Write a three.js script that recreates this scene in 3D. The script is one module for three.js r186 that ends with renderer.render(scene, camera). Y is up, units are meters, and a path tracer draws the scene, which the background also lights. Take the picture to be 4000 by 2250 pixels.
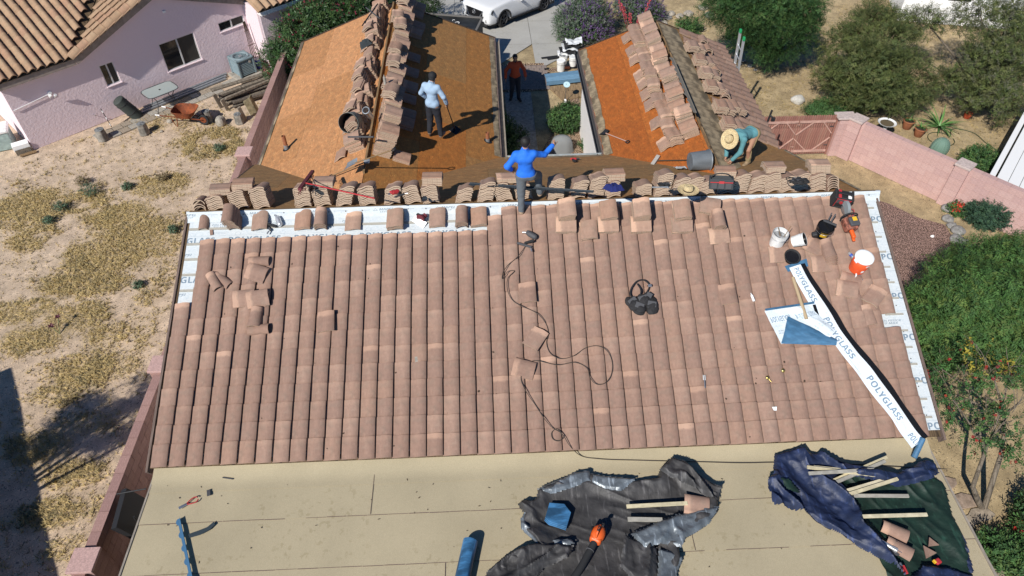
import * as THREE from 'three';
import { Sky } from 'three/addons/objects/Sky.js';
import { mergeGeometries } from 'three/addons/utils/BufferGeometryUtils.js';
import { RoundedBoxGeometry } from 'three/addons/geometries/RoundedBoxGeometry.js';

// ------------------------------------------------------------------ camera, sky, sun, exposure
const scene = new THREE.Scene();
const CAM = new THREE.Vector3(6.172, 13.645, 6.937);            // drone position, metres
const RIGHT = new THREE.Vector3(0.99904, -0.0051, 0.0435), DOWN = new THREE.Vector3(-0.03435, -0.70735, 0.70603), FWD = new THREE.Vector3(0.02717, -0.70684, -0.70685);
const FOCAL = 2773;                                              // photo pixels (4000 x 2250)
const camera = new THREE.PerspectiveCamera(2 * Math.atan(1125 / FOCAL) * 180 / Math.PI, 16 / 9, 0.1, 400);
camera.position.copy(CAM);
camera.quaternion.setFromRotationMatrix(new THREE.Matrix4().makeBasis(RIGHT, DOWN.clone().negate(), FWD.clone().negate()));
scene.add(camera);
const SUN = new THREE.Vector3(-0.43, 0.65, 0.625).normalize();
const sky = new Sky(); sky.name = 'sky'; sky.scale.setScalar(300); sky.userData = { kind: 'structure' };
const U = sky.material.uniforms;
U.sunPosition.value.copy(SUN); U.turbidity.value = 2.5; U.rayleigh.value = 1.2; U.mieCoefficient.value = 0.004; if (U.cloudCoverage) U.cloudCoverage.value = 0;
scene.add(sky);
scene.environmentIntensity = 0.1;
const sun = new THREE.DirectionalLight(new THREE.Color(1, 0.95, 0.87), 5.0);
sun.position.copy(SUN).multiplyScalar(60).add(new THREE.Vector3(6, 0, -8)); sun.target.position.set(6, 0, -8);
sun.castShadow = true; sun.shadow.mapSize.set(4096, 4096);
Object.assign(sun.shadow.camera, { left: -32, right: 32, top: 32, bottom: -32, near: 1, far: 140 });
sun.name = 'sun'; scene.add(sun, sun.target);
const renderer = new THREE.WebGLRenderer({ antialias: true });
renderer.toneMapping = THREE.LinearToneMapping; renderer.toneMappingExposure = 1.0;
renderer.shadowMap.enabled = true;

// ------------------------------------------------------------------ helpers
const V = (x = 0, y = 0, z = 0) => new THREE.Vector3(x, y, z);
let seed = 12345;
const rnd = () => { seed = (seed + 0x6D2B79F5) | 0; let t = Math.imul(seed ^ (seed >>> 15), 1 | seed); t = (t + Math.imul(t ^ (t >>> 7), 61 | t)) ^ t; return ((t ^ (t >>> 14)) >>> 0) / 4294967296; };
const rr = (a, b) => a + (b - a) * rnd();
const pick = (a) => a[Math.floor(rnd() * a.length)];
const lerp = (a, b, t) => a + (b - a) * t, clamp = (x, a = 0, b = 1) => Math.min(b, Math.max(a, x));
const smooth = (a, b, x) => { const t = clamp((x - a) / (b - a)); return t * t * (3 - 2 * t); };
const rad = (d) => d * Math.PI / 180;
// a photo pixel gives a direction; the plane it touches gives the distance
const ray = (px, py) => V().addScaledVector(RIGHT, (px - 2000) / FOCAL).addScaledVector(DOWN, (py - 1125) / FOCAL).add(FWD).normalize();
const onPlane = (px, py, p0, n) => { const r = ray(px, py); return CAM.clone().addScaledVector(r, n.dot(p0.clone().sub(CAM)) / n.dot(r)); };
const onY = (px, py, y = 0) => onPlane(px, py, V(0, y, 0), V(0, 1, 0));
const taken = {};
const numbered = (n) => { const k = taken[n] = (taken[n] ?? -1) + 1; return k ? n + '_' + String(k).padStart(3, '0') : n; };
function tag(o, label, category, group, kind) { if (label) o.userData.label = label; if (category) o.userData.category = category; if (group) o.userData.group = group; if (kind) o.userData.kind = kind; return o; }
function thing(name, label, category, pos = V(), turn = 0, group) {
  const o = new THREE.Group(); o.name = numbered(name); scene.add(o); o.position.copy(pos); o.rotation.y = turn;
  return tag(o, label, category, group);
}
function mesh(name, geo, mat, parent) {
  const m = new THREE.Mesh(Array.isArray(geo) ? mg(geo) : geo, mat); m.name = parent ? name : numbered(name); m.castShadow = m.receiveShadow = true; (parent || scene).add(m); return m;
}
const part = (parent, name, geo, mat) => mesh(name, geo, mat, parent);
const solid = (name, label, category, geo, mat, group) => tag(mesh(name, geo, mat), label, category, group);
const struct = (name, geo, mat) => tag(mesh(name, geo, mat), null, null, null, 'structure');
function mg(list) {                                               // merge, keeping position, normal and uv
  const out = list.filter(Boolean).map((g) => { g = g.index ? g.toNonIndexed() : g.clone(); for (const k of Object.keys(g.attributes)) if (!['position', 'normal', 'uv'].includes(k)) g.deleteAttribute(k); if (!g.attributes.normal) g.computeVertexNormals(); if (!g.attributes.uv) g.setAttribute('uv', new THREE.BufferAttribute(new Float32Array(g.attributes.position.count * 2), 2)); return g; });
  return out.length === 1 ? out[0] : mergeGeometries(out);
}
function metreUV(geo, k = 1) {                                    // uv in metres by the way each face points
  const g = geo.index ? geo.toNonIndexed() : geo; const p = g.attributes.position, uv = new Float32Array(p.count * 2);
  const a = V(), b = V(), c = V(), n = V();
  for (let i = 0; i < p.count; i += 3) {
    a.fromBufferAttribute(p, i); b.fromBufferAttribute(p, i + 1); c.fromBufferAttribute(p, i + 2); n.copy(b).sub(a).cross(c.clone().sub(a));
    const ax = Math.abs(n.x), ay = Math.abs(n.y), az = Math.abs(n.z);
    [a, b, c].forEach((v, j) => { const [s, t] = ay >= ax && ay >= az ? [v.x, v.z] : ax > az ? [v.z, v.y] : [v.x, v.y]; uv[(i + j) * 2] = s * k; uv[(i + j) * 2 + 1] = t * k; });
  }
  g.setAttribute('uv', new THREE.BufferAttribute(uv, 2)); return g;
}
const xf = (g, x = 0, y = 0, z = 0, rx = 0, ry = 0, rz = 0, s = 1) => g.applyMatrix4(new THREE.Matrix4().compose(V(x, y, z), new THREE.Quaternion().setFromEuler(new THREE.Euler(rx, ry, rz)), V(s, s, s)));
const box = (w, h, d, x = 0, y = 0, z = 0, rx = 0, ry = 0, rz = 0) => xf(new THREE.BoxGeometry(w, h, d), x, y, z, rx, ry, rz);
const rbox = (w, h, d, r, x = 0, y = 0, z = 0, rx = 0, ry = 0, rz = 0) => xf(new RoundedBoxGeometry(w, h, d, 2, Math.min(r, w / 2.01, h / 2.01, d / 2.01)), x, y, z, rx, ry, rz);
const cyl = (r1, r2, h, x = 0, y = 0, z = 0, rx = 0, ry = 0, rz = 0, n = 20, open = false) => xf(new THREE.CylinderGeometry(r1, r2, h, n, 1, open), x, y, z, rx, ry, rz);
const sph = (r, x = 0, y = 0, z = 0, n = 14) => xf(new THREE.SphereGeometry(r, n, Math.ceil(n * .7)), x, y, z);
const lathe = (pts, n = 28, x = 0, y = 0, z = 0, rx = 0, ry = 0, rz = 0) => xf(new THREE.LatheGeometry(pts.map(([a, b]) => new THREE.Vector2(a, b)), n), x, y, z, rx, ry, rz);
const tube = (pts, r, seg = 24, n = 8, closed = false) => new THREE.TubeGeometry(new THREE.CatmullRomCurve3(pts.map((q) => q.isVector3 ? q : V(...q)), closed, 'centripetal'), seg, r, n, closed);
function bar(a, b, w, h, up = V(0, 1, 0)) {                        // a square bar from a to b
  const d = b.clone().sub(a), L = d.length(); d.normalize(); const s = V().crossVectors(up, d).normalize(), u = V().crossVectors(d, s);
  return new THREE.BoxGeometry(w, h, L).applyMatrix4(new THREE.Matrix4().makeBasis(s, u, d).setPosition(a.clone().add(b).multiplyScalar(.5)));
}
function rod(a, b, r, n = 8, r2 = r) { const d = b.clone().sub(a), L = d.length(); return new THREE.CylinderGeometry(r2, r, L, n).applyQuaternion(new THREE.Quaternion().setFromUnitVectors(V(0, 1, 0), d.normalize())).translate(...a.clone().add(b).multiplyScalar(.5).toArray()); }
function prism(pts, h, bevel = 0) {                               // outline [x, z] in plan, extruded up by h from y = 0
  const s = new THREE.Shape(pts.map(([x, z]) => new THREE.Vector2(x, -z)));
  const g = new THREE.ExtrudeGeometry(s, { depth: h - 2 * bevel, bevelEnabled: bevel > 0, bevelSize: bevel, bevelThickness: bevel, bevelSegments: 2, curveSegments: 6 });
  return g.rotateX(-Math.PI / 2).translate(0, bevel, 0);
}
function quadSheet(a, b, c, d, nu, nv, f) {                       // grid over four corners (a-b along u, a-d along v); f moves points
  const pos = [], uv = [], idx = [];
  for (let j = 0; j <= nv; j++) for (let i = 0; i <= nu; i++) {
    const u = i / nu, v = j / nv, p = a.clone().lerp(b, u).lerp(d.clone().lerp(c, u), v); if (f) f(p, u, v); pos.push(p.x, p.y, p.z); uv.push(u, v);
  }
  for (let j = 0; j < nv; j++) for (let i = 0; i < nu; i++) { const k = j * (nu + 1) + i; idx.push(k, k + 1, k + nu + 2, k, k + nu + 2, k + nu + 1); }
  const g = new THREE.BufferGeometry(); g.setAttribute('position', new THREE.Float32BufferAttribute(pos, 3)); g.setAttribute('uv', new THREE.Float32BufferAttribute(uv, 2)); g.setIndex(idx); g.computeVertexNormals(); return g;
}
// noise
const H2 = (x, y, s = 0) => { let h = Math.imul(x | 0, 374761393) + Math.imul(y | 0, 668265263) + Math.imul(s | 0, 974634777); h = Math.imul(h ^ (h >>> 13), 1274126177); return ((h ^ (h >>> 16)) >>> 0) / 4294967296; };
function vn(x, y, per = 0, s = 0) { const xi = Math.floor(x), yi = Math.floor(y), fx = x - xi, fy = y - yi, w = (a) => per ? ((a % per) + per) % per : a, u = fx * fx * (3 - 2 * fx), v = fy * fy * (3 - 2 * fy);
  return lerp(lerp(H2(w(xi), w(yi), s), H2(w(xi + 1), w(yi), s), u), lerp(H2(w(xi), w(yi + 1), s), H2(w(xi + 1), w(yi + 1), s), u), v); }
function fbm(x, y, oct = 4, per = 0, s = 0) { let a = 0, t = 0, w = .5; for (let i = 0; i < oct; i++) { a += w * vn(x, y, per, s + i); t += w; w *= .5; x *= 2; y *= 2; per *= 2; } return a / t; }
const n3 = (x, y, z) => (vn(x + z * 1.7, y - z * .9, 0, 5) + vn(y + 31 + x * .4, z * 1.3 + 7, 0, 9)) - 1;   // about -1 .. 1
function dataTex(n, m, f, srgb = true) {                          // f(u, v) -> [r, g, b] 0..1 (sRGB when srgb)
  const d = new Uint8Array(n * m * 4);
  for (let j = 0; j < m; j++) for (let i = 0; i < n; i++) { const c = f(i / n, j / m), k = (j * n + i) * 4; d[k] = clamp(c[0]) * 255; d[k + 1] = clamp(c[1]) * 255; d[k + 2] = clamp(c[2]) * 255; d[k + 3] = 255; }
  const t = new THREE.DataTexture(d, n, m); t.wrapS = t.wrapT = THREE.RepeatWrapping; t.magFilter = THREE.LinearFilter; t.minFilter = THREE.LinearMipmapLinearFilter; t.generateMipmaps = true; if (srgb) t.colorSpace = THREE.SRGBColorSpace; t.needsUpdate = true; return t;
}
function canvasTex(w, h, draw) { const c = document.createElement('canvas'); c.width = w; c.height = h; const g = c.getContext('2d'); draw(g, w, h); const t = new THREE.CanvasTexture(c); t.colorSpace = THREE.SRGBColorSpace; t.wrapS = t.wrapT = THREE.RepeatWrapping; t.anisotropy = 8; return t; }
const rep = (t, x, y) => { const c = t.clone(); c.repeat.set(x, y); c.needsUpdate = true; return c; };
const C = (r, g, b) => new THREE.Color().setRGB(r, g, b);        // linear
const S = (h) => new THREE.Color(h);                              // sRGB
const mat = (color, roughness = .85, o = {}) => new THREE.MeshStandardMaterial({ color, roughness, metalness: 0, side: THREE.DoubleSide, ...o });
// a solid from a distance field (naive surface nets): f(x, y, z) < 0 inside
function field(f, lo, hi, cell) {
  const n = [0, 1, 2].map((k) => Math.max(3, Math.ceil((hi[k] - lo[k]) / cell) + 1)), [nx, ny, nz] = n, val = new Float32Array(nx * ny * nz), at = (i, j, k) => (k * ny + j) * nx + i;
  for (let k = 0; k < nz; k++) for (let j = 0; j < ny; j++) for (let i = 0; i < nx; i++) val[at(i, j, k)] = f(lo[0] + i * cell, lo[1] + j * cell, lo[2] + k * cell);
  const id = new Int32Array(nx * ny * nz).fill(-1), pos = [], idx = [];
  for (let k = 0; k < nz - 1; k++) for (let j = 0; j < ny - 1; j++) for (let i = 0; i < nx - 1; i++) {
    let m = 0; const v = [], q = []; for (let c = 0; c < 8; c++) { const x = i + (c & 1), y = j + ((c >> 1) & 1), z = k + (c >> 2); v.push(val[at(x, y, z)]); q.push([x, y, z]); if (v[c] < 0) m |= 1 << c; }
    if (m === 0 || m === 255) continue;
    let sx = 0, sy = 0, sz = 0, cnt = 0;
    for (let a = 0; a < 8; a++) for (let b = 1; b < 8; b <<= 1) { const c = a | b; if (c === a || !(((m >> a) ^ (m >> c)) & 1)) continue; const t = v[a] / (v[a] - v[c]); sx += lerp(q[a][0], q[c][0], t); sy += lerp(q[a][1], q[c][1], t); sz += lerp(q[a][2], q[c][2], t); cnt++; }
    id[at(i, j, k)] = pos.length / 3; pos.push(lo[0] + sx / cnt * cell, lo[1] + sy / cnt * cell, lo[2] + sz / cnt * cell);
  }
  const quad = (a, b, c, d, flip) => { if (a < 0 || b < 0 || c < 0 || d < 0) return; flip ? idx.push(a, c, b, a, d, c) : idx.push(a, b, c, a, c, d); };
  for (let k = 1; k < nz - 1; k++) for (let j = 1; j < ny - 1; j++) for (let i = 1; i < nx - 1; i++) {
    const s = val[at(i, j, k)] < 0;
    if (s !== val[at(i + 1, j, k)] < 0) quad(id[at(i, j - 1, k - 1)], id[at(i, j, k - 1)], id[at(i, j, k)], id[at(i, j - 1, k)], !s);
    if (s !== val[at(i, j + 1, k)] < 0) quad(id[at(i - 1, j, k - 1)], id[at(i, j, k - 1)], id[at(i, j, k)], id[at(i - 1, j, k)], s);
    if (s !== val[at(i, j, k + 1)] < 0) quad(id[at(i - 1, j - 1, k)], id[at(i, j - 1, k)], id[at(i, j, k)], id[at(i - 1, j, k)], !s);
  }
  const g = new THREE.BufferGeometry(); g.setAttribute('position', new THREE.Float32BufferAttribute(pos, 3)); g.setIndex(idx); g.computeVertexNormals(); return metreUVkeep(g);
}
function metreUVkeep(g) { const p = g.attributes.position, uv = new Float32Array(p.count * 2); for (let i = 0; i < p.count; i++) { uv[2 * i] = p.getX(i) + p.getZ(i); uv[2 * i + 1] = p.getY(i); } g.setAttribute('uv', new THREE.BufferAttribute(uv, 2)); return g; }
const smin = (a, b, k) => { const h = clamp(.5 + .5 * (b - a) / k); return lerp(b, a, h) - k * h * (1 - h); };
function capsule(x, y, z, a, b, ra, rb) { const bx = b[0] - a[0], by = b[1] - a[1], bz = b[2] - a[2], px = x - a[0], py = y - a[1], pz = z - a[2], t = clamp((px * bx + py * by + pz * bz) / (bx * bx + by * by + bz * bz + 1e-9)); return Math.hypot(px - bx * t, py - by * t, pz - bz * t) - lerp(ra, rb, t); }
// ------------------------------------------------------------------ textures (what the surfaces are made of) and materials
const TX = {};
TX.grain = dataTex(512, 512, (u, v) => { const a = fbm(u * 16, v * 16, 5, 16, 1), b = H2(u * 512, v * 512, 3); const t = .70 + .34 * (a - .5) + .16 * (b - .5); return [t + .01, t, t - .01]; });
TX.grainBump = dataTex(256, 256, (u, v) => { const a = fbm(u * 24, v * 24, 4, 24, 2), b = H2(u * 256, v * 256, 4); const t = .6 * a + .4 * b; return [t, t, t]; }, false);
TX.stucco = dataTex(512, 512, (u, v) => { const a = fbm(u * 22, v * 22, 4, 22, 12), b = fbm(u * 60, v * 60, 2, 60, 13); const t = smooth(.3, .75, a) * .75 + .25 * b; return [t, t, t]; }, false);
// concrete tile face: u across, v up the tile; map modulates the tile colour
const tileFace = (sd, pale, spots) => dataTex(256, 256, (u, v) => {
  const a = fbm(u * 8, v * 8, 5, 8, sd), b = H2(u * 256, v * 256, sd + 1), st = fbm(u * 22, v * 3, 3, 0, sd + 2);
  let t = .72 + .10 * (a - .5) + .07 * (b - .5) + .05 * (st - .5); let r = t * 1.0, g = t * .985, bl = t * .97;
  const gr = smooth(.45, .75, fbm(u * 3 + 5, v * 4, 3, 0, sd + 7)); r = lerp(r, t * .95, gr * .5); g = lerp(g, t * .98, gr * .5);
  const w = pale * smooth(.66, .8, v + .10 * (fbm(u * 6, v * 6, 3, 0, sd + 3) - .5)) * smooth(.25, .6, fbm(u * 9, v * 30, 3, 0, sd + 4) + .22);
  r = lerp(r, .88, w); g = lerp(g, .87, w); bl = lerp(bl, .84, w);
  const sp = smooth(.70, .74, vn(u * 17, v * 19, 0, sd + 9)) * spots * smooth(.6, .62, H2(u * 9, v * 9, sd)); r *= 1 - .45 * sp; g *= 1 - .47 * sp; bl *= 1 - .5 * sp;
  return [r, g, bl];
});
TX.tile = [tileFace(21, 0, 0), tileFace(41, .2, 0), tileFace(61, .9, 0)];
TX.tileHead = tileFace(81, 1.0, 0);
TX.osb = canvasTex(1024, 1024, (g, w) => {
  g.fillStyle = 'rgb(176,168,158)'; g.fillRect(0, 0, w, w);
  for (let i = 0; i < 11000; i++) {
    const L = 22 + 70 * rnd() * rnd() + 22 * rnd(), B = 7 + 13 * rnd(), t = rr(-1, 1), s = 170 + 17 * t + (rnd() < .03 ? 52 : 0) - (rnd() < .015 ? 40 : 0), h = rr(-9, 9);
    g.fillStyle = `rgb(${s | 0},${(s - 9 + h) | 0},${(s - 20 + 1.4 * h) | 0})`; const x = rnd() * w, y = rnd() * w, a = (rnd() < .8 ? rr(-.5, .5) : rr(-1.6, 1.6));
    for (const ox of [-w, 0, w]) for (const oy of [-w, 0, w]) { if (x + ox < -90 || x + ox > w + 90 || y + oy < -90 || y + oy > w + 90) continue; g.save(); g.translate(x + ox, y + oy); g.rotate(a); g.fillRect(-L / 2, -B / 2, L, B); g.restore(); }
  }
  for (let i = 0; i < 900; i++) { g.fillStyle = rnd() < .5 ? 'rgba(120,122,116,.075)' : 'rgba(205,188,168,.06)'; g.beginPath(); g.ellipse(rnd() * w, rnd() * w, 20 + 110 * rnd(), 10 + 50 * rnd(), rr(-.4, .4), 0, 7); g.fill(); }
});
TX.stain = dataTex(512, 512, (u, v) => { const a = fbm(u * 5, v * 5, 6, 5, 31), b = fbm(u * 40, v * 6, 3, 0, 33); const t = .55 + .6 * smooth(.3, .75, a) * .6 + .12 * (b - .5); return [t, t, t]; });
TX.wood = dataTex(512, 512, (u, v) => { const a = fbm(u * 60, v * 3, 5, 0, 51), b = fbm(u * 200, v * 10, 2, 0, 52), k = smooth(.82, .9, vn(u * 12, v * 4, 0, 53)); const t = .62 + .42 * (a - .5) + .16 * (b - .5) - .2 * k; return [t + .02, t, t - .02]; });
TX.sand = dataTex(1024, 1024, (u, v) => { const a = fbm(u * 12, v * 12, 6, 12, 61), b = H2(u * 1024, v * 1024, 62), p = smooth(.78, .86, vn(u * 150, v * 150, 150, 63)), q = smooth(.8, .86, vn(u * 90, v * 90, 90, 66)); let t = .70 + .24 * (a - .5) + .15 * (b - .5); return [t + .16 * p - .2 * q, t + .15 * p - .2 * q, t + .13 * p - .19 * q]; });
TX.gravel = dataTex(1024, 1024, (u, v) => { const n = 80, x = u * n, y = v * n; let best = 9, id = 0; for (let j = -1; j <= 1; j++) for (let i = -1; i <= 1; i++) { const cx = Math.floor(x) + i, cy = Math.floor(y) + j, wx = (cx + n) % n, wy = (cy + n) % n, dx = cx + H2(wx, wy, 71) - x, dy = cy + H2(wx, wy, 72) - y, d = dx * dx + dy * dy; if (d < best) { best = d; id = H2(wx, wy, 73); } } const t = .36 + .5 * id - .5 * smooth(.25, .7, Math.sqrt(best)); return [t + .03, t, t - .03]; });
TX.gravelBump = TX.gravel;
TX.granule = dataTex(1024, 1024, (u, v) => { const b = H2(u * 1024, v * 1024, 91), a = fbm(u * 9, v * 9, 5, 9, 92), c = fbm(u * 3, v * 3, 3, 3, 95), d = smooth(.66, .76, fbm(u * 60, v * 60, 3, 60, 93)) * smooth(.48, .72, fbm(u * 4, v * 4, 3, 4, 94)); let t = .74 + .10 * (b - .5) + .05 * (a - .5) + .06 * (c - .5) - .05 * d; return [t, t - .004 * d, t - .02 * d]; });
TX.tarp = dataTex(512, 512, (u, v) => { const a = fbm(u * 10, v * 10, 5, 10, 101), b = Math.sin(u * 512 * 1.57) * Math.sin(v * 512 * 1.57), d = smooth(.62, .8, fbm(u * 30, v * 6, 4, 0, 103)); const t = .6 + .3 * (a - .5) + .05 * b + .25 * d; return [t, t, t]; });
TX.crinkle = dataTex(512, 512, (u, v) => { const r = (x, y, s) => 1 - Math.abs(2 * fbm(x, y, 3, 0, s) - 1); const t = .6 * r(u * 9, v * 9, 111) + .4 * r(u * 22 + 3, v * 22, 113); return [t, t, t]; }, false);
TX.paint = dataTex(256, 256, (u, v) => { const a = fbm(u * 12, v * 12, 5, 12, 121), b = H2(u * 256, v * 256, 122); const t = .80 + .22 * (a - .5) + .05 * (b - .5); return [t, t, t]; });
TX.rust = dataTex(256, 256, (u, v) => { const a = fbm(u * 8, v * 8, 6, 8, 131), b = fbm(u * 30, v * 30, 3, 30, 132); const t = .35 + .6 * a; return [t + .2 * b, t * .72 + .05 * b, t * .52]; });
const gy = (k) => 1 / k;
const bm = (t, s) => ({ bumpMap: t, bumpScale: s });
const M = {};
// palette of the tiles on the roof and in the stacks (concrete, weathered rose-brown)
const tileTones = [[.276, .176, .136], [.288, .185, .143], [.278, .179, .140], [.320, .209, .162], [.314, .200, .151], [.308, .204, .161]];
const K = 2.05;                                                   // the face maps average about 0.49 linear
M.tiles = tileTones.map((c, i) => mat(C(c[0] * K, c[1] * K, c[2] * K), .92, { map: TX.tile[[0, 1, 0, 1, 0, 1][i]], ...bm(TX.grainBump, .0015) }));
M.tilesPale = [0, 3].map((i) => mat(C(tileTones[i][0] * K, tileTones[i][1] * K, tileTones[i][2] * K), .92, { map: TX.tile[2], ...bm(TX.grainBump, .0015) }));
M.tileEdge = mat(C(.72, .53, .40), .95, { map: rep(TX.grain, 6, 6) });      // unglazed concrete on sides and back
M.headTiles = [0, 2, 3].map((i) => mat(C(tileTones[i][0] * K, tileTones[i][1] * K, tileTones[i][2] * K), .92, { map: TX.tileHead, ...bm(TX.grainBump, .0015) }));
M.neighbourTiles = [[.37, .245, .155], [.345, .225, .14], [.40, .27, .172], [.37, .228, .148]].map((c, i) => mat(C(c[0] * K, c[1] * K, c[2] * K), .9, { map: TX.tile[i % 2], ...bm(TX.grainBump, .0015) }));
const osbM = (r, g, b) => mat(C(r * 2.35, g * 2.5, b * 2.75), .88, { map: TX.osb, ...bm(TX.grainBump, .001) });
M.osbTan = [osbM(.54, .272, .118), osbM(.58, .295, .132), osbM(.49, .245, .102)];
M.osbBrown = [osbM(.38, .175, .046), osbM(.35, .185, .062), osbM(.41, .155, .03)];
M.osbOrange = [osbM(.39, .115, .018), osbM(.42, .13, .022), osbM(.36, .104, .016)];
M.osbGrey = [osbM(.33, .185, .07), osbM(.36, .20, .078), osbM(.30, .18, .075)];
M.stucco = mat(C(.80, .66, .69), .95, bm(TX.stucco, .0035));
M.houseStucco = mat(C(.78, .70, .68), .95, bm(TX.stucco, .012));
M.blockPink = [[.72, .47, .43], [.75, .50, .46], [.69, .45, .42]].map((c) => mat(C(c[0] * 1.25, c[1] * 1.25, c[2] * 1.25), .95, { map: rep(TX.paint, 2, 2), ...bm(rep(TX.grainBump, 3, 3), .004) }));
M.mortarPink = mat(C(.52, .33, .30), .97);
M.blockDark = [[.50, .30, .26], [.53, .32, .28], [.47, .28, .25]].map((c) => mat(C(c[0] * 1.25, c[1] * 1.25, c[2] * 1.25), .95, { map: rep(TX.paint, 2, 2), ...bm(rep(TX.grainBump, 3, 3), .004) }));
M.gatePink = [[.40, .20, .165], [.43, .22, .18], [.37, .185, .155], [.42, .235, .19]].map((c) => mat(C(c[0] * 1.9, c[1] * 1.9, c[2] * 1.9), .9, { map: TX.wood }));
M.gateRail = mat(C(.82, .50, .41), .85, { map: TX.paint });
M.white = mat(C(.86, .86, .85), .6); M.whitePlastic = mat(C(1.28, 1.28, 1.25), .45, { map: TX.paint });
M.capSheet = mat(C(.88, .745, .49), .96, { map: rep(TX.granule, .23, .23), ...bm(rep(TX.grainBump, 4, 4), .001) });
M.fascia = mat(C(.45, .34, .30), .85, { map: TX.wood }); M.darkWood = mat(C(.16, .11, .075), .95, { map: TX.wood });
M.deckEdge = mat(C(.30, .21, .12), .95, { map: TX.wood });
M.felt = mat(C(.46, .36, .23), .98, { map: TX.stain, ...bm(TX.grainBump, .002) });
M.feltBlack = mat(C(.025, .025, .028), .9);
M.gutter = mat(C(.55, .48, .40), .6, { map: TX.paint }); M.gutterWhite = mat(C(.62, .68, .70), .5, { map: TX.paint });
M.black = mat(C(.018, .018, .02), .6); M.blackRubber = mat(C(.02, .02, .021), .8); M.blackGloss = mat(C(.012, .012, .013), .25); M.darkGrey = mat(C(.07, .07, .075), .7);
M.steel = mat(C(.55, .56, .58), .38, { metalness: .85 }); M.galv = mat(C(.52, .56, .60), .5, { metalness: .5, map: TX.paint }); M.aluminium = mat(C(.70, .71, .72), .4, { metalness: .7 });
M.red = mat(C(.45, .035, .04), .5); M.maroon = mat(C(.14, .022, .03), .7); M.orange = mat(C(.75, .12, .02), .45); M.blue = mat(C(.03, .09, .42), .6); M.yellow = mat(C(.75, .45, .03), .5);
M.greenPlastic = mat(C(.02, .30, .10), .5); M.bluePaint = mat(C(.19, .38, .58), .75, { map: TX.paint });
M.blueFilm = mat(C(.10, .27, .47), .55, { map: TX.paint }); M.blueRoll = mat(C(.075, .26, .52), .5, { map: rep(TX.stain, .6, 3) });
M.woodTan = mat(C(.62, .42, .22), .8, { map: TX.wood }); M.batten = [[1.05, .92, .60], [1.0, .86, .54], [1.1, .98, .68]].map((c) => mat(C(...c), .8, { map: TX.paint }));
M.greyWood = [[.36, .32, .26], [.42, .37, .30], [.30, .27, .23], [.24, .21, .18]].map((c) => mat(C(c[0] * 1.4, c[1] * 1.4, c[2] * 1.4), .95, { map: TX.wood }));
M.rust = mat(C(.36, .22, .14), .85, { map: TX.rust }); M.concrete = mat(C(.74, .70, .62), .93, { map: TX.grain }); M.drive = mat(C(.88, .86, .80), .93, { map: rep(TX.granule, .25, .25) });
M.paver = [[.52, .43, .39], [.48, .41, .38], [.56, .45, .40]].map((c) => mat(C(...c), .95, { map: TX.grain })); M.flag = mat(C(.66, .56, .44), .95, { map: TX.grain });
M.rock = mat(C(.78, .72, .62), .95, { map: TX.grain, ...bm(TX.grainBump, .006) }); M.rockGrey = mat(C(.55, .55, .54), .95, { map: TX.grain, ...bm(TX.grainBump, .006) });
M.terracotta = mat(C(.50, .19, .09), .9, { map: TX.paint }); M.glassDark = new THREE.MeshPhysicalMaterial({ color: C(.02, .022, .024), roughness: .12, metalness: 0, clearcoat: .6 });
M.screen = mat(C(.035, .035, .03), .55); M.frame = mat(C(.62, .62, .62), .5, { metalness: .2 });
M.bark = mat(C(.16, .11, .075), .95, { map: TX.wood, ...bm(TX.wood, .01) }); M.barkPale = mat(C(.42, .37, .30), .95, { map: TX.wood, ...bm(TX.wood, .006) });
M.skin = mat(C(.40, .22, .145), .6); M.hair = mat(C(.012, .010, .009), .65);
// ------------------------------------------------------------------ ground
const project = (p) => { const d = p.clone().sub(CAM), z = d.dot(FWD); return [2000 + FOCAL * d.dot(RIGHT) / z, 1125 + FOCAL * d.dot(DOWN) / z]; };
const groundY = (x, z) => -.095 * Math.max(0, -17.6 - z) * smooth(-2.2, 1.5, x) * (1 - smooth(12, 18, x));
const onGround = (px, py) => { let y = 0, p; for (let i = 0; i < 12; i++) { p = onY(px, py, y); y = groundY(p.x, p.z); } p.y = y; return p; };
const grassBlobs = [[830, 560, 170, 70, 1], [120, 820, 170, 95, 1], [330, 790, 130, 50, .8], [450, 840, 170, 60, .9], [620, 720, 140, 55, .95], [520, 900, 200, 70, .9], [640, 960, 110, 60, .6], [420, 1000, 200, 80, 1], [130, 930, 120, 60, 1], [330, 1110, 220, 60, 1], [100, 1220, 180, 60, .9], [300, 1240, 160, 70, 1], [420, 1300, 110, 60, .9], [130, 1330, 150, 70, .9], [330, 1450, 160, 90, .8], [480, 1430, 90, 60, .5], [560, 1290, 60, 120, .35], [200, 1550, 120, 60, .6], [350, 1650, 150, 60, .6], [150, 1750, 150, 80, .7], [300, 1850, 150, 70, .7], [200, 2000, 150, 80, .7], [350, 1980, 100, 60, .5], [250, 2150, 100, 60, .5], [620, 1100, 90, 110, .35], [640, 480, 180, 40, .5], [960, 640, 60, 60, .4]].map(([a, b, rx, ry, w]) => { const c = onY(a, b), e = onY(a + rx, b), f = onY(a, b + ry), g = onY(a, b - ry); return [c.x, (f.z + g.z) / 2, Math.abs(e.x - c.x), Math.abs(f.z - g.z) / 2, w]; });
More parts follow.
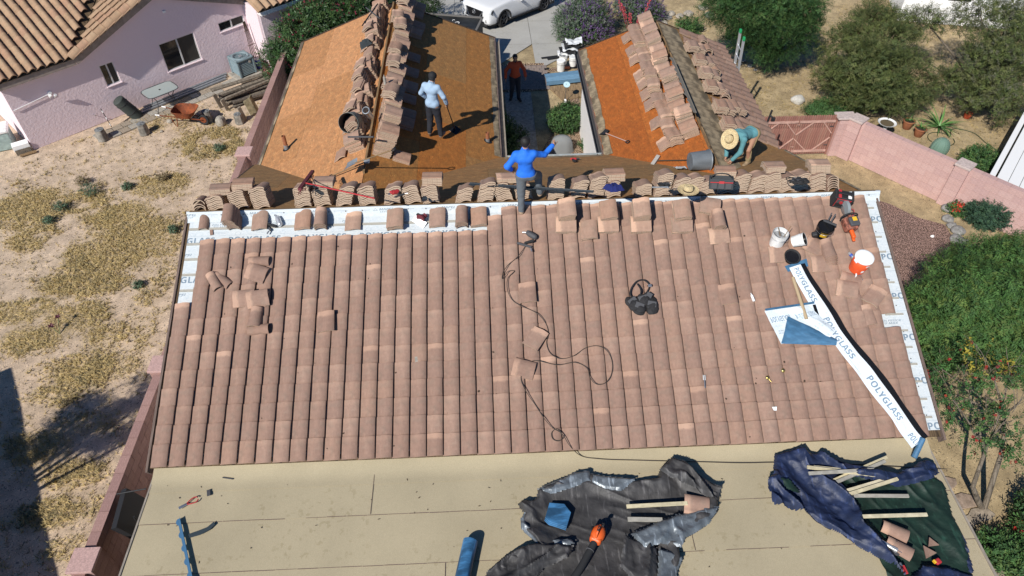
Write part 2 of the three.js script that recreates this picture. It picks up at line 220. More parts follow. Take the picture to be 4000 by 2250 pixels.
function grassAt(x, z) { let m = 0; for (const [cx, cz, rx, rz, w] of grassBlobs) { const d = Math.hypot((x - cx) / rx, (z - cz) / rz); m = Math.max(m, w * (1 - smooth(.45, 1.15, d))); } const n = fbm(x * .9 + 9, z * .9, 4, 0, 201), k = fbm(x * 3, z * 3, 3, 0, 202); return clamp(m * smooth(.24, .58, n * .6 + k * .5) * 1.25 + .3 * smooth(.52, .75, k)); }
{
  const xs = [], zs = []; for (let x = -18; x <= 30; x += .2) xs.push(x); for (let z = -34; z <= 6; z += .2) zs.push(z);
  for (const e of [26, 40, 70, 150]) { xs.unshift(-e - 2); zs.push(e); } for (const e of [36, 50, 80, 160]) xs.push(e); for (const e of [-40, -55, -90, -170]) zs.unshift(e);
  const pos = [], uv = [], col = [], idx = [], nx = xs.length, c = new THREE.Color();
  for (const z of zs) for (const x of xs) {
    const left = x < -.9, bump = left ? .05 * (fbm(x * .8, z * .8, 3, 0, 210) - .5) : .03 * (fbm(x, z, 3, 0, 211) - .5);
    pos.push(x, groundY(x, z) + bump - .01, z); uv.push(x / 2.2, z / 2.2);
    const a = fbm(x * .5, z * .5, 4, 0, 205), b = fbm(x * 2.3, z * 2.3, 4, 0, 206);
    if (left) { const g = grassAt(x, z), d = smooth(.5, .75, fbm(x * 1.4, z * 1.4, 4, 0, 207)); c.setRGB(1.26, .97, .70).lerp(C(1.18, .90, .66), a).lerp(C(.96, .73, .40), .75 * g).lerp(C(.84, .64, .45), .45 * d * b); }
    else c.setRGB(.86, .64, .36).lerp(C(1.0, .78, .45), a).lerp(C(.62, .46, .25), .6 * smooth(.4, .7, b));
    col.push(c.r, c.g, c.b);
  }
  for (let j = 0; j < zs.length - 1; j++) for (let i = 0; i < nx - 1; i++) { const k = j * nx + i; idx.push(k, k + nx, k + 1, k + 1, k + nx, k + nx + 1); }
  const g = new THREE.BufferGeometry(); g.setAttribute('position', new THREE.Float32BufferAttribute(pos, 3)); g.setAttribute('uv', new THREE.Float32BufferAttribute(uv, 2)); g.setAttribute('color', new THREE.Float32BufferAttribute(col, 3)); g.setIndex(idx); g.computeVertexNormals();
  struct('ground', g, mat(C(1, 1, 1), .97, { map: TX.sand, vertexColors: true, ...bm(TX.sand, .012) }));
}
// a flat bed laid on the ground from an outline of [x, z]
function bed(name, pts, y, m, k = 1) {
  const s = new THREE.Shape(pts.map(([x, z]) => new THREE.Vector2(x, -z))), g0 = new THREE.ShapeGeometry(s, 8).rotateX(-Math.PI / 2).toNonIndexed();
  const p = g0.attributes.position; for (let i = 0; i < p.count; i++) p.setY(i, groundY(p.getX(i), p.getZ(i)) + y);
  g0.computeVertexNormals(); return struct(name, metreUV(g0, k), m);
}
const P2 = (list) => list.map(([a, b]) => { const p = onGround(a, b); return [p.x, p.z]; });
M.gravelTan = mat(C(1.35, 1.05, .78), .97, { map: rep(TX.gravel, .55, .55), ...bm(rep(TX.gravelBump, .55, .55), .015) });
M.gravelRed = mat(C(1.25, .88, .80), .97, { map: rep(TX.gravel, .7, .7), ...bm(rep(TX.gravelBump, .7, .7), .012) });
bed('gravel_bed', [[6.4, -8.6], [9.6, -8.6], [9.6, -17.4], [11.2, -18.6], [9.9, -19.6], [7.6, -18.6], [6.4, -17.5]], .018, M.gravelTan);
bed('gravel_yard', [...P2([[3400, 775], [3480, 800], [3580, 850], [3690, 880], [3740, 960], [3800, 1060], [3900, 1200], [3800, 1400], [3560, 1500]]), [15.2, -2.5], [13.6, -4.5], [13.6, -8.8], [14.6, -9.4]], .02, M.gravelRed);
// front walk: concrete slabs, each its own piece
{
  const walk = struct('front_walk', box(.9, .02, 8.2, 7.35, .018, -13.1), M.gravelTan);
  for (let i = 0; i < 6; i++) part(walk, 'slab', metreUV(rbox(.98, .05, 1.32, .01, 7.36, .032, -9.6 - i * 1.345)), M.concrete);
  const pv = struct('paver_path', box(2.1, .02, 2.1, 7.45, .02, -18.2), M.gravelTan);
  for (let j = 0; j < 9; j++) for (let i = 0; i < 10; i++) part(pv, 'paver', rbox(.195, .04, .195, .008, 6.65 + i * .205 - (j % 2) * .1, .036, -17.3 - j * .205), pick(M.paver));
  // drive in poured slabs with joints
  const dr = struct('driveway', metreUV(quadSheet(V(-2, groundY(2, -19.2) - .04, -19.2), V(9.2, groundY(9, -19.2) - .04, -19.2), V(12.5, groundY(9, -34) - .04, -34), V(-2, groundY(9, -34) - .04, -34), 4, 6)), M.gravelTan);
  const A = [[6.3, -18.9], [8.9, -19.3], [10.2, -20.6], [11.6, -24], [12.2, -33]];
  const cut = (z) => { for (let i = 0; i < A.length - 1; i++) if (z <= A[i][1] && z >= A[i + 1][1]) return lerp(A[i][0], A[i + 1][0], (A[i][1] - z) / (A[i][1] - A[i + 1][1])); return z > A[0][1] ? A[0][0] : 12.2; };
  for (let j = 0; j < 5; j++) for (let i = 0; i < 4; i++) {
    const z0 = -18.9 - j * 2.8, z1 = z0 - 2.785, x0 = -2 + i * 3.4, lim0 = cut(z0), lim1 = cut(z1), x1 = x0 + 3.385; if (x0 >= Math.max(lim0, lim1)) continue;
    const a = Math.min(x1, Math.max(lim0, x0 + .02)), b = Math.min(x1, Math.max(lim1, x0 + .02));
    const G = (x, z) => V(x, groundY(3, z) + .03, z);
    part(dr, 'slab', metreUV(quadSheet(G(x0, z0), G(a, z0), G(b, z1), G(x0, z1), 2, 3)), M.drive);
  }
}
// ------------------------------------------------------------------ roof tiles
const TH = rad(21.75), TN = Math.tan(TH), TW = .3055, TE = .3421, TL = .40;
const prof = [[-.012, -.024], [.003, -.024], [.011, .001], [.05, .002], [.085, .012], [.12, .031], [.155, .047], [.19, .055], [.222, .054], [.25, .049], [.272, .041], [.290, .030]];
function tileGeo(L, th, full, du = 0) {                            // x across, y up, z = 0 at the butt, -L at the head
  const pos = [], uv = [], idx = [], n = prof.length;
  const groups = []; const strip = (a, b, mi = 1) => { const i0 = idx.length; const k = pos.length / 3; a.forEach(([x, y, z, u, v]) => { pos.push(x, y, z); uv.push(u, v); }); b.forEach(([x, y, z, u, v]) => { pos.push(x, y, z); uv.push(u, v); }); for (let i = 0; i < a.length - 1; i++) idx.push(k + i, k + i + 1, k + n2(a) + i + 1, k + i, k + n2(a) + i + 1, k + n2(a) + i); groups.push([i0, idx.length - i0, mi]); };
  const n2 = (a) => a.length, row = (dy, z, v) => prof.map(([x, y], i) => [x, y + dy, z, du + i / n, v]), P = (p) => p.map(([x, y, z, u]) => [x, y, z, u, .35]);
  strip(row(0, 0, 0), row(0, -L, .97), 0);                            // weather face
  strip(row(-th, 0, .05), row(0, 0, .02));                         // butt edge
  strip([[-.012, -.024 - th, -L, 0, .1], [-.012, -.024 - th, 0, 0, .8]], [[-.012, -.024, -L, .03, .1], [-.012, -.024, 0, .03, .8]]);
  strip([[.290, .03, -L, .9, .1], [.290, .03, 0, .9, .8]], [[.290, .03 - th, -L, .95, .1], [.290, .03 - th, 0, .95, .8]]);
  if (full) { strip(P(row(-th, -L, .3)), P(row(-th, 0, .3)), 0); strip(row(0, -L, .9), row(-th, -L, .85)); }
  const g = new THREE.BufferGeometry(); g.setAttribute('position', new THREE.Float32BufferAttribute(pos, 3)); g.setAttribute('uv', new THREE.Float32BufferAttribute(uv, 2)); g.setIndex(idx); groups.forEach((q) => g.addGroup(...q)); g.computeVertexNormals(); return g;
}
function splitTile(g, mi) { const ix = []; for (const q of g.groups) if (q.materialIndex === mi) for (let i = q.start; i < q.start + q.count; i++) ix.push(g.index.getX(i)); const h = g.clone(); h.clearGroups(); h.setIndex(ix); return h.toNonIndexed(); }
const faces = new Map(), edges = new Map(), faceOf = (g) => faces.get(g) ?? (faces.set(g, splitTile(g, 0)), faces.get(g)), edgeOf = (g) => edges.get(g) ?? (edges.set(g, splitTile(g, 1)), edges.get(g));
const TM = (m) => [m, M.tileEdge];
const laidTile = [0, .31, .57, .79].map((d) => tileGeo(TL, .02, false, d)), cutTile = tileGeo(.27, .02, false, .2);
const looseTile = [0, .37, .66].map((d) => tileGeo(TL, .026, true, d).translate(-TW / 2, .034, TL / 2).scale(1.1, 1, 1.04));   // centred, resting on y = 0
function barrelGeo(r0, r1, L, th) {                               // half-round trim tile, centred, tapering to the head
  const pos = [], uv = [], idx = [], n = 12; const ring = (r, z, v) => { for (let i = 0; i <= n; i++) { const a = Math.PI * (.02 + .96 * i / n); pos.push(-Math.cos(a) * r, Math.sin(a) * r * .86, z); uv.push(i / n, v); } };
  const groups = []; const band = (f1, f2, mi = 1) => { const i0 = idx.length; const k = pos.length / 3; f1(); f2(); for (let i = 0; i < n; i++) idx.push(k + i, k + i + 1, k + n + 2 + i, k + i, k + n + 2 + i, k + n + 1 + i); groups.push([i0, idx.length - i0, mi]); };
  band(() => ring(r0, L / 2, 0), () => ring(r1, -L / 2, .97), 0); band(() => ring(r0 - th, L / 2, .1), () => ring(r0, L / 2, .05)); band(() => ring(r1 - th, -L / 2, .3), () => ring(r0 - th, L / 2, .6), 0); band(() => ring(r1, -L / 2, .9), () => ring(r1 - th, -L / 2, .85));
  const g = new THREE.BufferGeometry(); g.setAttribute('position', new THREE.Float32BufferAttribute(pos, 3)); g.setAttribute('uv', new THREE.Float32BufferAttribute(uv, 2)); g.setIndex(idx); groups.forEach((q) => g.addGroup(...q)); g.computeVertexNormals(); return g;
}
const barrel = barrelGeo(.128, .112, TL, .018), barrelNarrow = barrelGeo(.105, .098, TL, .016);
// ------------------------------------------------------------------ the house under repair
const EAVE = 2.5, RS = 5.16, RZ = -RS * Math.cos(TH), RY = EAVE + RS * Math.sin(TH), HW = 14.31, BE = 2.8, BZ = RZ - (RY - .01 - BE) / TN;
const house = thing('house', 'house under re-roofing with half-tiled brown roof, bare orange decks and tan flat roof', 'house');
part(house, 'wall', metreUV(mg([box(HW - .9, 2.3, -BZ - .9, HW / 2, 1.15, (BZ) / 2), box(5.6, 2.75, 7, 3.33, 1.375, -11.8), box(4.3, 2.75, 6.3, 11.52, 1.375, -11.2), box(HW - 1.4, 2.2, .3, HW / 2, 1.1, 3.6)])), M.houseStucco);
// attic gables
const gable = (x0, x1, xr, y0, yr, z) => { const g = new THREE.ExtrudeGeometry(new THREE.Shape([new THREE.Vector2(x0, y0), new THREE.Vector2(x1, y0), new THREE.Vector2(xr, yr)]), { depth: .15, bevelEnabled: false }); return metreUV(g.translate(0, 0, z)); };
const WL = { e0: .15, e1: 6.5, r: 3.325, far: -15.75 }, WR = { e0: 9.25, e1: 13.95, r: 11.6, far: -14.72 };
for (const w of [WL, WR]) { w.y = BE + (w.r - w.e0) * TN; part(house, 'gable_wall', gable(w.e0 + .35, w.e1 - .35, w.r, BE - .1, w.y - .2, w.far + .35), M.houseStucco); }
M.houseStucco.color.setRGB(.90, .87, .85);
const UL = canvasTex(2048, 1024, (g, w, h) => {                    // underlayment roll: 2.2 m x 1.1 m of printed fabric
  g.fillStyle = '#dfe5e8'; g.fillRect(0, 0, w, h);
  for (let i = 0; i < 5200; i++) { const a = rr(.03, .12); g.fillStyle = rnd() < .5 ? `rgba(255,255,255,${a * 2})` : `rgba(150,175,195,${a})`; g.beginPath(); g.ellipse(rnd() * w, rnd() * h, 4 + 26 * rnd(), 2 + 10 * rnd(), rnd() * 3, 0, 7); g.fill(); }
  const put = (t, x, y, s, c, it = '') => { g.font = `${it} bold ${s}px sans-serif`; g.fillStyle = c; g.fillText(t, x, y); };
  const grey = '#8b9aa6';
  for (const x of [120, 1180]) { g.strokeStyle = grey; g.lineWidth = 5; g.beginPath(); g.moveTo(x - 90, 78); g.lineTo(x + 80, 78); g.moveTo(x + 560, 78); g.lineTo(x + 780, 78); g.stroke(); g.beginPath(); g.moveTo(x + 130, 92); g.lineTo(x + 160, 44); g.lineTo(x + 190, 92); g.closePath(); g.stroke(); put('MAPEI', x + 215, 92, 70, grey, 'italic'); put('G R O U P', x + 230, 128, 34, grey); }
  for (const x of [60, 760, 1460]) { put('POLYSTICK', x + 40, 330, 62, '#97a5b0', 'italic'); put('TU MAX', x + 60, 396, 66, '#97a5b0', 'italic'); g.font = '26px sans-serif'; g.fillStyle = '#aab6bf'; g.fillText('Self-Adhered Waterproofing', x, 520); g.fillText('Ice & Water Shield', x + 60, 556); g.strokeStyle = '#b6c0c8'; g.lineWidth = 4; g.beginPath(); g.arc(x + 470, 560, 42, 0, 7); g.stroke(); }
  g.font = 'bold 215px sans-serif'; g.fillStyle = '#8497a8'; for (const x of [60, 1084]) g.fillText('POLYGLASS', x, 800, 830);
  g.fillStyle = 'rgba(120,140,155,.5)'; g.fillRect(0, 600, w, 4);
});
M.under = mat(C(.80, .81, .81), .85, { map: UL, ...bm(TX.crinkle, .004) });
M.batten[1] = M.cream = mat(C(.66, .62, .53), .8, { map: TX.paint });
M.nail = mat(C(.12, .12, .13), .6);
const frameAt = (x, y, z, rx, rz = 0) => { const g = new THREE.Group(); g.position.set(x, y, z); g.rotation.set(rx, 0, rz, 'ZYX'); g.updateMatrixWorld(); return g; };
const FF = frameAt(0, EAVE, 0, TH), FB = frameAt(0, RY, RZ, -TH);  // front slope (z runs down to the eave) and back slope
const inFrame = (f, o) => { o.position.applyMatrix4(f.matrix); o.quaternion.premultiply(f.quaternion); return o; };
const uvBy = (g, f) => { const p = g.attributes.position, uv = new Float32Array(p.count * 2); for (let i = 0; i < p.count; i++) { const [u, v] = f(p.getX(i), p.getY(i), p.getZ(i)); uv[2 * i] = u; uv[2 * i + 1] = v; } g.setAttribute('uv', new THREE.BufferAttribute(uv, 2)); return g; };
const front = part(house, 'front_roof_slope', metreUV(box(HW + .06, .03, RS, HW / 2 - .02, -.075, -RS / 2)), M.deckEdge); front.position.copy(FF.position); front.quaternion.copy(FF.quaternion);
part(front, 'underlayment', uvBy(quadSheet(V(-.01, -.054, -RS + .02), V(HW + .02, -.054, -RS + .02), V(HW + .02, -.054, -.12), V(-.01, -.054, -.12), 90, 36, (p, u, v) => { p.y += .006 * (fbm(p.x * 2.2, p.z * 2.2, 3, 0, 301) - .5); }), (x, y, z) => [(x + .6) / 2.66, 1 - (z + RS) / .87]), M.under);
for (let k = 0; k < 15; k++) if (k > 8) part(front, 'batten', box(k > 12 ? 6.3 : .5, .016, .05, k > 12 ? 3.15 : .25, -.044, -(k * TE) - .36), M.cream);
for (let k = 0; k < 15; k++) part(front, 'batten', box(.36, .018, .035, 14.06, -.043, -(k * TE) - .36), M.cream);
// ridge riser wrapped in the same fabric, with its nails
{
  const wrap = quadSheet(V(-.06, 0, 0), V(HW + .1, 0, 0), V(HW + .1, 0, .3), V(-.06, 0, .3), 110, 6, (p, u, v) => { const t = p.z, w = .006 * (fbm(p.x * 3, v * 3, 3, 0, 305) - .5); if (t < .06) { p.z = -RS - .02; p.y = .07 - (0.06 - t) * 1.5 + w; } else if (t < .11) { p.z = -RS - .02 + (t - .06); p.y = .075 + w; } else { p.z = -RS + .03 + (t - .11) * .9; p.y = .075 - Math.min(1, (t - .11) / .11) * .118 + w; } });
  part(front, 'ridge_wrap', uvBy(wrap, (x, y, z) => [(x + .6) / 2.66, 1 - (z + RS + .0 + (y < .06 ? .0 : -.02)) / .87]), M.under);
  part(front, 'ridge_board', box(HW, .1, .038, HW / 2, .02, -RS), M.deckEdge);
  const nails = []; for (let x = .25; x < HW; x += .42) nails.push(cyl(.013, .013, .006, x + rr(-.08, .08), .03, -RS + .075 + rr(-.012, .012), .8)); for (let x = .3; x < 6; x += .8) nails.push(cyl(.012, .012, .006, x + rr(-.2, .2), -.048, -4.53 + rr(-.02, .02))); for (let k = 0; k < 9; k++) nails.push(cyl(.012, .012, .006, 14.15, -.05, -.4 - k * .55));
  part(front, 'nail', mg(nails), M.nail).userData.kind = 'stuff';
}
// tiles: the nearest 300 one by one, the rest of the same slope as one piece
{
  const rest = M.tiles.map(() => []), restPale = [[], []]; let n = 0;
  for (let k = 0; k < 15; k++) for (let c = 0; c < 46; c++) {
    if (c === 0 && k > 8) continue; if (k === 13 && c < 20) continue; if (k === 14 && c < 21) continue;
    if (c >= 45 && (k === 6)) continue;
    const top = k === 14, pale = !top && rnd() < .03, exposed = (k === 12 && c < 20) || (k === 13 && c === 20) || (c === 0 && k === 8) || top;
    const g = (top ? cutTile : laidTile[(c * 7 + k * 3) % 4]), o = new THREE.Object3D();
    o.position.set(c * TW + rr(-.004, .004), .028, -(k * TE) + rr(-.006, .006)); o.rotation.set(.069 + rr(-.006, .006), rr(-.007, .007), rr(-.008, .008)); o.updateMatrix();
    const tone = .6 * smooth(.35, .65, fbm(c * .21 + 3, k * .3, 3, 0, 320)) + .5 * c / 46, mi = exposed ? -1 : pale ? 10 + (n % 2) : Math.floor(clamp(tone * 3.2 + rr(-.8, 2.4), 0, 5.99));
    const m = exposed ? pick(M.headTiles) : pale ? M.tilesPale[n % 2] : M.tiles[mi];
    if (n < 300) { const t = part(front, 'roof_tile', top ? cutTile : laidTile[(c * 7 + k * 3) % 4], TM(m)); t.position.copy(o.position); t.quaternion.copy(o.quaternion); }
    else (exposed ? (rest.head ||= [[], [], []])[M.headTiles.indexOf(m)] : pale ? restPale[n % 2] : rest[mi]).push(faceOf(g).clone().applyMatrix4(o.matrix)), (rest.edge ||= []).push(edgeOf(g).clone().applyMatrix4(o.matrix));
    n++;
  }
  const all = [...rest.map((l, i) => [l, M.tiles[i]]), ...restPale.map((l, i) => [l, M.tilesPale[i]]), ...(rest.head || []).map((l, i) => [l, M.headTiles[i]]), [rest.edge, M.tileEdge]].filter(([l]) => l.length);
  // one mesh with one material group per tone
  const geos = all.map(([l]) => mg(l)), whole = mergeGeometries(geos, true), r = new THREE.Mesh(whole, all.map(([, m]) => m)); r.name = 'roof_tiles'; r.userData.kind = 'stuff'; r.castShadow = r.receiveShadow = true; front.add(r);
}
// sheathing: a slope is laid in boards of 1.22 x 2.44, each its own piece
function sheath(name, f, x0, x1, z0, z1, along, mats, th = .014) {   // rectangle in frame f; along = 'x' or 'z' is the long way of the boards
  const s = part(house, name, metreUV(box(x1 - x0, .03, z1 - z0, (x0 + x1) / 2, -.034, (z0 + z1) / 2)), M.deckEdge); s.position.copy(f.position); s.quaternion.copy(f.quaternion);
  const L = 2.44, B = 1.22, la = along === 'x' ? [x0, x1] : [z0, z1], ba = along === 'x' ? [z0, z1] : [x0, x1]; let r = 0;
  for (let b = ba[0]; b < ba[1] - .01; b += B, r++) for (let l = la[0] - (r % 2) * 1.22; l < la[1] - .01; l += L) {
    const l0 = Math.max(l, la[0]) + .002, l1 = Math.min(l + L, la[1]) - .002, b0 = b + .002, b1 = Math.min(b + B, ba[1]) - .002; if (l1 - l0 < .05 || b1 - b0 < .05) continue;
    const [w, d, x, z] = along === 'x' ? [l1 - l0, b1 - b0, (l0 + l1) / 2, (b0 + b1) / 2] : [b1 - b0, l1 - l0, (b0 + b1) / 2, (l0 + l1) / 2];
    const g = uvBy(box(w, th, d, x, -.019 + th / 2 + rr(0, .0015), z), (() => { const ou = rnd(), ov = rnd(); return (px, py, pz) => along === 'x' ? [px / 1.22 + ou, pz / 1.22 + ov] : [pz / 1.22 + ou, px / 1.22 + ov]; })());
    part(s, 'sheathing_panel', g, pick(mats));
  }
  return s;
}
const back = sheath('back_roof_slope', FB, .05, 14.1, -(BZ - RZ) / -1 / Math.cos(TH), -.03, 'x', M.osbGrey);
const FWL = frameAt(WL.r, WL.y, 0, 0, TH), FWR_ = frameAt(WL.r, WL.y, 0, 0, -TH), FRL = frameAt(WR.r, WR.y, 0, 0, TH), FRR = frameAt(WR.r, WR.y, 0, 0, -TH);
const wl = (WL.r - WL.e0) / Math.cos(TH), wr = (WR.r - WR.e0) / Math.cos(TH);
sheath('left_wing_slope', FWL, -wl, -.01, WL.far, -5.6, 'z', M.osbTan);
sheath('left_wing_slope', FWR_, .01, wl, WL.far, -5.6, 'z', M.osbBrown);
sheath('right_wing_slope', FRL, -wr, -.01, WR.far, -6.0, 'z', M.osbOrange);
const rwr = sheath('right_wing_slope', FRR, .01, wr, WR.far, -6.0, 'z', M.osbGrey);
// ridge boards of the two wings, standing a little proud
part(house, 'ridge_board', metreUV(box(.045, .16, 9.2, WL.r, WL.y - .03, -11.1)), M.woodTan); part(house, 'ridge_board', metreUV(box(.045, .1, 8.0, WR.r, WR.y + .02, -10.5)), M.woodTan);
// edge boards, fascias and gutters
const edge = (a, b, w, h, m, nm = 'fascia') => part(house, nm, metreUV(bar(a, b, w, h)), m);
const yb = BE - .09;
edge(V(WL.e0 - .025, yb, WL.far), V(WL.e0 - .025, yb, BZ + .3), .04, .18, M.fascia); edge(V(WL.e1 + .02, yb, WL.far), V(WL.e1 + .02, yb, BZ), .04, .18, M.fascia);
edge(V(WR.e0 - .02, yb, WR.far), V(WR.e0 - .02, yb, BZ), .04, .18, M.fascia); edge(V(WR.e1 + .02, yb, WR.far), V(WR.e1 + .02, yb, BZ + .2), .04, .18, M.fascia);
for (const w of [WL, WR]) { edge(V(w.e0 - .03, BE - .07, w.far - .02), V(w.r, w.y - .07, w.far - .02), .04, .16, M.darkWood); edge(V(w.r, w.y - .07, w.far - .02), V(w.e1 + .03, BE - .07, w.far - .02), .04, .16, M.darkWood); }
edge(V(-.09, EAVE - .14, .02), V(-.09, RY - .14, RZ), .04, .2, M.fascia); edge(V(-.0, BE - .1, BZ), V(-.0, RY - .12, RZ), .04, .16, M.darkWood); edge(V(HW + .05, EAVE - .14, .02), V(HW + .05, RY - .14, RZ), .04, .2, M.fascia); edge(V(14.13, BE - .1, BZ), V(14.13, RY - .12, RZ), .04, .16, M.darkWood);
// old felt left along the eaves and in the valleys (torn strips)
const tornStrip = (a, b, w, m, nm = 'felt_strip', sd = 1, lift = .012) => { const d = b.clone().sub(a).normalize(), s = w; return quadSheet(a, b, b.clone().add(s), a.clone().add(s), 40, 3, (p, u, v) => { const j = (fbm(u * 30 + sd, v * 2, 3, 0, 330 + sd) - .5) * s.length() * .35 * (v > .9 || v < .1 ? 1 : .2); p.addScaledVector(s.clone().normalize(), j); p.y += lift + .006 * fbm(u * 40, v * 4, 2, 0, 331 + sd); }); };
const slopeV = (x) => V(x, -Math.abs(x) * TN, 0);
part(house, 'felt_strip', metreUV(tornStrip(V(WL.e1 - .16, BE + .16 * TN, WL.far + .05), V(WL.e1 - .16, BE + .16 * TN, BZ), V(.16, -.16 * TN, 0), M.felt, '', 3)), M.felt);
part(house, 'felt_strip', metreUV(tornStrip(V(WR.e0, BE, WR.far + .05), V(WR.e0, BE, BZ + .1), V(.2, .2 * TN, 0), M.felt, '', 5)), M.felt);
part(house, 'felt_strip', metreUV(tornStrip(V(WL.e0, BE, WL.far + .05), V(WL.e0, BE, BZ + .1), V(.07, .07 * TN, 0), M.felt, '', 7)), M.felt);
part(house, 'felt_strip', metreUV(tornStrip(V(14.02, BE + .03, BZ + .1), V(14.02, RY - .02, RZ - .1), V(.07, 0, 0), M.felt, '', 9)), M.felt);
part(house, 'felt_strip', metreUV(tornStrip(V(WL.e1 + .1, BE - .0, BZ + .02), V(WR.e0 - .05, BE - .0, BZ + .02), V(0, .16 * TN, .16), M.felt, '', 11)), M.felt);
// felt on the right wing beside its ridge
part(house, 'felt_sheet', metreUV(quadSheet(V(WR.r + .03, WR.y - .03 * TN, WR.far + .1), V(WR.r + .03, WR.y - .03 * TN, -6.6), V(WR.r + .74, WR.y - .74 * TN, -6.6), V(WR.r + .7, WR.y - .7 * TN, WR.far + .1), 60, 6, (p) => { p.y += .012 + .01 * fbm(p.x * 4, p.z * 4, 3, 0, 340); })), M.felt);
// gutters: folded metal troughs
function gutter(a, b, out, m, nm = 'gutter') { const d = b.clone().sub(a), L = d.length(), u = d.clone().normalize(), sec = [[0, .02], [0, -.1], [.09, -.1], [.125, -.02], [.125, .022], [.112, .022], [.112, -.015], [.085, -.088], [.012, -.088], [.012, .02]]; const g = new THREE.ExtrudeGeometry(new THREE.Shape(sec.map(([x, y]) => new THREE.Vector2(x, y))), { depth: L, bevelEnabled: false }); g.applyMatrix4(new THREE.Matrix4().makeBasis(out, V(0, 1, 0), V().crossVectors(out, V(0, 1, 0))).setPosition(V().crossVectors(out, V(0, 1, 0)).dot(u) > 0 ? a : b)); return part(house, nm, metreUV(g), m); }
gutter(V(WL.e1 + .05, BE - .06, WL.far), V(WL.e1 + .05, BE - .06, BZ - .02), V(1, 0, 0), M.gutter);
gutter(V(WL.e1 + .18, BE - .05, BZ - .0), V(WR.e0 - .04, BE - .05, BZ - .0), V(0, 0, -1), M.gutterWhite);
gutter(V(WR.e0 - .045, BE - .06, WR.far), V(WR.e0 - .045, BE - .06, BZ), V(-1, 0, 0), M.darkGrey);
// tiles still lying on the right wing's far side (columns run down to the right)
{
  let n = 0; for (let c = 0; c < 19; c++) for (let k = 0; k < 5; k++) {
    const z = WR.far + .02 + c * TW * 1.0, s = wr - k * TE; if (z > -8.9 + (k < 1 ? 0 : k * .12)) continue; if (k === 4 && c % 2) continue;
    if (k === 4 && 0) continue; const t = part(rwr, 'roof_tile', laidTile[(c + k) % 4], TM(pick(M.tiles.slice(0, 5)))); t.position.set(s + rr(-.01, .01) + .02, .035, -0 + z + TW); t.rotation.set(0, Math.PI / 2, 0); t.rotateX(.05); n++;
  }
}
// vent pipes through the deck
for (const [px, py, f, h] of [[1120, 582, FWL, .40], [1905, 552, FWR_, .27]]) {
  const nrm = V(0, 1, 0).applyQuaternion(f.quaternion), p = onPlane(px, py, f.position, nrm), v = new THREE.Group(); v.name = 'vent_pipe'; v.position.copy(p); house.add(v);
  part(v, 'pipe', mg([cyl(.05, .05, h, 0, h / 2, 0, 0, 0, 0, 18, true), cyl(.04, .04, h, 0, h / 2, 0, 0, 0, 0, 18, true)]), M.terracotta); part(v, 'collar', mg([cyl(.056, .06, h * .35, 0, h * .15, 0, 0, 0, 0, 18), cyl(.043, .043, .004, 0, h * .5, 0)]), M.galv);
  part(v, 'opening', xf(new THREE.RingGeometry(.06, .11, 18), 0, .012, 0, -Math.PI / 2 + 0, 0, 0), M.black).quaternion.copy(f.quaternion);
}
// flat roof: granule sheets lapped towards the open edge
{
  const fl = part(house, 'flat_roof', metreUV(box(14.0, .1, 4.4, 7.03, 2.22, 2.3)), M.fascia);
  const band = quadSheet(V(.02, EAVE - .06, -.25), V(14.05, EAVE - .06, -.25), V(14.05, 2.352, .42), V(.02, 2.352, .42), 60, 8, (p, u, v) => { p.y = lerp(EAVE + .0, 2.352, smooth(0, .85, v)) - .02 * (1 - v) + .004 * fbm(p.x * 2, v * 3, 3, 0, 351); });
  part(fl, 'cap_sheet', metreUV(band), M.capSheet);
  let z = .12; for (let i = 0; i < 5; i++, z += .88) { const cuts = [[0, 3.9, 14.03], [0, 9.3, 14.03], [0, 5.2, 14.03], [0, 11, 14.03], [0, 7, 14.03]][i]; for (let j = 0; j < 2; j++) { const x0 = cuts[j] + .03, x1 = cuts[j + 1] + (j ? 0 : .05); part(fl, 'cap_sheet', metreUV(quadSheet(V(x0, 0, z - .06), V(x1, 0, z - .06), V(x1, 0, z + .88), V(x0, 0, z + .88), 30, 8, (p, u, v) => { p.y = 2.347 - p.z * .012 + lerp(-.004, .006, v) + (j ? 0 : .002 * u) + .005 * fbm(p.x * 1.3, p.z * 1.3, 3, 0, 352 + i); })), M.capSheet); } }
  for (const x of [.02, 14.05]) part(fl, 'edge_strip', metreUV(bar(V(x, 2.3, -.05), V(x, 2.28, 4.4), .03, .12)), M.gutter);
}
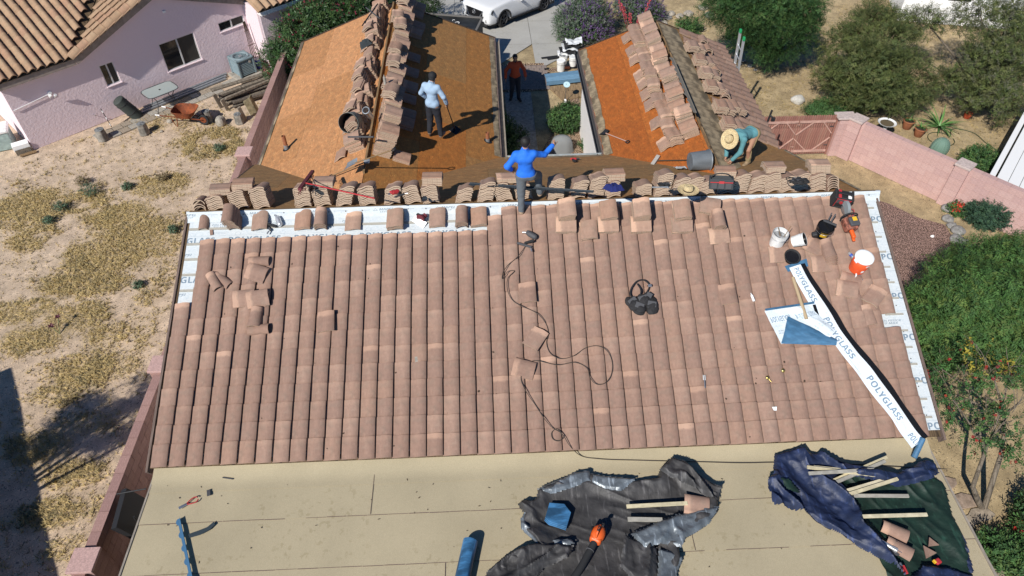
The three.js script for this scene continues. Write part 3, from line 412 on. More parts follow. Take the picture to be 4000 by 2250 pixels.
// ------------------------------------------------------------------ neighbouring house (pink stucco, tan tiles)
const nbOrigin = onY(135, 585), nbTurn = .7583;
const nbEdge = mat(C(.45, .30, .19), .95), TM2 = (m) => [m, nbEdge];
const nb = thing('neighbour_house', 'pink stucco house with tan barrel-tile roof, sliding windows and grey air-conditioner beside it', 'house', nbOrigin, nbTurn);
{
  // wall local frame: x along the wall, z out towards the yard
  const wallShape = new THREE.Shape([[0, 0], [8.66, 0], [8.66, 2.55], [5.5, 3.82], [2.2, 2.5], [0, 2.5]].map(([x, y]) => new THREE.Vector2(x, y)));
  const holes = [[3.0, 3.5, 1.14, 1.92], [5.16, 6.52, .87, 1.93], [7.51, 8.57, 1.58, 1.93]];
  for (const [a, b, c, d] of holes) wallShape.holes.push(new THREE.Path([[a, c], [b, c], [b, d], [a, d]].map(([x, y]) => new THREE.Vector2(x, y))));
  const walls = [new THREE.ExtrudeGeometry(wallShape, { depth: .2, bevelEnabled: true, bevelSize: .012, bevelThickness: .012, bevelSegments: 2 }).translate(0, 0, -.212), box(.2, 2.5, 8, .1, 1.25, -4.2), rbox(5, 2.45, .2, .02, 11.16, 1.225, 1.06), box(.2, 2.45, 1.2, 8.76, 1.225, .55), box(8.4, 2.4, .1, 4.3, 1.2, -.6)];
  part(nb, 'wall', metreUV(mg(walls), .8), M.stucco);
  for (const [a, b, c, d] of holes) {
    const w = part(nb, 'window', mg([box(b - a, .035, .05, (a + b) / 2, c + .018, -.05), box(b - a, .035, .05, (a + b) / 2, d - .018, -.05), box(.035, d - c - .07, .05, a + .018, (c + d) / 2, -.05), box(.035, d - c - .07, .05, b - .018, (c + d) / 2, -.05), box(.045, d - c - .07, .045, (a + b) / 2, (c + d) / 2, -.045)]), M.frame);
    for (const s of [0, 1]) part(w, 'pane', box((b - a) / 2 - .05, d - c - .07, .008, a + (b - a) * (.25 + .5 * s), (c + d) / 2, -.065 - .012 * s), s ? M.screen : M.glassDark);
    part(w, 'sill', rbox(b - a + .06, .03, .05, .008, (a + b) / 2, c - .016, .008), M.stucco);
  }
  // roof: left slope (eave along the wall) and the gable slope beside it, with a valley between
  const ex = .22, ey = 2.56;
  part(nb, 'roof_deck', metreUV(mg([quadSheet(V(-.25, ey - .05, ex), V(2.35, ey - .05, ex), V(9, ey - .05 + 7 * TN, ex - 7), V(-.25, ey - .05 + 7 * TN, ex - 7), 2, 2), quadSheet(V(2.35, ey - .05, ex), V(5.5, ey - .05 + 3.15 * TN, ex), V(5.5, ey - .05 + 3.15 * TN, ex - 7), V(2.35, ey - .05, ex - 7), 2, 2), quadSheet(V(5.5, ey - .05 + 3.15 * TN, ex), V(8.95, ey - .16, ex), V(8.95, ey - .16, ex - 7), V(5.5, ey - .05 + 3.15 * TN, ex - 7), 2, 2)])), M.deckEdge);
  part(nb, 'fascia', metreUV(mg([box(2.6, .2, .05, 1.05, ey - .17, ex - .06), bar(V(2.35, ey - .17, ex - .06), V(5.5, ey - .17 + 3.15 * TN, ex - .06), .05, .22), bar(V(5.5, ey - .17 + 3.15 * TN, ex - .06), V(8.9, ey - .2, ex - .06), .05, .22), box(2.6, .02, .3, 1.05, ey - .2, ex - .2)])), mat(C(.50, .42, .36), .9, { map: TX.paint }));
  const deep = laidTile.map((g) => g.clone().scale(.95, 1.75, 1)); let n = 0;
  const cols = 9, P0 = V(), tw = .29;
  const f1 = new THREE.Group(); f1.rotation.x = TH; f1.position.set(0, ey, ex); f1.updateMatrix();
  const slope = part(nb, 'roof_slope', box(.1, .01, .1, 0, ey - .1, ex - .4), M.deckEdge);
  for (let c = 0; c < cols; c++) for (let k = 0; k < 15; k++) {
    const x = 2.32 - (c + 1) * tw + Math.max(0, 0), zz = ex - k * TE * Math.cos(TH), vx = 2.35 + k * TE * Math.cos(TH);       // the valley lets each course run further right
    const t = part(slope, 'roof_tile', deep[(c + k) % 4], TM2(pick(M.neighbourTiles))); t.position.set(x + rr(-.006, .006), ey + k * TE * Math.sin(TH) + .02, zz + rr(-.01, .01)); t.rotation.set(TH + .055, 0, rr(-.015, .015)); n++;
  }
  for (let k = 1; k < 15; k++) for (let x = 2.32; x < 2.2 + k * TE * Math.cos(TH) - .1; x += tw) { const t = part(slope, 'roof_tile', deep[(k * 3) % 4], TM2(pick(M.neighbourTiles))); t.position.set(x, ey + k * TE * Math.sin(TH) + .02, ex - k * TE * Math.cos(TH)); t.rotation.set(TH + .055, 0, 0); }
  const slope2 = part(nb, 'roof_slope', box(.1, .01, .1, 5.4, ey + .9, ex - .4), M.deckEdge);
  for (let r = 0; r < 22; r++) for (let k = 0; k < 11; k++) {                                                               // columns climb to the right
    const z = ex - .12 - r * TW, x = 2.35 + k * TE * Math.cos(TH); if (x < 2.35 + (ex - z) - .25 || x > 5.6) continue;
    const t = part(slope2, 'roof_tile', laidTile[(r + k) % 4], TM2(pick(M.neighbourTiles))); t.position.set(x, ey + k * TE * Math.sin(TH) + .03, z); t.rotation.set(0, -Math.PI / 2, 0); t.rotateX(TH + .05);
  }
  for (let k = 0; k < 10; k++) { const t = part(nb, 'rake_tile', barrel, TM2(pick(M.neighbourTiles))); const s = (k + .45) * .36; t.position.set(2.3 + s * Math.cos(TH), ey + s * Math.sin(TH) + .03, ex - .02); t.rotation.set(0, -Math.PI / 2, 0); t.rotateX(TH + .14); t.scale.set(1.5, 1.5, 1.02); }
  for (let k = 0; k < 10; k++) { const t = part(nb, 'rake_tile', barrel, TM2(pick(M.neighbourTiles))); const s = (k + .45) * .36; t.position.set(8.9 - s * Math.cos(TH), ey - .1 + s * Math.sin(TH) + .015, ex - .03); t.rotation.set(0, Math.PI / 2, 0); t.rotateX(TH + .09); t.scale.set(1.25, 1.25, 1.02); }
  // projecting bay on the right with its own eave, louvre and lamp
  part(nb, 'roof_deck', metreUV(quadSheet(V(8.5, 2.44, 1.45), V(13, 2.44, 1.45), V(13, 2.44 + 3 * TN, -1.55), V(8.5, 2.44 + 3 * TN, -1.55), 2, 2)), M.deckEdge);
  for (let c = 0; c < 10; c++) for (let k = 0; k < 4; k++) { const t = part(slope, 'roof_tile', deep[(c + k) % 4], TM2(pick(M.neighbourTiles))); t.position.set(8.5 + c * tw, 2.5 + k * TE * Math.sin(TH) + .02, 1.5 - k * TE * Math.cos(TH)); t.rotation.set(TH + .055, 0, 0); }
  part(nb, 'fascia', metreUV(mg([box(4.4, .16, .04, 10.8, 2.36, 1.42), box(4.4, .02, .3, 10.8, 2.3, 1.28)])), M.houseStucco);
  const lv = part(nb, 'louvre_vent', mg([box(.34, .03, .03, 9.75, 2.02, 1.175), box(.34, .03, .03, 9.75, 1.58, 1.175), box(.03, .44, .03, 9.59, 1.8, 1.175), box(.03, .44, .03, 9.91, 1.8, 1.175), box(.3, .42, .01, 9.75, 1.8, 1.165)]), M.darkGrey);
  for (let i = 0; i < 6; i++) part(lv, 'slat', box(.3, .012, .05, 9.75, 1.63 + i * .07, 1.18, .6), mat(C(.45, .42, .45), .8));
  part(nb, 'wall_lamp', mg([cyl(.05, .03, .12, 1.18, 1.58, .14, .5), cyl(.05, .03, .12, 1.32, 1.54, .14, .5, 0, -.4), cyl(.06, .06, .03, 1.24, 1.64, .02, Math.PI / 2), rod(V(.02, 1.5, .04), V(1.2, 1.62, .04), .012)]), M.white);
  part(nb, 'vent_cap', box(.1, .07, .06, 5.75, 2.95, .03), M.white); part(nb, 'hose_tap', mg([cyl(.012, .012, .1, 2.2, .38, .06, Math.PI / 2), cyl(.022, .022, .015, 2.2, .4, .1, 0)]), M.steel);
}
// ------------------------------------------------------------------ block walls
function blockWall(name, label, a, b, h, mats, o = {}) {             // a -> b in plan, courses of 0.4 x 0.2 blocks with recessed joints
  const d = b.clone().sub(a), L = d.length(), turn = Math.atan2(-d.z, d.x), t = thing(name, label, 'wall', a, turn, o.group), th = o.th ?? .19;
  part(t, 'mortar_core', box(L, h - .02, th - .016, L / 2, h / 2 - .01, 0), M.mortarPink);
  const n = Math.ceil(L / .4), rows = Math.round(h / .2), gs = {}; const low = mats.map(() => []);
  for (let r = 0; r < rows; r++) for (let i = 0; i <= n; i++) {
    const x0 = Math.max(0, i * .4 - (r % 2) * .2), x1 = Math.min(L, (i + 1) * .4 - (r % 2) * .2); if (x1 - x0 < .05) continue;
    const key = (x1 - x0).toFixed(2), g = gs[key] ||= box(x1 - x0 - .008, .192, th); const m = pick(mats);
    if (r < (o.merge ?? 0)) low[mats.indexOf(m)].push(g.clone().translate((x0 + x1) / 2, r * .2 + .1, 0));
    else { const k = part(t, r === rows - 1 ? 'cap_block' : 'block', g, m); k.position.set((x0 + x1) / 2, r * .2 + .1, rr(-.002, .002)); }
  }
  low.forEach((l, i) => l.length && (part(t, 'lower_blocks', mg(l), mats[i]).userData.kind = 'stuff'));
  for (const s of o.pilasters ?? []) { const rowsP = rows; for (let r = 0; r < rowsP; r++) { const k = part(t, 'pilaster_block', box(.40, .193, .40), pick(mats)); k.position.set(s, r * .2 + .1 + .002, 0); } part(t, 'pilaster_cap', rbox(.46, .07, .46, .012, s, h + .035, 0), o.cap ?? mats[0]); }
  return t;
}
M.capPale = mat(C(.88, .72, .66), .9, { map: TX.paint });
const LWX = -1.2;
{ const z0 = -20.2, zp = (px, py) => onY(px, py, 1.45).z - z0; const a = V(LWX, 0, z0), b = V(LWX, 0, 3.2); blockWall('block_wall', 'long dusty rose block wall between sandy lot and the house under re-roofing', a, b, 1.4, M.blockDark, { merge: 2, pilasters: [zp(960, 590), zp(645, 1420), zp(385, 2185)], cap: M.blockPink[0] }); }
const K1 = onY(3288, 606), KD = onY(3704, 801).sub(onY(3300, 613)).normalize(); K1.y = 0;
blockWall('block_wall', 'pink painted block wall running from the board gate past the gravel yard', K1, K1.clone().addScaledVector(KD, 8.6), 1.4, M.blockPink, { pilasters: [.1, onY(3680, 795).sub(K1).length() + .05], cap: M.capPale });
blockWall('block_wall', 'short pink block pier wall between the board gate and long pink wall', V(17.45, 0, -12.55), V(17.92, 0, -12.55), 1.4, M.blockPink, { cap: M.capPale, th: .3 });
tag(mesh('cap_stone', rbox(.62, .06, .42, .012, 17.66, 1.43, -12.55), M.capPale), 'white topped flat cap stone on the short pink pier beside gate', 'cap stone');
// ------------------------------------------------------------------ board gate
{
  const g = thing('board_gate', 'pair of rose painted board gates with pale diagonal braces and hinges', 'gate', V(15.0, 0, -12.55)), N = 32, W = 2.36, pw = W / N;
  const sh = new THREE.Shape([[0, 0], [pw - .004, 0], [pw - .004, 1.42], [pw * .72, 1.46], [pw * .28, 1.46], [0, 1.42]].map(([x, y]) => new THREE.Vector2(x, y))), pg = new THREE.ExtrudeGeometry(sh, { depth: .016, bevelEnabled: false });
  for (let i = 0; i < N; i++) { const p = part(g, 'picket', metreUV(pg.clone()), M.gatePink[(i * 5 + (i % 3)) % 4]); p.position.set(i * pw, rr(.02, .035), rr(-.002, .002)); }
  const mid = 1.18, fr = (nm, a, b, w = .05) => part(g, nm, metreUV(bar(V(...a), V(...b), .035, w)), M.gateRail);
  for (const [x0, x1] of [[.05, mid - .02], [mid + .02, W]]) {
    fr('rail', [x0, 1.27, .04], [x1, 1.27, .04], .075); fr('rail', [x0, .16, .04], [x1, .16, .04], .075);
    fr('stile', [x0 + .02, .2, .038], [x0 + .02, 1.23, .038], .05); fr('stile', [x1 - .02, .2, .038], [x1 - .02, 1.23, .038], .05);
    fr('brace', [x0, .62, .034], [x0 + .48, .18, .034], .032); fr('brace', [x0, .78, .034], [x0 + .48, 1.25, .034], .032); fr('brace', [x1, .66, .034], [x1 - .46, .18, .034], .032); fr('brace', [x1, .82, .034], [x1 - .38, 1.25, .034], .032);
  }
  part(g, 'post', box(.06, 1.42, .06, W + .05, .71, 0), M.gatePink[0]);
  part(g, 'latch', mg([box(.1, .02, .02, mid, .35, .07), box(.02, .05, .02, mid + .03, .35, .075), box(.08, .02, .02, mid, 1.18, .07)]), M.gateRail);
  for (const y of [.4, 1.1]) part(g, 'hinge', box(.12, .02, .012, W - .08, y, .064), M.darkGrey);
}
// ------------------------------------------------------------------ white patio cover and white building beyond the trees
{
  const p0 = onY(3862, 712, 1.0), p1 = onY(3998, 462, 1.0), d = p1.clone().sub(p0).normalize(), t = thing('patio_cover', 'white painted patio cover with square beam and post beside the cactus garden', 'patio cover', V(p0.x, 0, p0.z), Math.atan2(-d.z, d.x));
  part(t, 'beam', rbox(6.2, .16, .16, .01, 3.0, .95, 0), M.white); part(t, 'post', box(.14, .9, .14, .08, .45, 0), M.white); part(t, 'post_cap', rbox(.34, .1, .34, .015, .05, .93, 0), M.white);
  for (let i = 0; i < 9; i++) part(t, 'roof_panel', rbox(6.0, .03, .3, .01, 3.1, 1.05 + i * .012, .28 + i * .31), M.white);
  part(t, 'panel_rib', mg([rod(V(.2, 1.1, .9), V(6, 1.1, 1.1), .02), rod(V(.2, 1.13, 1.9), V(6, 1.13, 2.1), .02)]), M.darkGrey);
}
{
  const b = thing('white_building', 'bright white stucco building seen through the tree crowns beyond the yard', 'building', onY(3640, 150, 0).add(V(0, 0, -1)), -.25);
  part(b, 'wall', metreUV(rbox(7, 2.7, 5, .03, 2.6, 1.35, -3)), M.white); part(b, 'roof', rbox(7.4, .14, 5.4, .02, 2.6, 2.77, -3), M.gutter); part(b, 'window', box(.9, .9, .04, 1.2, 1.5, -.49), M.glassDark);
}
// ------------------------------------------------------------------ loose roof tiles: every tile of the near stacks is a thing
const nF = V(0, 1, 0).applyQuaternion(FF.quaternion), nB = V(0, 1, 0).applyQuaternion(FB.quaternion);
const toLocal = (f, p) => p.clone().sub(f.position).applyQuaternion(f.quaternion.clone().invert());
const onFrame = (f, px, py, lift = 0) => { const n = V(0, 1, 0).applyQuaternion(f.quaternion); return toLocal(f, onPlane(px, py, f.position.clone().addScaledVector(n, lift), n)); };
function looseTileAt(f, geo, m, x, y, z, turn = 0, rx = 0, rz = 0, label = '', group = '') {
  const t = mesh('loose_tile', geo, [m, M.looseEdge]); t.position.set(x, y, z); t.quaternion.setFromEuler(new THREE.Euler(rx, turn, rz, 'YXZ')); inFrame(f, t); return tag(t, label, 'roof tile', group);
}
M.loose = [[.35, .228, .172], [.37, .245, .186], [.335, .222, .172], [.39, .255, .192], [.36, .222, .160]].map((c, i) => mat(C(c[0] * K, c[1] * K, c[2] * K), .94, { map: i % 2 ? TX.tileHead : TX.tile[0], ...bm(TX.grainBump, .0015) })); M.looseEdge = mat(C(.95, .73, .54), .95, { map: rep(TX.grain, 6, 6) });
const TILEM = () => pick(M.loose);
const LB = { ridge: ['brown S-shaped roof tile in the stacks standing along the main ridge', 'tiles stacked along the main ridge'], under: ['brown S-shaped roof tile lying on the printed white underlayment', 'tiles set out on the underlayment'], tile: ['loose S-shaped roof tile stacked on the laid tiles below the ridge', 'tiles stacked on the laid tiles'], trim: ['half-round brown trim tile from a nested pile near the ridge', 'half-round trim tiles'], stray: ['stray brown roof tile lying crooked on the finished tile field', 'stray tiles on the tile field'] };
const ORD = ['topmost', 'second', 'third', 'fourth', 'fifth', 'sixth', 'seventh', 'eighth', 'ninth', 'tenth'], NTH = (i) => { const a = ['first', 'second', 'third', 'fourth', 'fifth', 'sixth', 'seventh', 'eighth', 'ninth', 'tenth', 'eleventh', 'twelfth', 'thirteenth', 'fourteenth', 'fifteenth', 'sixteenth', 'seventeenth', 'eighteenth', 'nineteenth', 'twentieth']; return i < 20 ? a[i] : 'twenty-' + a[i - 20]; };
const heap = [], heapAdd = (f, geo, x, y, z, turn, rx, rz) => { const o = new THREE.Object3D(); o.position.set(x, y, z); o.quaternion.setFromEuler(new THREE.Euler(rx, turn, rz, 'YXZ')); inFrame(f, o); o.updateMatrix(); heap.push([geo, o.matrix.clone()]); };
let pileNo = 0;
function stack(f, x, z, n, lab, o = {}) {
  const lean = o.lean ?? rr(-.004, .004), leanz = o.leanz ?? rr(-.003, .003); let y = o.y ?? 0;
  for (let i = 0; i < n; i++) { const a = [x + lean * i + rr(-.007, .007), y, z + leanz * i + rr(-.01, .01), (o.turn ?? 0) + rr(-.03, .03), rr(-.012, .012), rr(-.012, .012)]; y += (o.pitch ?? .036) * rr(.93, 1.07);
    if (o.keep && n - i > o.keep) heapAdd(f, pick(looseTile), ...a); else looseTileAt(f, pick(looseTile), o.mat ?? TILEM(), ...a, o.name ? (n === 1 ? '' : `${ORD[n - 1 - i]} `) + o.name : LB[lab][0], LB[lab][1]); }
  return y;
}
const ridgeX = (px, py = 780) => toLocal(FB, onPlane(px, py, FB.position, nB)).x;
// [pixel x of the stack, tiles, sideways tiles on top]
const ridgeStacks = [[905, 8, 4], [986, 10, 4], [1064, 12, 0], [1215, 12, 0], [1286, 10, 4], [1362, 11, 0], [1454, 11, 0], [1545, 10, 0], [1625, 10, 0], [1692, 10, 5], [1813, 8, 0], [1897, 11, 0], [1976, 10, 3], [2052, 9, 0], [2172, 12, 0], [2257, 10, 0], [2332, 12, 0], [2400, 9, 5], [2522, 7, 0], [2595, 13, 0], [2659, 10, 0], [2719, 10, 0], [2781, 8, 0], [2852, 9, 4], [2914, 11, 0], [2982, 10, 0], [3055, 11, 4], [3117, 9, 0], [3173, 10, 0], [3243, 10, 6]];
ridgeStacks.forEach(([px, n, side], k) => {
  const nm = `ridge stack counted from the sandy lot`, x = ridgeX(px), z = -.33 + rr(-.03, .03), y = stack(FB, x, z, n, 'ridge', { lean: rr(-.011, .011), keep: 5, name: `S-tile down in the ${NTH(k)} ${nm}` });
  if (side) stack(FB, x + .03, z - .06, side, 'ridge', { y: y + .035, turn: Math.PI / 2 + rr(-.18, .18), pitch: .032, name: `tile laid crosswise on the ${NTH(k)} ${nm}` });
});
// trim tiles on the ridge ends
const trimPile = (f, px, py, n, turn = 0, dz = -.02, dy = .045, g = barrel) => { const p = onFrame(f, px, py); for (let i = 0; i < n; i++) looseTileAt(f, g, pick(M.headTiles), p.x + rr(-.012, .012) + (i * .006), i * dy - .0, p.z + dz * i, turn + rr(-.04, .04), rr(-.02, .02), 0, ...LB.trim); };
{ const x = ridgeX(3307), x2 = ridgeX(835); for (let i = 0; i < 6; i++) looseTileAt(FB, barrel, pick(M.headTiles), x + rr(-.01, .01) - i * .004, i * .046, -.32 - i * .01, rr(-.05, .05), 0, 0, `${ORD[5 - i]} half-round tile of the pile at the ridge end above the gravel yard`, LB.trim[1]); for (let i = 0; i < 3; i++) looseTileAt(FB, barrel, M.tiles[0], x2, [0, .05, .14][i], -.32, .1, 0, 0, `${ORD[2 - i]} half-round tile of the pile at the ridge end above the sandy lot`, LB.trim[1]); }
// on the white underlayment
const UY = -.045;
const put = (px, py, n, lab, o = {}) => { const p = onFrame(FF, px, py); return stack(FF, p.x, p.z, n, lab, { y: UY, ...o, y: (o.y ?? UY) }); };
const trim = (px, py, n, o = {}) => { const p = onFrame(FF, px, py); for (let i = 0; i < n; i++) looseTileAt(FF, o.g ?? barrel, pick(M.tiles.slice(0, 3).concat(M.headTiles)), p.x + (o.dx ?? .005) * i + rr(-.01, .01), (o.y ?? UY) + i * (o.dy ?? .045), p.z + (o.dz ?? 0) * i, (o.turn ?? 0) + rr(-.04, .04), 0, 0, o.name ? (n > 1 ? ORD[n - 1 - i] + ' ' : '') + o.name : LB.trim[0], LB.trim[1]); };
const US = (i) => ({ name: i === 3 ? 'lone single S-tile on the white underlayment' : `S-tile of the ${NTH(i)} S-tile pile on white underlayment from the sandy lot` });
trim(795, 862, 1, { g: barrelNarrow, name: 'narrow half-round tile alone at the white underlayment corner' }); trim(922, 862, 9, { dx: -.008, dy: .04, name: 'half-round tile of the tallest leaning pile on the white underlayment' }); put(1018, 862, 2, 'under', US(0)); put(1185, 860, 2, 'under', US(1)); trim(1254, 862, 5, { name: 'half-round tile of the pile touching an S-tile on white underlayment' }); put(1383, 862, 1, 'under', US(3)); put(1547, 862, 5, 'under', US(2)); put(1712, 852, 2, 'under', US(4)); trim(1802, 855, 5, { name: 'half-round tile of the pile between saw and finished tile field' }); put(1872, 852, 3, 'under', US(5));
// on the laid tiles right of the bare strip
const TY = .09;
[[2210, 6], [2372, 4], [2498, 6], [2657, 5]].forEach(([px, n], k) => { const nm = `of the ${NTH(k)} pile below the ridge from the man in blue`; const p = onFrame(FF, px, 872); let y = TY; for (let i = 0; i < 3; i++) { looseTileAt(FF, pick(looseTile), TILEM(), p.x - .02, y, p.z + .10, Math.PI / 2 + rr(-.04, .04), 0, 0, `${['lowest', 'middle', 'upper'][i]} crosswise tile ${nm}`, LB.tile[1]); y += .034; } stack(FF, p.x, p.z - .13, n, 'tile', { y: y + .02, leanz: .001, name: `S-tile ${nm}` }); });
put(2300, 912, 2, 'tile', { y: TY, name: 'S-tile of the low pair beside the tall tile piles' }); put(2765, 818, 3, 'tile', { y: TY, turn: 1.35, name: 'S-tile lying slanted above the half-round pile on the tile field' }); trim(2795, 880, 5, { y: TY, dx: 0, name: 'half-round tile of the pile on the finished tiles' }); put(2800, 930, 1, 'tile', { y: TY, turn: 1.62, name: 'single tile crosswise at the foot of the half-round pile' });
// stray tiles further down the field
const stray = (px, py, turn, o = {}) => { const p = onFrame(FF, px, py, TY); looseTileAt(FF, o.g ?? pick(looseTile), o.m ?? pick(M.headTiles), p.x, (o.y ?? TY), p.z, turn, o.rx ?? 0, o.rz ?? 0, o.l ?? strayL[strayN], o.g === barrel || o.g === barrelNarrow ? LB.trim[1] : LB.stray[1]); strayN++; };
let strayN = 0; const strayL = ['narrow half-round tile leaning on its twin near the white strip end', 'narrow half-round tile leaned on by its twin near the white strip end', 'half-round tile lying crosswise on the upper tile field', 'S-tile lying slanted just below the crosswise half-round tile', 'S-tile lying flat beside the slanted pair of stray tiles', 'lower S-tile of the crosswise stray pair', 'upper S-tile of the crosswise stray pair', 'half-round tile under another above the reddish half-round tile', 'half-round tile on top of another above the reddish half-round tile', 'reddish half-round tile lying crosswise below the stray heap', 'lone S-tile laid square on the tile field near the stray heap', 'lone S-tile laid square beside the loop of air hose', 'pale headed S-tile lying askew against the air hose', 'S-tile lying crosswise over the air hose', 'lone S-tile laid square near the white sealant cartridge', 'S-tile lying crosswise under the white bucket', 'S-tile lying tilted between white pail and black tar bucket', ...[0, 1, 2, 3, 4, 5].map((i) => `${['nearest', 'second', 'third', 'fourth', 'fifth', 'farthest'][i]} half-round tile of the fan beside the tar bucket, from ridge`), 'S-tile lying crosswise at the foot of the half-round fan', 'dusty pale S-tile lying crosswise under the trowel', 'dusty pale S-tile just below the orange cooler', 'dusty pale S-tile lying diagonally by the white edge strip', 'dusty pale S-tile lying square near the white edge strip'];
stray(838, 1100, .55, { g: barrelNarrow }); stray(868, 1092, .9, { g: barrelNarrow, y: .04 }); stray(1014, 1021, 1.55, { g: barrelNarrow }); stray(1005, 1066, 1.2); stray(955, 1165, 1.65); stray(1004, 1166, 1.45, { rx: 0, y: .08 }); stray(1010, 1168, 1.75, { y: .115 });
stray(998, 1240, -.1, { g: barrel }); stray(1002, 1242, -.05, { g: barrel, y: .11 }); stray(1010, 1288, 1.65, { g: barrelNarrow, m: M.tiles[4] }); stray(1277, 1258, .05); stray(2063, 1145, .02); stray(2094, 1325, -.62, { m: M.headTiles[2] }); stray(2046, 1440, 1.28); stray(2843, 1152, .04);
// heap on the right, by the buckets
stray(3040, 993, 1.6); stray(3180, 962, .95, { y: .1, rx: .1 }); for (let i = 0; i < 6; i++) stray(3222 + i * 3, 985 + i * 4, .12 + rr(-.05, .05), { g: barrel, y: .06 + .0 * i + (5 - i) * .035 }); stray(3205, 1030, 1.6); stray(3305, 1128, 1.35, { m: M.headTiles[2] }); stray(3322, 1095, 1.2, { m: M.headTiles[1], y: .04 }); stray(3415, 1160, -.75, { m: M.headTiles[2] }); stray(3385, 1230, .1, { m: M.headTiles[2], y: .03 });
// ------------------------------------------------------------------ the far stacks on the two wing ridges, too many to set out singly
{
  const buckets = M.loose.map((m) => [m, []]); const edgeL = []; heap.forEach(([g, m4], i) => { buckets[i % buckets.length][1].push(faceOf(g).clone().applyMatrix4(m4)); edgeL.push(edgeOf(g).clone().applyMatrix4(m4)); });
  const add = (f, x, y, z, turn, rx = 0, rz = 0, geo = pick(looseTile)) => { const o = new THREE.Object3D(); o.position.set(x, y, z); o.quaternion.setFromEuler(new THREE.Euler(rx, turn, rz, 'YXZ')); inFrame(f, o); o.updateMatrix(); pick(buckets)[1].push(faceOf(geo).clone().applyMatrix4(o.matrix)); edgeL.push(edgeOf(geo).clone().applyMatrix4(o.matrix)); };
  const pile = (f, x, z, n, turn, o = {}) => { let y = o.y ?? 0; for (let i = 0; i < n; i++) { add(f, x + (o.lx ?? 0) * i + rr(-.015, .015), y, z + rr(-.015, .015), turn + rr(-.06, .06), rr(-.015, .015), (o.rz ?? 0) + rr(-.015, .015), o.g ?? pick(looseTile)); y += (o.pitch ?? .036); } return y; };
  // left wing: left of the ridge a low row, right of it a tall one
  for (let z = -7.75; z > -15.7; z -= rr(.45, .66)) { const t = rnd(); const y = pile(FWL, -.34 + rr(-.05, .05), z, 5 + Math.floor(rnd() * 8), t < .45 ? rr(-.1, .1) : Math.PI / 2); if (rnd() < .4) pile(FWL, -.38, z - .05, 2, rr(-.2, .2), { y: y + .03 }); if (rnd() < .5) pile(FWL, -.72 + rr(-.05, .05), z + .1, 1, rr(-.1, .1)); }
  for (let z = -7.5; z > -15.8; z -= rr(.36, .56)) { const y = pile(FWR_, .36 + rr(-.06, .06), z, 10 + Math.floor(rnd() * 11), Math.PI / 2 + rr(-.05, .05), { pitch: .036, lx: .001 }); if (rnd() < .6) pile(FWR_, .20 + rr(-.08, .05), z, 4 + Math.floor(rnd() * 4), rr(-.2, .2), { y: y + .03 }); if (rnd() < .7) pile(FWR_, .80 + rr(-.03, .03), z, 2 + Math.floor(rnd() * 4), Math.PI / 2); }
  // right wing: long rows left of the ridge
  for (let z = -8.4; z > -14.5; z -= rr(.42, .58)) { const y = pile(FRL, -.34 + rr(-.04, .06), z, 7 + Math.floor(rnd() * 8), Math.PI / 2 + rr(-.12, .12), { pitch: .036 }); pile(FRL, -.74 + rr(-.03, .03), z + .1, 4 + Math.floor(rnd() * 6), rr(-.15, .15) + Math.PI); if (rnd() < .7) pile(FRL, -.98, z + .12, 2, rr(-.1, .1)); if (rnd() < .4) pile(FRL, -.3, z, 1, Math.PI / 2, { y: y + .02 }); }
  const T2 = .09; for (const [px, py] of [[2697, 196], [2728, 250], [2750, 300], [2770, 352], [2808, 432], [2850, 432], [2838, 500]]) { const p = onFrame(FRR, px, py, .1); pile(FRR, p.x, p.z, 6, rr(-.08, .08) , { y: T2, pitch: .035 }); pile(FRR, p.x + .26, p.z - .06, 5, rr(-.08, .08), { y: T2, pitch: .035 }); }
  for (const [px, py] of [[2741, 165], [2760, 200], [2788, 280], [2830, 378], [2880, 430]]) { const p = onFrame(FRR, px, py, .1); pile(FRR, p.x, p.z, 2, rr(-.3, .3), { y: T2 + .02, g: barrel, pitch: .05 }); }
  buckets.push([M.looseEdge, edgeL]); const l = buckets.filter(([, a]) => a.length), m = new THREE.Mesh(mergeGeometries(l.map(([, a]) => mg(a)), true), l.map(([q]) => q)); m.name = 'stacked_tiles'; m.castShadow = m.receiveShadow = true; scene.add(m);
  tag(m, 'brown roof tiles heaped in rows along the wing ridges and under the ridge stacks', 'roof tiles', null, 'stuff');
}
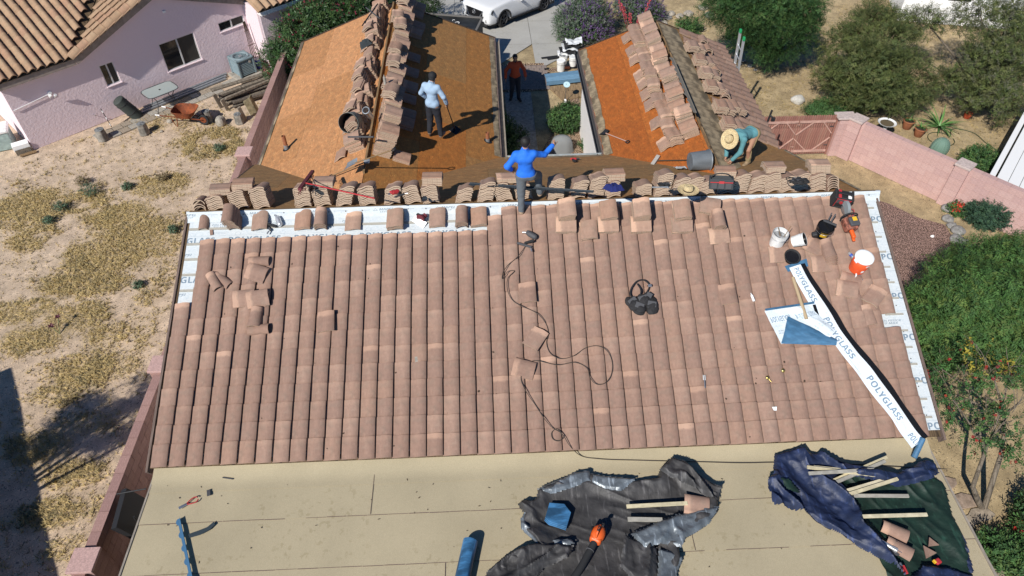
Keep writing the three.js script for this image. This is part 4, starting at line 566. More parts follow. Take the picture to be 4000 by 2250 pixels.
// ------------------------------------------------------------------ people: one continuous body each, clothes and hair as its children
function person(o) {
  const J = o.j, g = thing('person', o.label, 'person', o.pos, o.turn);
  const mid = (a, b, t = .5) => a.map((v, i) => lerp(v, b[i], t));
  const chest = mid(J.shL, J.shR), hipC = mid(J.hipL, J.hipR), up = V(...chest).sub(V(...hipC)).normalize(), sideV = V(...J.shL).sub(V(...J.shR)).normalize(), fwd = V().crossVectors(sideV, up);
  const off = (p, s, u, f) => [p[0] + sideV.x * s + up.x * u + fwd.x * f, p[1] + sideV.y * s + up.y * u + fwd.y * f, p[2] + sideV.z * s + up.z * u + fwd.z * f];
  const B = o.build ?? 1;
  const torso = [[off(chest, .07, -.07, .0), off(chest, -.07, -.07, 0), .108 * B, .108 * B], [off(chest, 0, -.12, .02), off(hipC, 0, .1, .02), .115 * B, .12 * B], [off(hipC, .055, .03, 0), off(hipC, -.055, .03, 0), .112 * B, .112 * B], [J.shL, J.shR, .054, .054], [off(chest, 0, .02, -.02), J.neck, .07, .055]];
  const arm = (s) => [[J['sh' + s], J['el' + s], .05 * B, .041], [J['el' + s], J['wr' + s], .04, .028]];
  const leg = (s) => [[J['hip' + s], J['kn' + s], .092 * B, .062], [J['kn' + s], J['an' + s], .06, .04]];
  const foot = (s) => [[off0(J['an' + s], J['toe' + s], 0), J['toe' + s], .045, .038]]; function off0(a) { return [a[0], a[1] - .03, a[2]]; }
  const cap = (list, k) => (x, y, z) => { let d = 9; for (const [a, b, ra, rb] of list) d = smin(d, capsule(x, y, z, a, b, ra, rb), k); return d; };
  const bounds = (list, m) => { const lo = [9, 9, 9], hi = [-9, -9, -9]; for (const [a, b, ra, rb] of list) for (const [p, r] of [[a, ra], [b, rb]]) for (let i = 0; i < 3; i++) { lo[i] = Math.min(lo[i], p[i] - r - m); hi[i] = Math.max(hi[i], p[i] + r + m); } return [lo, hi]; };
  const net = (list, k, cell, f2) => { const f = cap(list, k), [lo, hi] = bounds(list, .05); return field(f2 ? (x, y, z) => f2(f(x, y, z), x, y, z) : f, lo, hi, cell); };
  // head: skull, jaw, nose, ears, brow
  const hf = V(...J.face).normalize(), hup = V(...J.headUp).normalize(), hs = V().crossVectors(hup, hf).normalize(), H = J.head, hp = (s, u, f) => [H[0] + hs.x * s + hup.x * u + hf.x * f, H[1] + hs.y * s + hup.y * u + hf.y * f, H[2] + hs.z * s + hup.z * u + hf.z * f];
  const headL = [[hp(0, .035, -.02), hp(0, .03, .015), .084, .082], [hp(0, -.02, .03), hp(0, -.085, .05), .062, .045], [hp(0, -.005, .098), hp(0, -.03, .112), .009, .014], [hp(.076, -.01, -.005), hp(.08, -.03, -.005), .016, .012], [hp(-.076, -.01, -.005), hp(-.08, -.03, -.005), .016, .012], [hp(.02, -.072, .088), hp(-.02, -.072, .088), .01, .01], [hp(.03, .022, .088), hp(-.03, .022, .088), .012, .012], [hp(0, -.06, -.02), J.neck, .055, .06]];
  const geos = [net([...torso, ...arm('L'), ...arm('R'), ...leg('L'), ...leg('R'), ...foot('L'), ...foot('R'), [J.neck, H, .055, .06]], .03, .02), net(headL, .02, .009, (d, x, y, z) => { let e = d; for (const s of [-1, 1]) { const p = hp(s * .031, .002, .094); e = Math.max(e, .011 - Math.hypot(x - p[0], y - p[1], z - p[2])); } return e; })];
  // hands: palm, four fingers of unequal length, thumb from the side of the palm
  for (const s of ['L', 'R']) {
    const w = V(...J['wr' + s]), d = V(...(J['hd' + s])).normalize(), pn = V(...J['pn' + s]).normalize(), ac = V().crossVectors(d, pn).normalize().multiplyScalar(s === 'L' ? 1 : -1), curl = J['cu' + s] ?? .5, q = (a, b, c) => w.clone().addScaledVector(d, a).addScaledVector(ac, b).addScaledVector(pn, c).toArray();
    const L = [[q(.0, 0, 0), q(.035, 0, 0), .028, .03], [q(.04, .026, 0), q(.085, .03, .0), .019, .014], [q(.04, -.026, 0), q(.082, -.03, 0), .019, .014]];
    [[.032, .068], [.011, .078], [-.011, .073], [-.031, .056]].forEach(([b, l], i) => { const c = i === 0 && J['pt' + s] ? 0 : curl, a1 = c * .9, a2 = c * 2.0, k = q(.088, b, 0), m = q(.088 + l * .55 * Math.cos(a1), b * 1.1, l * .55 * Math.sin(a1)), e = q(.088 + l * .55 * Math.cos(a1) + l * .5 * Math.cos(a2), b * 1.15, l * .55 * Math.sin(a1) + l * .5 * Math.sin(a2)); L.push([k, m, .0098, .0088], [m, e, .0088, .0075]); });
    L.push([q(.022, .03, .008), q(.055, .058, .02), .014, .011], [q(.055, .058, .02), q(.088, .062, .03), .0105, .0085]);
    geos.push(net(L, .008, .0055));
  }
  const body = part(g, 'body', mg(geos), M.skin);
  // clothes
  const fold = (d, x, y, z, a) => d - a * n3(x * 9, y * 9, z * 9) * .6 - a * .5 * n3(x * 21, y * 14, z * 21);
  const grow = (l, m) => l.map(([a, b, ra, rb]) => [a, b, ra + m, rb + m]);
  const cutEnd = (list, s, t) => list.map((c, i) => i === 1 ? [c[0], mid(c[0], c[1], t), c[2], lerp(c[2], c[3], t) + .004] : c);
  const hem = off(hipC, 0, o.hem ?? -.02, 0);
  part(body, 'shirt', net(grow([...torso, ...cutEnd(arm('L'), 'L', .93), ...cutEnd(arm('R'), 'R', .93)], .018), .035, .0145, (d, x, y, z) => { const c = (hem[0] - x) * up.x + (hem[1] - y) * up.y + (hem[2] - z) * up.z, nk = V(x - J.neck[0], y - J.neck[1], z - J.neck[2]); return Math.max(fold(d, x, y, z, .013), c, -(Math.hypot(nk.x, nk.y, nk.z) - .062) + 0); }), o.shirt);
  part(body, 'trousers', net(grow([torso[2], ...cutEnd(leg('L'), 'L', .97), ...cutEnd(leg('R'), 'R', .97), [J.hipL, J.hipR, .1, .1]], .021), .03, .0145, (d, x, y, z) => { const c = (x - hem[0]) * up.x + (y - hem[1]) * up.y + (z - hem[2]) * up.z - .05; return Math.max(fold(d, x, y, z, .013), c); }), o.trousers);
  for (const s of ['L', 'R']) part(body, 'shoe', net([[[J['an' + s][0], J['an' + s][1] - .02, J['an' + s][2]], mid(J['an' + s], J['toe' + s], .4), .054, .05], [[J['an' + s][0], J['toe' + s][1] + .0, J['an' + s][2]], J['toe' + s], .046, .044], [J['an' + s], [J['an' + s][0], J['an' + s][1] + .06, J['an' + s][2]], .05, .052]], .02, .012, (d, x, y, z) => Math.max(d, J['toe' + s][1] - .042 - y)), o.shoes);
  if (o.hair) part(body, 'hair', net([[hp(0, .045, -.03), hp(0, .042, .012), .091, .086], [hp(0, -.01, -.05), hp(0, .03, -.04), .06, .075]], .02, .008, (d, x, y, z) => { const r = V(x - H[0], y - H[1], z - H[2]), f = r.dot(hf), u = r.dot(hup); return Math.max(d - .004 * n3(x * 60, y * 60, z * 60), f - .055 - .25 * u, -(u + .045 - .9 * f)); }), o.hair);
  if (o.beard) part(body, 'beard', net([[hp(.045, -.06, .045), hp(0, -.1, .07), .03, .032], [hp(-.045, -.06, .045), hp(0, -.1, .07), .03, .032]], .015, .008), M.hair);
  if (o.cap) { part(body, 'cap', net([[hp(0, .05, -.025), hp(0, .045, .015), .098, .094], [hp(0, -.03, -.035), hp(0, .03, -.03), .075, .085]], .02, .008, (d, x, y, z) => { const r = V(x - H[0], y - H[1], z - H[2]); return Math.max(d, -(r.dot(hup) + .07), r.dot(hf) - .075); }), o.cap); }
  return { g, body, hp, J, hf, hup, hs };
}
const clothM = (r, gg, b, ro = .9) => mat(C(r, gg, b), ro, bm(TX.crinkle, .004));
const std = { hipL: [.085, .93, 0], hipR: [-.085, .93, 0], knL: [.11, .50, .03], knR: [-.11, .50, .03], anL: [.12, .09, -.02], anR: [-.12, .09, -.02], toeL: [.15, .045, .15], toeR: [-.15, .045, .15], shL: [.165, 1.42, 0], shR: [-.165, 1.42, 0], neck: [0, 1.50, .01], head: [0, 1.64, .03], face: [0, -.05, 1], headUp: [0, 1, .05], elL: [.27, 1.16, -.03], elR: [-.27, 1.16, -.03], wrL: [.29, .92, .06], wrR: [-.29, .92, .06], hdL: [.05, -1, .2], hdR: [-.05, -1, .2], pnL: [-1, -.05, 0], pnR: [1, -.05, 0], cuL: .45, cuR: .45 };
const P_blue = onPlane(2048, 838, FF.position.clone().addScaledVector(nF, .05), nF);
person({
  label: 'man in bright blue hooded long-sleeve shirt and grey jeans pointing from the ridge', pos: P_blue, turn: Math.PI - .08, shirt: clothM(.015, .16, .72, .75), trousers: clothM(.12, .135, .15), shoes: mat(C(.42, .30, .20), .9), hair: M.hair, build: 1.06,
  j: { ...std, hipL: [.06, .95, .06], hipR: [-.11, .96, .08], knL: [.07, .52, .05], anL: [.06, .10, .0], toeL: [.07, .05, .17], knR: [-.26, .73, .37], anR: [-.31, .30, .36], toeR: [-.38, .25, .50], shL: [.17, 1.43, .05], shR: [-.165, 1.45, .07], neck: [0, 1.53, .09], head: [-.01, 1.66, .12], face: [-.25, -.15, 1], elR: [-.38, 1.33, .22], wrR: [-.54, 1.43, .40], hdR: [-.5, .2, .8], pnR: [.8, -.2, .5], ptR: 1, cuR: .95, elL: [.34, 1.19, .0], wrL: [.27, 1.0, .17], hdL: [-.3, -.5, .8], pnL: [-1, 0, -.3], cuL: .7 }
});
const P_light = onPlane(1700, 536, FWR_.position, V(0, 1, 0).applyQuaternion(FWR_.quaternion));
const lightMan = person({
  label: 'man in pale blue long-sleeve shirt and black cap scraping the bare deck with a shovel', pos: P_light, turn: Math.PI - .35, shirt: clothM(.34, .46, .60, .85), trousers: clothM(.018, .02, .028), shoes: mat(C(.25, .20, .16), .9), cap: mat(C(.012, .012, .014), .8), hem: -.1,
  j: { ...std, hipL: [.08, .95, .02], hipR: [-.09, .95, .0], knL: [.10, .53, .02], anL: [.11, .19, -.06], toeL: [.13, .15, .11], knR: [-.12, .50, .05], anR: [-.15, .10, .03], toeR: [-.17, .05, .20], shL: [.165, 1.42, .04], shR: [-.165, 1.41, .05], neck: [0, 1.50, .08], head: [-.01, 1.60, .15], face: [-.1, -.55, 1], headUp: [0, 1, .5], elL: [.30, 1.18, .06], wrL: [.22, .98, .20], hdL: [-.2, -.5, .7], elR: [-.30, 1.17, .06], wrR: [-.32, .93, .17], hdR: [-.1, -.8, .6], cuL: .9, cuR: .95 }
});
const P_red = onY(2012, 388, .06);
person({
  label: 'bearded man in orange-red long-sleeve shirt and dark trousers standing in the shaded walk', pos: P_red, turn: .12, shirt: clothM(.62, .10, .035, .85), trousers: clothM(.035, .04, .055), shoes: mat(C(.03, .028, .026), .9), hair: M.hair, beard: true, build: 1.1,
  j: { ...std, elL: [.33, 1.17, -.02], wrL: [.37, .93, .08], elR: [-.33, 1.17, -.02], wrR: [-.36, .93, .08], anR: [-.13, .10, -.08], toeR: [-.19, .05, .08], anL: [.12, .09, .06], toeL: [.17, .045, .23] }
});
const P_teal = onPlane(2885, 640, FB.position, nB);
const teal = person({
  label: 'man in teal long-sleeve shirt and wide straw hat bending over the right wing valley', pos: P_teal, turn: -1.02, shirt: clothM(.10, .27, .30, .85), trousers: clothM(.26, .20, .105), shoes: mat(C(.28, .20, .12), .9), hair: M.hair,
  j: { ...std, hipL: [.09, .84, -.22], hipR: [-.09, .84, -.22], knL: [.13, .46, -.06], knR: [-.13, .47, -.10], anL: [.14, .10, -.16], anR: [-.15, .16, -.34], toeL: [.17, .05, .02], toeR: [-.18, .11, -.16], shL: [.19, .92, .30], shR: [-.19, .92, .30], neck: [0, .93, .37], head: [0, .90, .50], face: [0, -.95, .45], headUp: [0, .35, .9], elL: [.22, .60, .36], elR: [-.22, .60, .34], wrL: [.12, .36, .47], wrR: [-.08, .36, .45], hdL: [-.2, -.8, .4], hdR: [.2, -.8, .4], pnL: [-.7, 0, -.4], pnR: [.7, 0, -.4], cuL: .8, cuR: .8 }
});
// straw hats: woven brim and crown
M.straw = mat(C(1.15, .90, .50), .9, { map: rep(TX.paint, 3, 3), ...bm(rep(TX.stucco, 6, 6), .004) });
const hatGeo = (r) => { const brim = lathe([[.096, .0], [.13, -.004], [r * .8, -.006], [r, .02], [r * .99, .028], [r * .8, .004], [.13, .006], [.1, .012]], 40), crown = lathe([[.1, .0], [.098, .05], [.088, .095], [.06, .118], [.03, .108], [0, .1]], 32), band = lathe([[.102, .012], [.101, .038]], 32); return { brim, crown, band }; };
{ const h = hatGeo(.24), hat = new THREE.Group(); hat.name = 'straw_hat'; hat.position.set(...teal.hp(0, .075, 0)); hat.quaternion.setFromRotationMatrix(new THREE.Matrix4().makeBasis(teal.hs, teal.hup, teal.hf)); teal.body.add(hat); part(hat, 'brim', h.brim, M.straw); part(hat, 'crown', h.crown, M.straw); part(hat, 'band', h.band, M.woodTan); }
// ------------------------------------------------------------------ plants
function sprig(n, len, lL, lW, o = {}) {                           // a twig along +y with n small leaves, two faces each
  const pos = [], nor = [], uv = [], idx = []; const put = (p, q) => { pos.push(p.x, p.y, p.z); nor.push(q.x, q.y, q.z); uv.push(.5, .5); };
  let sd = o.seed ?? 1; const R = () => { sd = (sd * 16807) % 2147483647; return sd / 2147483647; };
  for (let i = 0; i < n; i++) {
    const t = (i + .5) / n, a = o.flat ? (i % 2 ? 0 : Math.PI) + (R() - .5) * .7 : i * 2.4 + R(), base = V((R() - .5) * .1 * len, t * len, (R() - .5) * .1 * len - (o.droop ?? 0) * t * t * len), el = (o.up ?? .5) + (R() - .5) * .6, d = V(Math.cos(a) * Math.cos(el), Math.sin(el), Math.sin(a) * Math.cos(el)).normalize();
    const s = V().crossVectors(d, V(R() - .5, 1, R() - .5)).normalize().multiplyScalar(lW / 2), tip = base.clone().addScaledVector(d, lL * (.7 + .6 * R())), m = base.clone().lerp(tip, .45), nn = V().crossVectors(s, d).normalize(); if (nn.y < 0) nn.negate(); m.addScaledVector(nn, lW * .15);
    const k = pos.length / 3; put(base, nn); put(m.clone().add(s), nn); put(tip, nn); put(m.clone().sub(s), nn); idx.push(k, k + 1, k + 2, k, k + 2, k + 3);
  }
  const g = new THREE.BufferGeometry(); g.setAttribute('position', new THREE.Float32BufferAttribute(pos, 3)); g.setAttribute('normal', new THREE.Float32BufferAttribute(nor, 3)); g.setAttribute('uv', new THREE.Float32BufferAttribute(uv, 2)); g.setIndex(idx); return g;
}
const leafMat = (ro = .75) => mat(C(1, 1, 1), ro);
M.leaf = leafMat(); M.leafGloss = leafMat(.5);
const sprigs = { feather: sprig(18, .26, .075, .016, { flat: 1, droop: .5, up: .2, seed: 3 }), round: sprig(12, .14, .035, .022, { seed: 5 }), lance: sprig(9, .2, .11, .022, { up: .7, seed: 7 }), mid: sprig(11, .18, .055, .026, { seed: 11 }), bloom: sprig(9, .06, .03, .026, { seed: 13, up: .3 }), dense: sprig(16, .16, .05, .018, { seed: 17, up: .6 }) };
// leaves spread through overlapping clumps, thick near each clump's skin, thinned by noise so that gaps stay
function crown(parent, name, blobs, count, geo, m, colour, o = {}) {
  const im = new THREE.InstancedMesh(geo, m, count), q = new THREE.Quaternion(), mt = new THREE.Matrix4(), c = new THREE.Color(); im.name = name; im.castShadow = im.receiveShadow = true; im.userData.kind = 'stuff';
  const w = blobs.map((b) => b[3] * b[4] + b[4] * b[5] + b[3] * b[5]), tot = w.reduce((a, b) => a + b, 0); let i = 0, guard = 0;
  while (i < count && guard++ < count * 12) {
    let r = rnd() * tot, k = 0; while (k < w.length - 1 && (r -= w[k]) > 0) k++;
    const b = blobs[k], d = V(rr(-1, 1), rr(-1, 1), rr(-1, 1)); const L = d.length(); if (L > 1 || L < .05) continue; d.divideScalar(L);
    const rad0 = Math.pow(rnd(), o.shell ?? .38) * (1 + .16 * n3(d.x * 2.6 + b[0], d.y * 2.6, d.z * 2.6 + b[2])), p = V(b[0] + d.x * b[3] * rad0, b[1] + d.y * b[4] * rad0, b[2] + d.z * b[5] * rad0);
    if (p.y < (o.floor ?? .04)) continue; if (n3(p.x * 2.1, p.y * 2.1, p.z * 2.1) < (o.gap ?? -.38)) continue;
    const dir = d.clone().multiplyScalar(.8).add(V(rr(-.7, .7), rr(-.3, .9) - (o.droop ?? 0), rr(-.7, .7))).normalize(); q.setFromUnitVectors(V(0, 1, 0), dir).multiply(new THREE.Quaternion().setFromAxisAngle(V(0, 1, 0), rnd() * 6.28)); const s = rr(...(o.size ?? [.8, 1.35]));
    im.setMatrixAt(i, mt.compose(p, q, V(s, s, s))); colour(c, p, d); im.setColorAt(i, c); i++;
  }
  im.count = i; parent.add(im); return im;
}
const tint = (list, v = .25) => (c, p) => { const a = pick(list), k = 1 + rr(-v, v); c.setRGB(a[0] * k, a[1] * k, a[2] * k); };
function limbs(parent, base, tips, r, m, wob = .12) { const gs = []; for (const t of tips) { const mid = base.clone().lerp(t, .5).add(V(rr(-wob, wob), rr(0, wob), rr(-wob, wob))); const a = base.clone(), seg = 10, cv = new THREE.QuadraticBezierCurve3(a, mid, t), pts = cv.getPoints(seg); for (let i = 0; i < seg; i++) gs.push(rod(pts[i], pts[i + 1], lerp(r, r * .22, i / seg), 6, lerp(r, r * .22, (i + 1) / seg))); } return part(parent, 'trunk', metreUV(mg(gs)), m); }
// px list: [px, py, height, rx, ry] -> clump centres relative to base
const clumps = (base, list) => list.map(([px, py, h, r, ry]) => { const p = onY(px, py, h); return [p.x - base.x, h - base.y, p.z - base.z, r, ry ?? r * .85, r]; });
function plant(name, label, cat, base, list, n, geo, m, cols, o = {}) {
  const t = thing(name, label, cat, base, 0, o.group), bl = list.length && list[0].length === 6 ? list : clumps(base, list);
  if (o.trunk) limbs(t, V(0, 0, 0), bl.map((b) => V(b[0], b[1] + (o.tipUp ?? 0), b[2])), o.trunk, o.bark ?? M.bark);
  crown(t, 'crown', bl, n, geo, m, Array.isArray(cols) ? tint(cols) : cols, o);
  if (o.bloom) crown(t, 'blossom', bl.map((b) => [b[0], b[1] + .03, b[2], b[3] * 1.03, b[4] * 1.03, b[5] * 1.03]), o.bloom[0], sprigs.bloom, M.leaf, o.bloomCol ?? tint(o.bloom[1]), { ...o, shell: .06, gap: o.bloomGap ?? -.05, size: o.bloomSize ?? [.8, 1.5] });
  return t;
}
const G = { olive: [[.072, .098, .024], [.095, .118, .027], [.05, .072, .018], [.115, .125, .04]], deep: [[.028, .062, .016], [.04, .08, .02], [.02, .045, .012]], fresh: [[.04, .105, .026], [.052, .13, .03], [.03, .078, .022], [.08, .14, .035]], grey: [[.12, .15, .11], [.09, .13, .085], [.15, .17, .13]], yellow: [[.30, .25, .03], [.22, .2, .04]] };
const olBase = V(.4, 0, -17.6);
plant('oleander_bush', 'large oleander bush with dark red blossoms behind the left wing', 'bush', olBase, [[1105, 240, 1.0, .75], [1150, 160, 1.6, .8], [1130, 290, .6, .5], [1200, 110, 1.8, .9], [1260, 70, 2.0, .95], [1330, 40, 2.1, 1.0], [1400, 15, 2.2, 1.0], [1240, 140, 1.3, .8], [1310, 90, 1.5, .9], [1380, 70, 1.4, .9], [1120, 200, 1.2, .6]], 6500, sprigs.lance, M.leafGloss, [[.035, .085, .022], [.05, .11, .03], [.025, .06, .018], [.07, .12, .035]], { bloom: [900, [[.20, .012, .035], [.28, .02, .06], [.14, .01, .03]]], trunk: .04, size: [.9, 1.5] });
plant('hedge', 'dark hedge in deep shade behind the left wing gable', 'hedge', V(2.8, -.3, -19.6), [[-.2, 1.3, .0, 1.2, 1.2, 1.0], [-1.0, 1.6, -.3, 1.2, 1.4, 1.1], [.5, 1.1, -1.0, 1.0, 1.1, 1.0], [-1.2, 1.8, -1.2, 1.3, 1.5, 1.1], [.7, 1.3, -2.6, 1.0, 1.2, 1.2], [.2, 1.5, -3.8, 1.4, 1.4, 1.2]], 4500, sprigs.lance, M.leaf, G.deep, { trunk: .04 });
const sageCol = (c, p, d) => { const f = smooth(.5, .62, fbm(p.x * 1.6 + 3, p.z * 1.6 + p.y, 3, 0, 401)); if (rnd() < .58 * f && d.y > -.4) { const k = rr(.7, 1.3); c.setRGB(.135 * k, .078 * k, .195 * k); } else tint(G.grey.concat([[.06, .12, .045], [.05, .10, .035]]))(c); };
plant('sage_bush', 'big rounded sage bush covered in purple blossom beside the driveway', 'bush', onGround(2275, 150), [[0, .75, 0, 1.25, .95, 1.15], [.55, .8, -.3, .8, .8, .8], [-.5, .65, .2, .8, .75, .8], [.1, 1.1, -.3, .85, .7, .8], [.5, .5, .5, .7, .55, .6], [-.3, .45, .7, .6, .5, .5]], 7500, sprigs.round, M.leaf, sageCol, { gap: -.62, size: [.8, 1.4] });
plant('sage_bush', 'smaller purple sage bush with red flower spikes in front of it', 'bush', onGround(2480, 95), [[0, .7, 0, 1.0, .85, .9], [.55, .6, .1, .7, .65, .7], [-.3, .9, -.3, .7, .6, .6]], 3800, sprigs.round, M.leaf, sageCol, { gap: -.6 });
{ // red yucca
  const b = onGround(2470, 140), t = thing('red_yucca', 'clump of thin leaves with tall coral red flower spikes behind right wing', 'plant', b); const gs = []; for (let i = 0; i < 60; i++) { const a = rnd() * 6.28, l = rr(.5, .8), e = rr(.5, 1.2); gs.push(tube([[0, 0, 0], [Math.cos(a) * l * .4, l * .6 * e, Math.sin(a) * l * .4], [Math.cos(a) * l * .8, l * .7 * e, Math.sin(a) * l * .8]], .006, 5, 3)); } part(t, 'leaves', mg(gs), mat(C(.12, .14, .09), .8)).userData.kind = 'stuff';
  for (const [dx, dz, h] of [[-.5, .1, 1.5], [-.25, .3, 1.2], [.55, -.1, 1.7], [-.65, -.2, 1.7], [.1, .35, 1.0]]) { const pts = [V(dx * .3, .1, dz * .3), V(dx * .8, h * .6, dz * .8), V(dx * 1.25, h, dz * 1.2)], st = part(t, 'flower_spike', tube(pts, .012, 10, 5), mat(C(.30, .06, .06), .7)), cv = new THREE.CatmullRomCurve3(pts), fl = []; for (let i = 0; i < 46; i++) { const p = cv.getPoint(.45 + .55 * i / 46); fl.push(xf(new THREE.ConeGeometry(.018, .05, 5), p.x + rr(-.06, .06), p.y, p.z + rr(-.06, .06), rr(-1, 1), 0, rr(-1, 1))); } part(st, 'florets', mg(fl), mat(C(.55, .07, .10), .7)).userData.kind = 'stuff'; }
}
plant('mesquite_tree', 'drooping bright green mesquite tree shading the yard beyond the right wing', 'tree', onGround(3010, 235), [[2870, 30, 2.8, .8, .9], [2950, 45, 2.9, .9, 1.0], [3040, 50, 2.9, .9, 1.0], [3120, 60, 2.7, .8, .9], [2990, 130, 2.0, .6, .9], [3070, 150, 1.8, .55, .9], [2900, 110, 2.0, .55, .8], [3150, 120, 1.9, .5, .8], [2820, 10, 3.0, .8], [3060, -40, 3.4, 1.0], [2920, -60, 3.6, 1.1], [3140, 10, 3.0, .8], [3000, 210, 1.2, .35, .6]], 7500, sprigs.feather, M.leaf, G.fresh, { trunk: .09, droop: 1.0, gap: -.25, tipUp: -.3 });
plant('acacia_tree', 'broad olive green acacia spreading over the garden by the pink wall corner', 'tree', onGround(3440, 400), [[3290, 180, 1.9, .8], [3390, 120, 2.2, .9], [3480, 180, 2.2, .9], [3260, 270, 1.4, .75], [3350, 270, 1.8, .9], [3450, 290, 1.9, .9], [3540, 280, 1.8, .8], [3310, 350, 1.0, .7], [3410, 370, 1.1, .75], [3510, 370, 1.1, .75], [3590, 350, 1.1, .6], [3420, 70, 2.3, .7], [3520, 100, 2.2, .7]], 9000, sprigs.feather, M.leaf, G.olive, { trunk: .08, gap: -.27, size: [.7, 1.2] });
plant('acacia_tree', 'taller olive acacia with bare grey twigs leaning toward the white patio cover', 'tree', onGround(3870, 400), [[3830, 60, 2.8, .9], [3930, 90, 2.8, 1.0], [3990, 200, 2.3, .9], [3870, 200, 2.3, .9], [3790, 260, 1.7, .7], [3900, 310, 1.6, .8], [3980, 330, 1.5, .8], [3820, 380, 1.0, .6], [3900, 420, .9, .6], [3690, 330, 1.1, .5], [3730, 250, 1.6, .5], [3620, 90, 2.4, .6], [4060, 120, 2.6, 1.0]], 8500, sprigs.feather, M.leaf, G.olive.concat([[.10, .10, .06]]), { trunk: .08, bark: M.barkPale, gap: -.18, size: [.7, 1.2] });
plant('creeping_shrub', 'low green feathery shrub spilling beside the board gate', 'shrub', onGround(3260, 440), [[0, .15, 0, .9, .25, .35], [-.6, .12, .1, .5, .2, .3]], 900, sprigs.feather, M.leaf, G.fresh, { gap: -.3 });
// strap-leaved clumps and pots
function strap(parent, n, L, wdt, cols, up = .9, name = 'leaf') { for (let i = 0; i < n; i++) { const a = i * 2.4 + rr(-.3, .3), l = L * rr(.7, 1.1), e = rr(.45, 1.25) * up, pts = []; for (let k = 0; k <= 7; k++) { const t = k / 7, r = l * t * Math.cos(e * (1 - t * .9)), y = l * (Math.sin(e) * t - .55 * t * t * (1.3 - e * .5)); pts.push([r, Math.max(.01, y), wdt * (1 - t) ** .6]); } const pos = [], idx = []; pts.forEach(([r, y, w]) => { pos.push(r, y, -w / 2, r, y - w * .15, 0, r, y, w / 2); }); for (let k = 0; k < 7; k++) for (const s of [0, 1]) { const q = k * 3 + s; idx.push(q, q + 3, q + 1, q + 1, q + 3, q + 4); } const g = new THREE.BufferGeometry(); g.setAttribute('position', new THREE.Float32BufferAttribute(pos, 3)); g.setIndex(idx); g.computeVertexNormals(); part(parent, name, g.rotateY(a), pick(cols)); } }
M.strapG = [[.08, .19, .05], [.11, .24, .06], [.06, .15, .04]].map((c) => mat(C(...c), .5));
{ const t = thing('lily_clump', 'large clump of arching bright green strap leaves under the acacia', 'plant', onGround(3665, 500)); strap(t, 46, .85, .055, M.strapG, 1.1); }
{ const t = thing('lily_clump', 'small green strap-leaved clump at the foot of the bird bath', 'plant', onGround(3430, 530)); strap(t, 22, .45, .035, M.strapG); }
function pot(px, py, label, L) { const t = thing('potted_plant', label, 'potted plant', onGround(px, py)); const p = part(t, 'pot', lathe([[0, 0], [.13, 0], [.18, .26], [.2, .26], [.2, .31], [.175, .31], [.165, .27], [0, .26]], 24), M.terracotta); part(p, 'soil', cyl(.165, .165, .02, 0, .27, 0), M.bark); const lv = new THREE.Group(); lv.name = 'foliage'; lv.position.y = .28; t.add(lv); strap(lv, 16, L, .035, M.strapG, 1.2); }
pot(3540, 500, 'terracotta pot with a short green plant beside bird bath', .28); pot(3585, 530, 'terracotta pot with arching strap leaves next to large lily clump', .42);
{ const t = thing('barrel_cactus', 'stout ribbed pale green cactus behind the pink block wall', 'cactus', onGround(3655, 610)); const g = new THREE.SphereGeometry(.27, 48, 26), p = g.attributes.position; for (let i = 0; i < p.count; i++) { const a = Math.atan2(p.getZ(i), p.getX(i)), k = 1 + .09 * Math.cos(a * 18); p.setXYZ(i, p.getX(i) * k, p.getY(i) * 1.35 + .33, p.getZ(i) * k); } g.computeVertexNormals(); part(t, 'stem', g, mat(C(.13, .22, .17), .7)); const sp = []; for (let r = 0; r < 18; r++) for (let y = 0; y < 12; y++) { const ph = .35 + y * .2, a = r / 18 * 6.283; sp.push(xf(new THREE.ConeGeometry(.004, .05, 3), Math.cos(a) * Math.sin(ph) * .3, .33 + Math.cos(ph) * .37, Math.sin(a) * Math.sin(ph) * .3, 0, -a, -1.2)); } part(t, 'spines', mg(sp), mat(C(.6, .55, .42), .8)).userData.kind = 'stuff'; }
plant('shrub', 'loose light green shrub growing between cactus and white patio cover', 'shrub', onGround(3810, 660), [[0, .3, 0, .6, .35, .5], [.4, .25, -.3, .5, .3, .4]], 900, sprigs.mid, M.leaf, G.fresh);
plant('shrub', 'small leafy green shrub by the far eave of the right wing', 'shrub', onGround(2690, 130), [[0, .3, 0, .55, .35, .4]], 420, sprigs.mid, M.leaf, G.fresh);
plant('feathery_bush', 'large bright green feathery bush crowding the right side of the roof', 'bush', onY(3780, 1330, 0), [[3640, 1180, 1.5, .55], [3740, 1100, 1.6, .7], [3840, 1040, 1.6, .75], [3940, 1060, 1.6, .8], [3640, 1290, 1.3, .6], [3740, 1220, 1.7, .8], [3850, 1170, 1.9, .85], [3960, 1190, 1.9, .85], [3700, 1340, 1.2, .65], [3810, 1310, 1.5, .75], [3930, 1310, 1.6, .8], [3960, 990, 1.0, .5], [3620, 1380, .8, .35], [4000, 1390, 1.2, .55]], 13500, sprigs.feather, M.leaf, [[.05, .125, .026], [.068, .15, .03], [.035, .088, .02], [.10, .155, .032]], { trunk: .07, gap: -.5, size: [.75, 1.25], shell: .3 });
plant('round_bush', 'small dark blue-green bush against the pink wall with red flowers beside it', 'bush', onGround(3850, 870), [[0, .3, 0, .6, .42, .5], [.35, .25, -.1, .45, .35, .4]], 2400, sprigs.dense, M.leaf, [[.03, .08, .045], [.045, .1, .05], [.02, .055, .032]], { gap: -.6 });
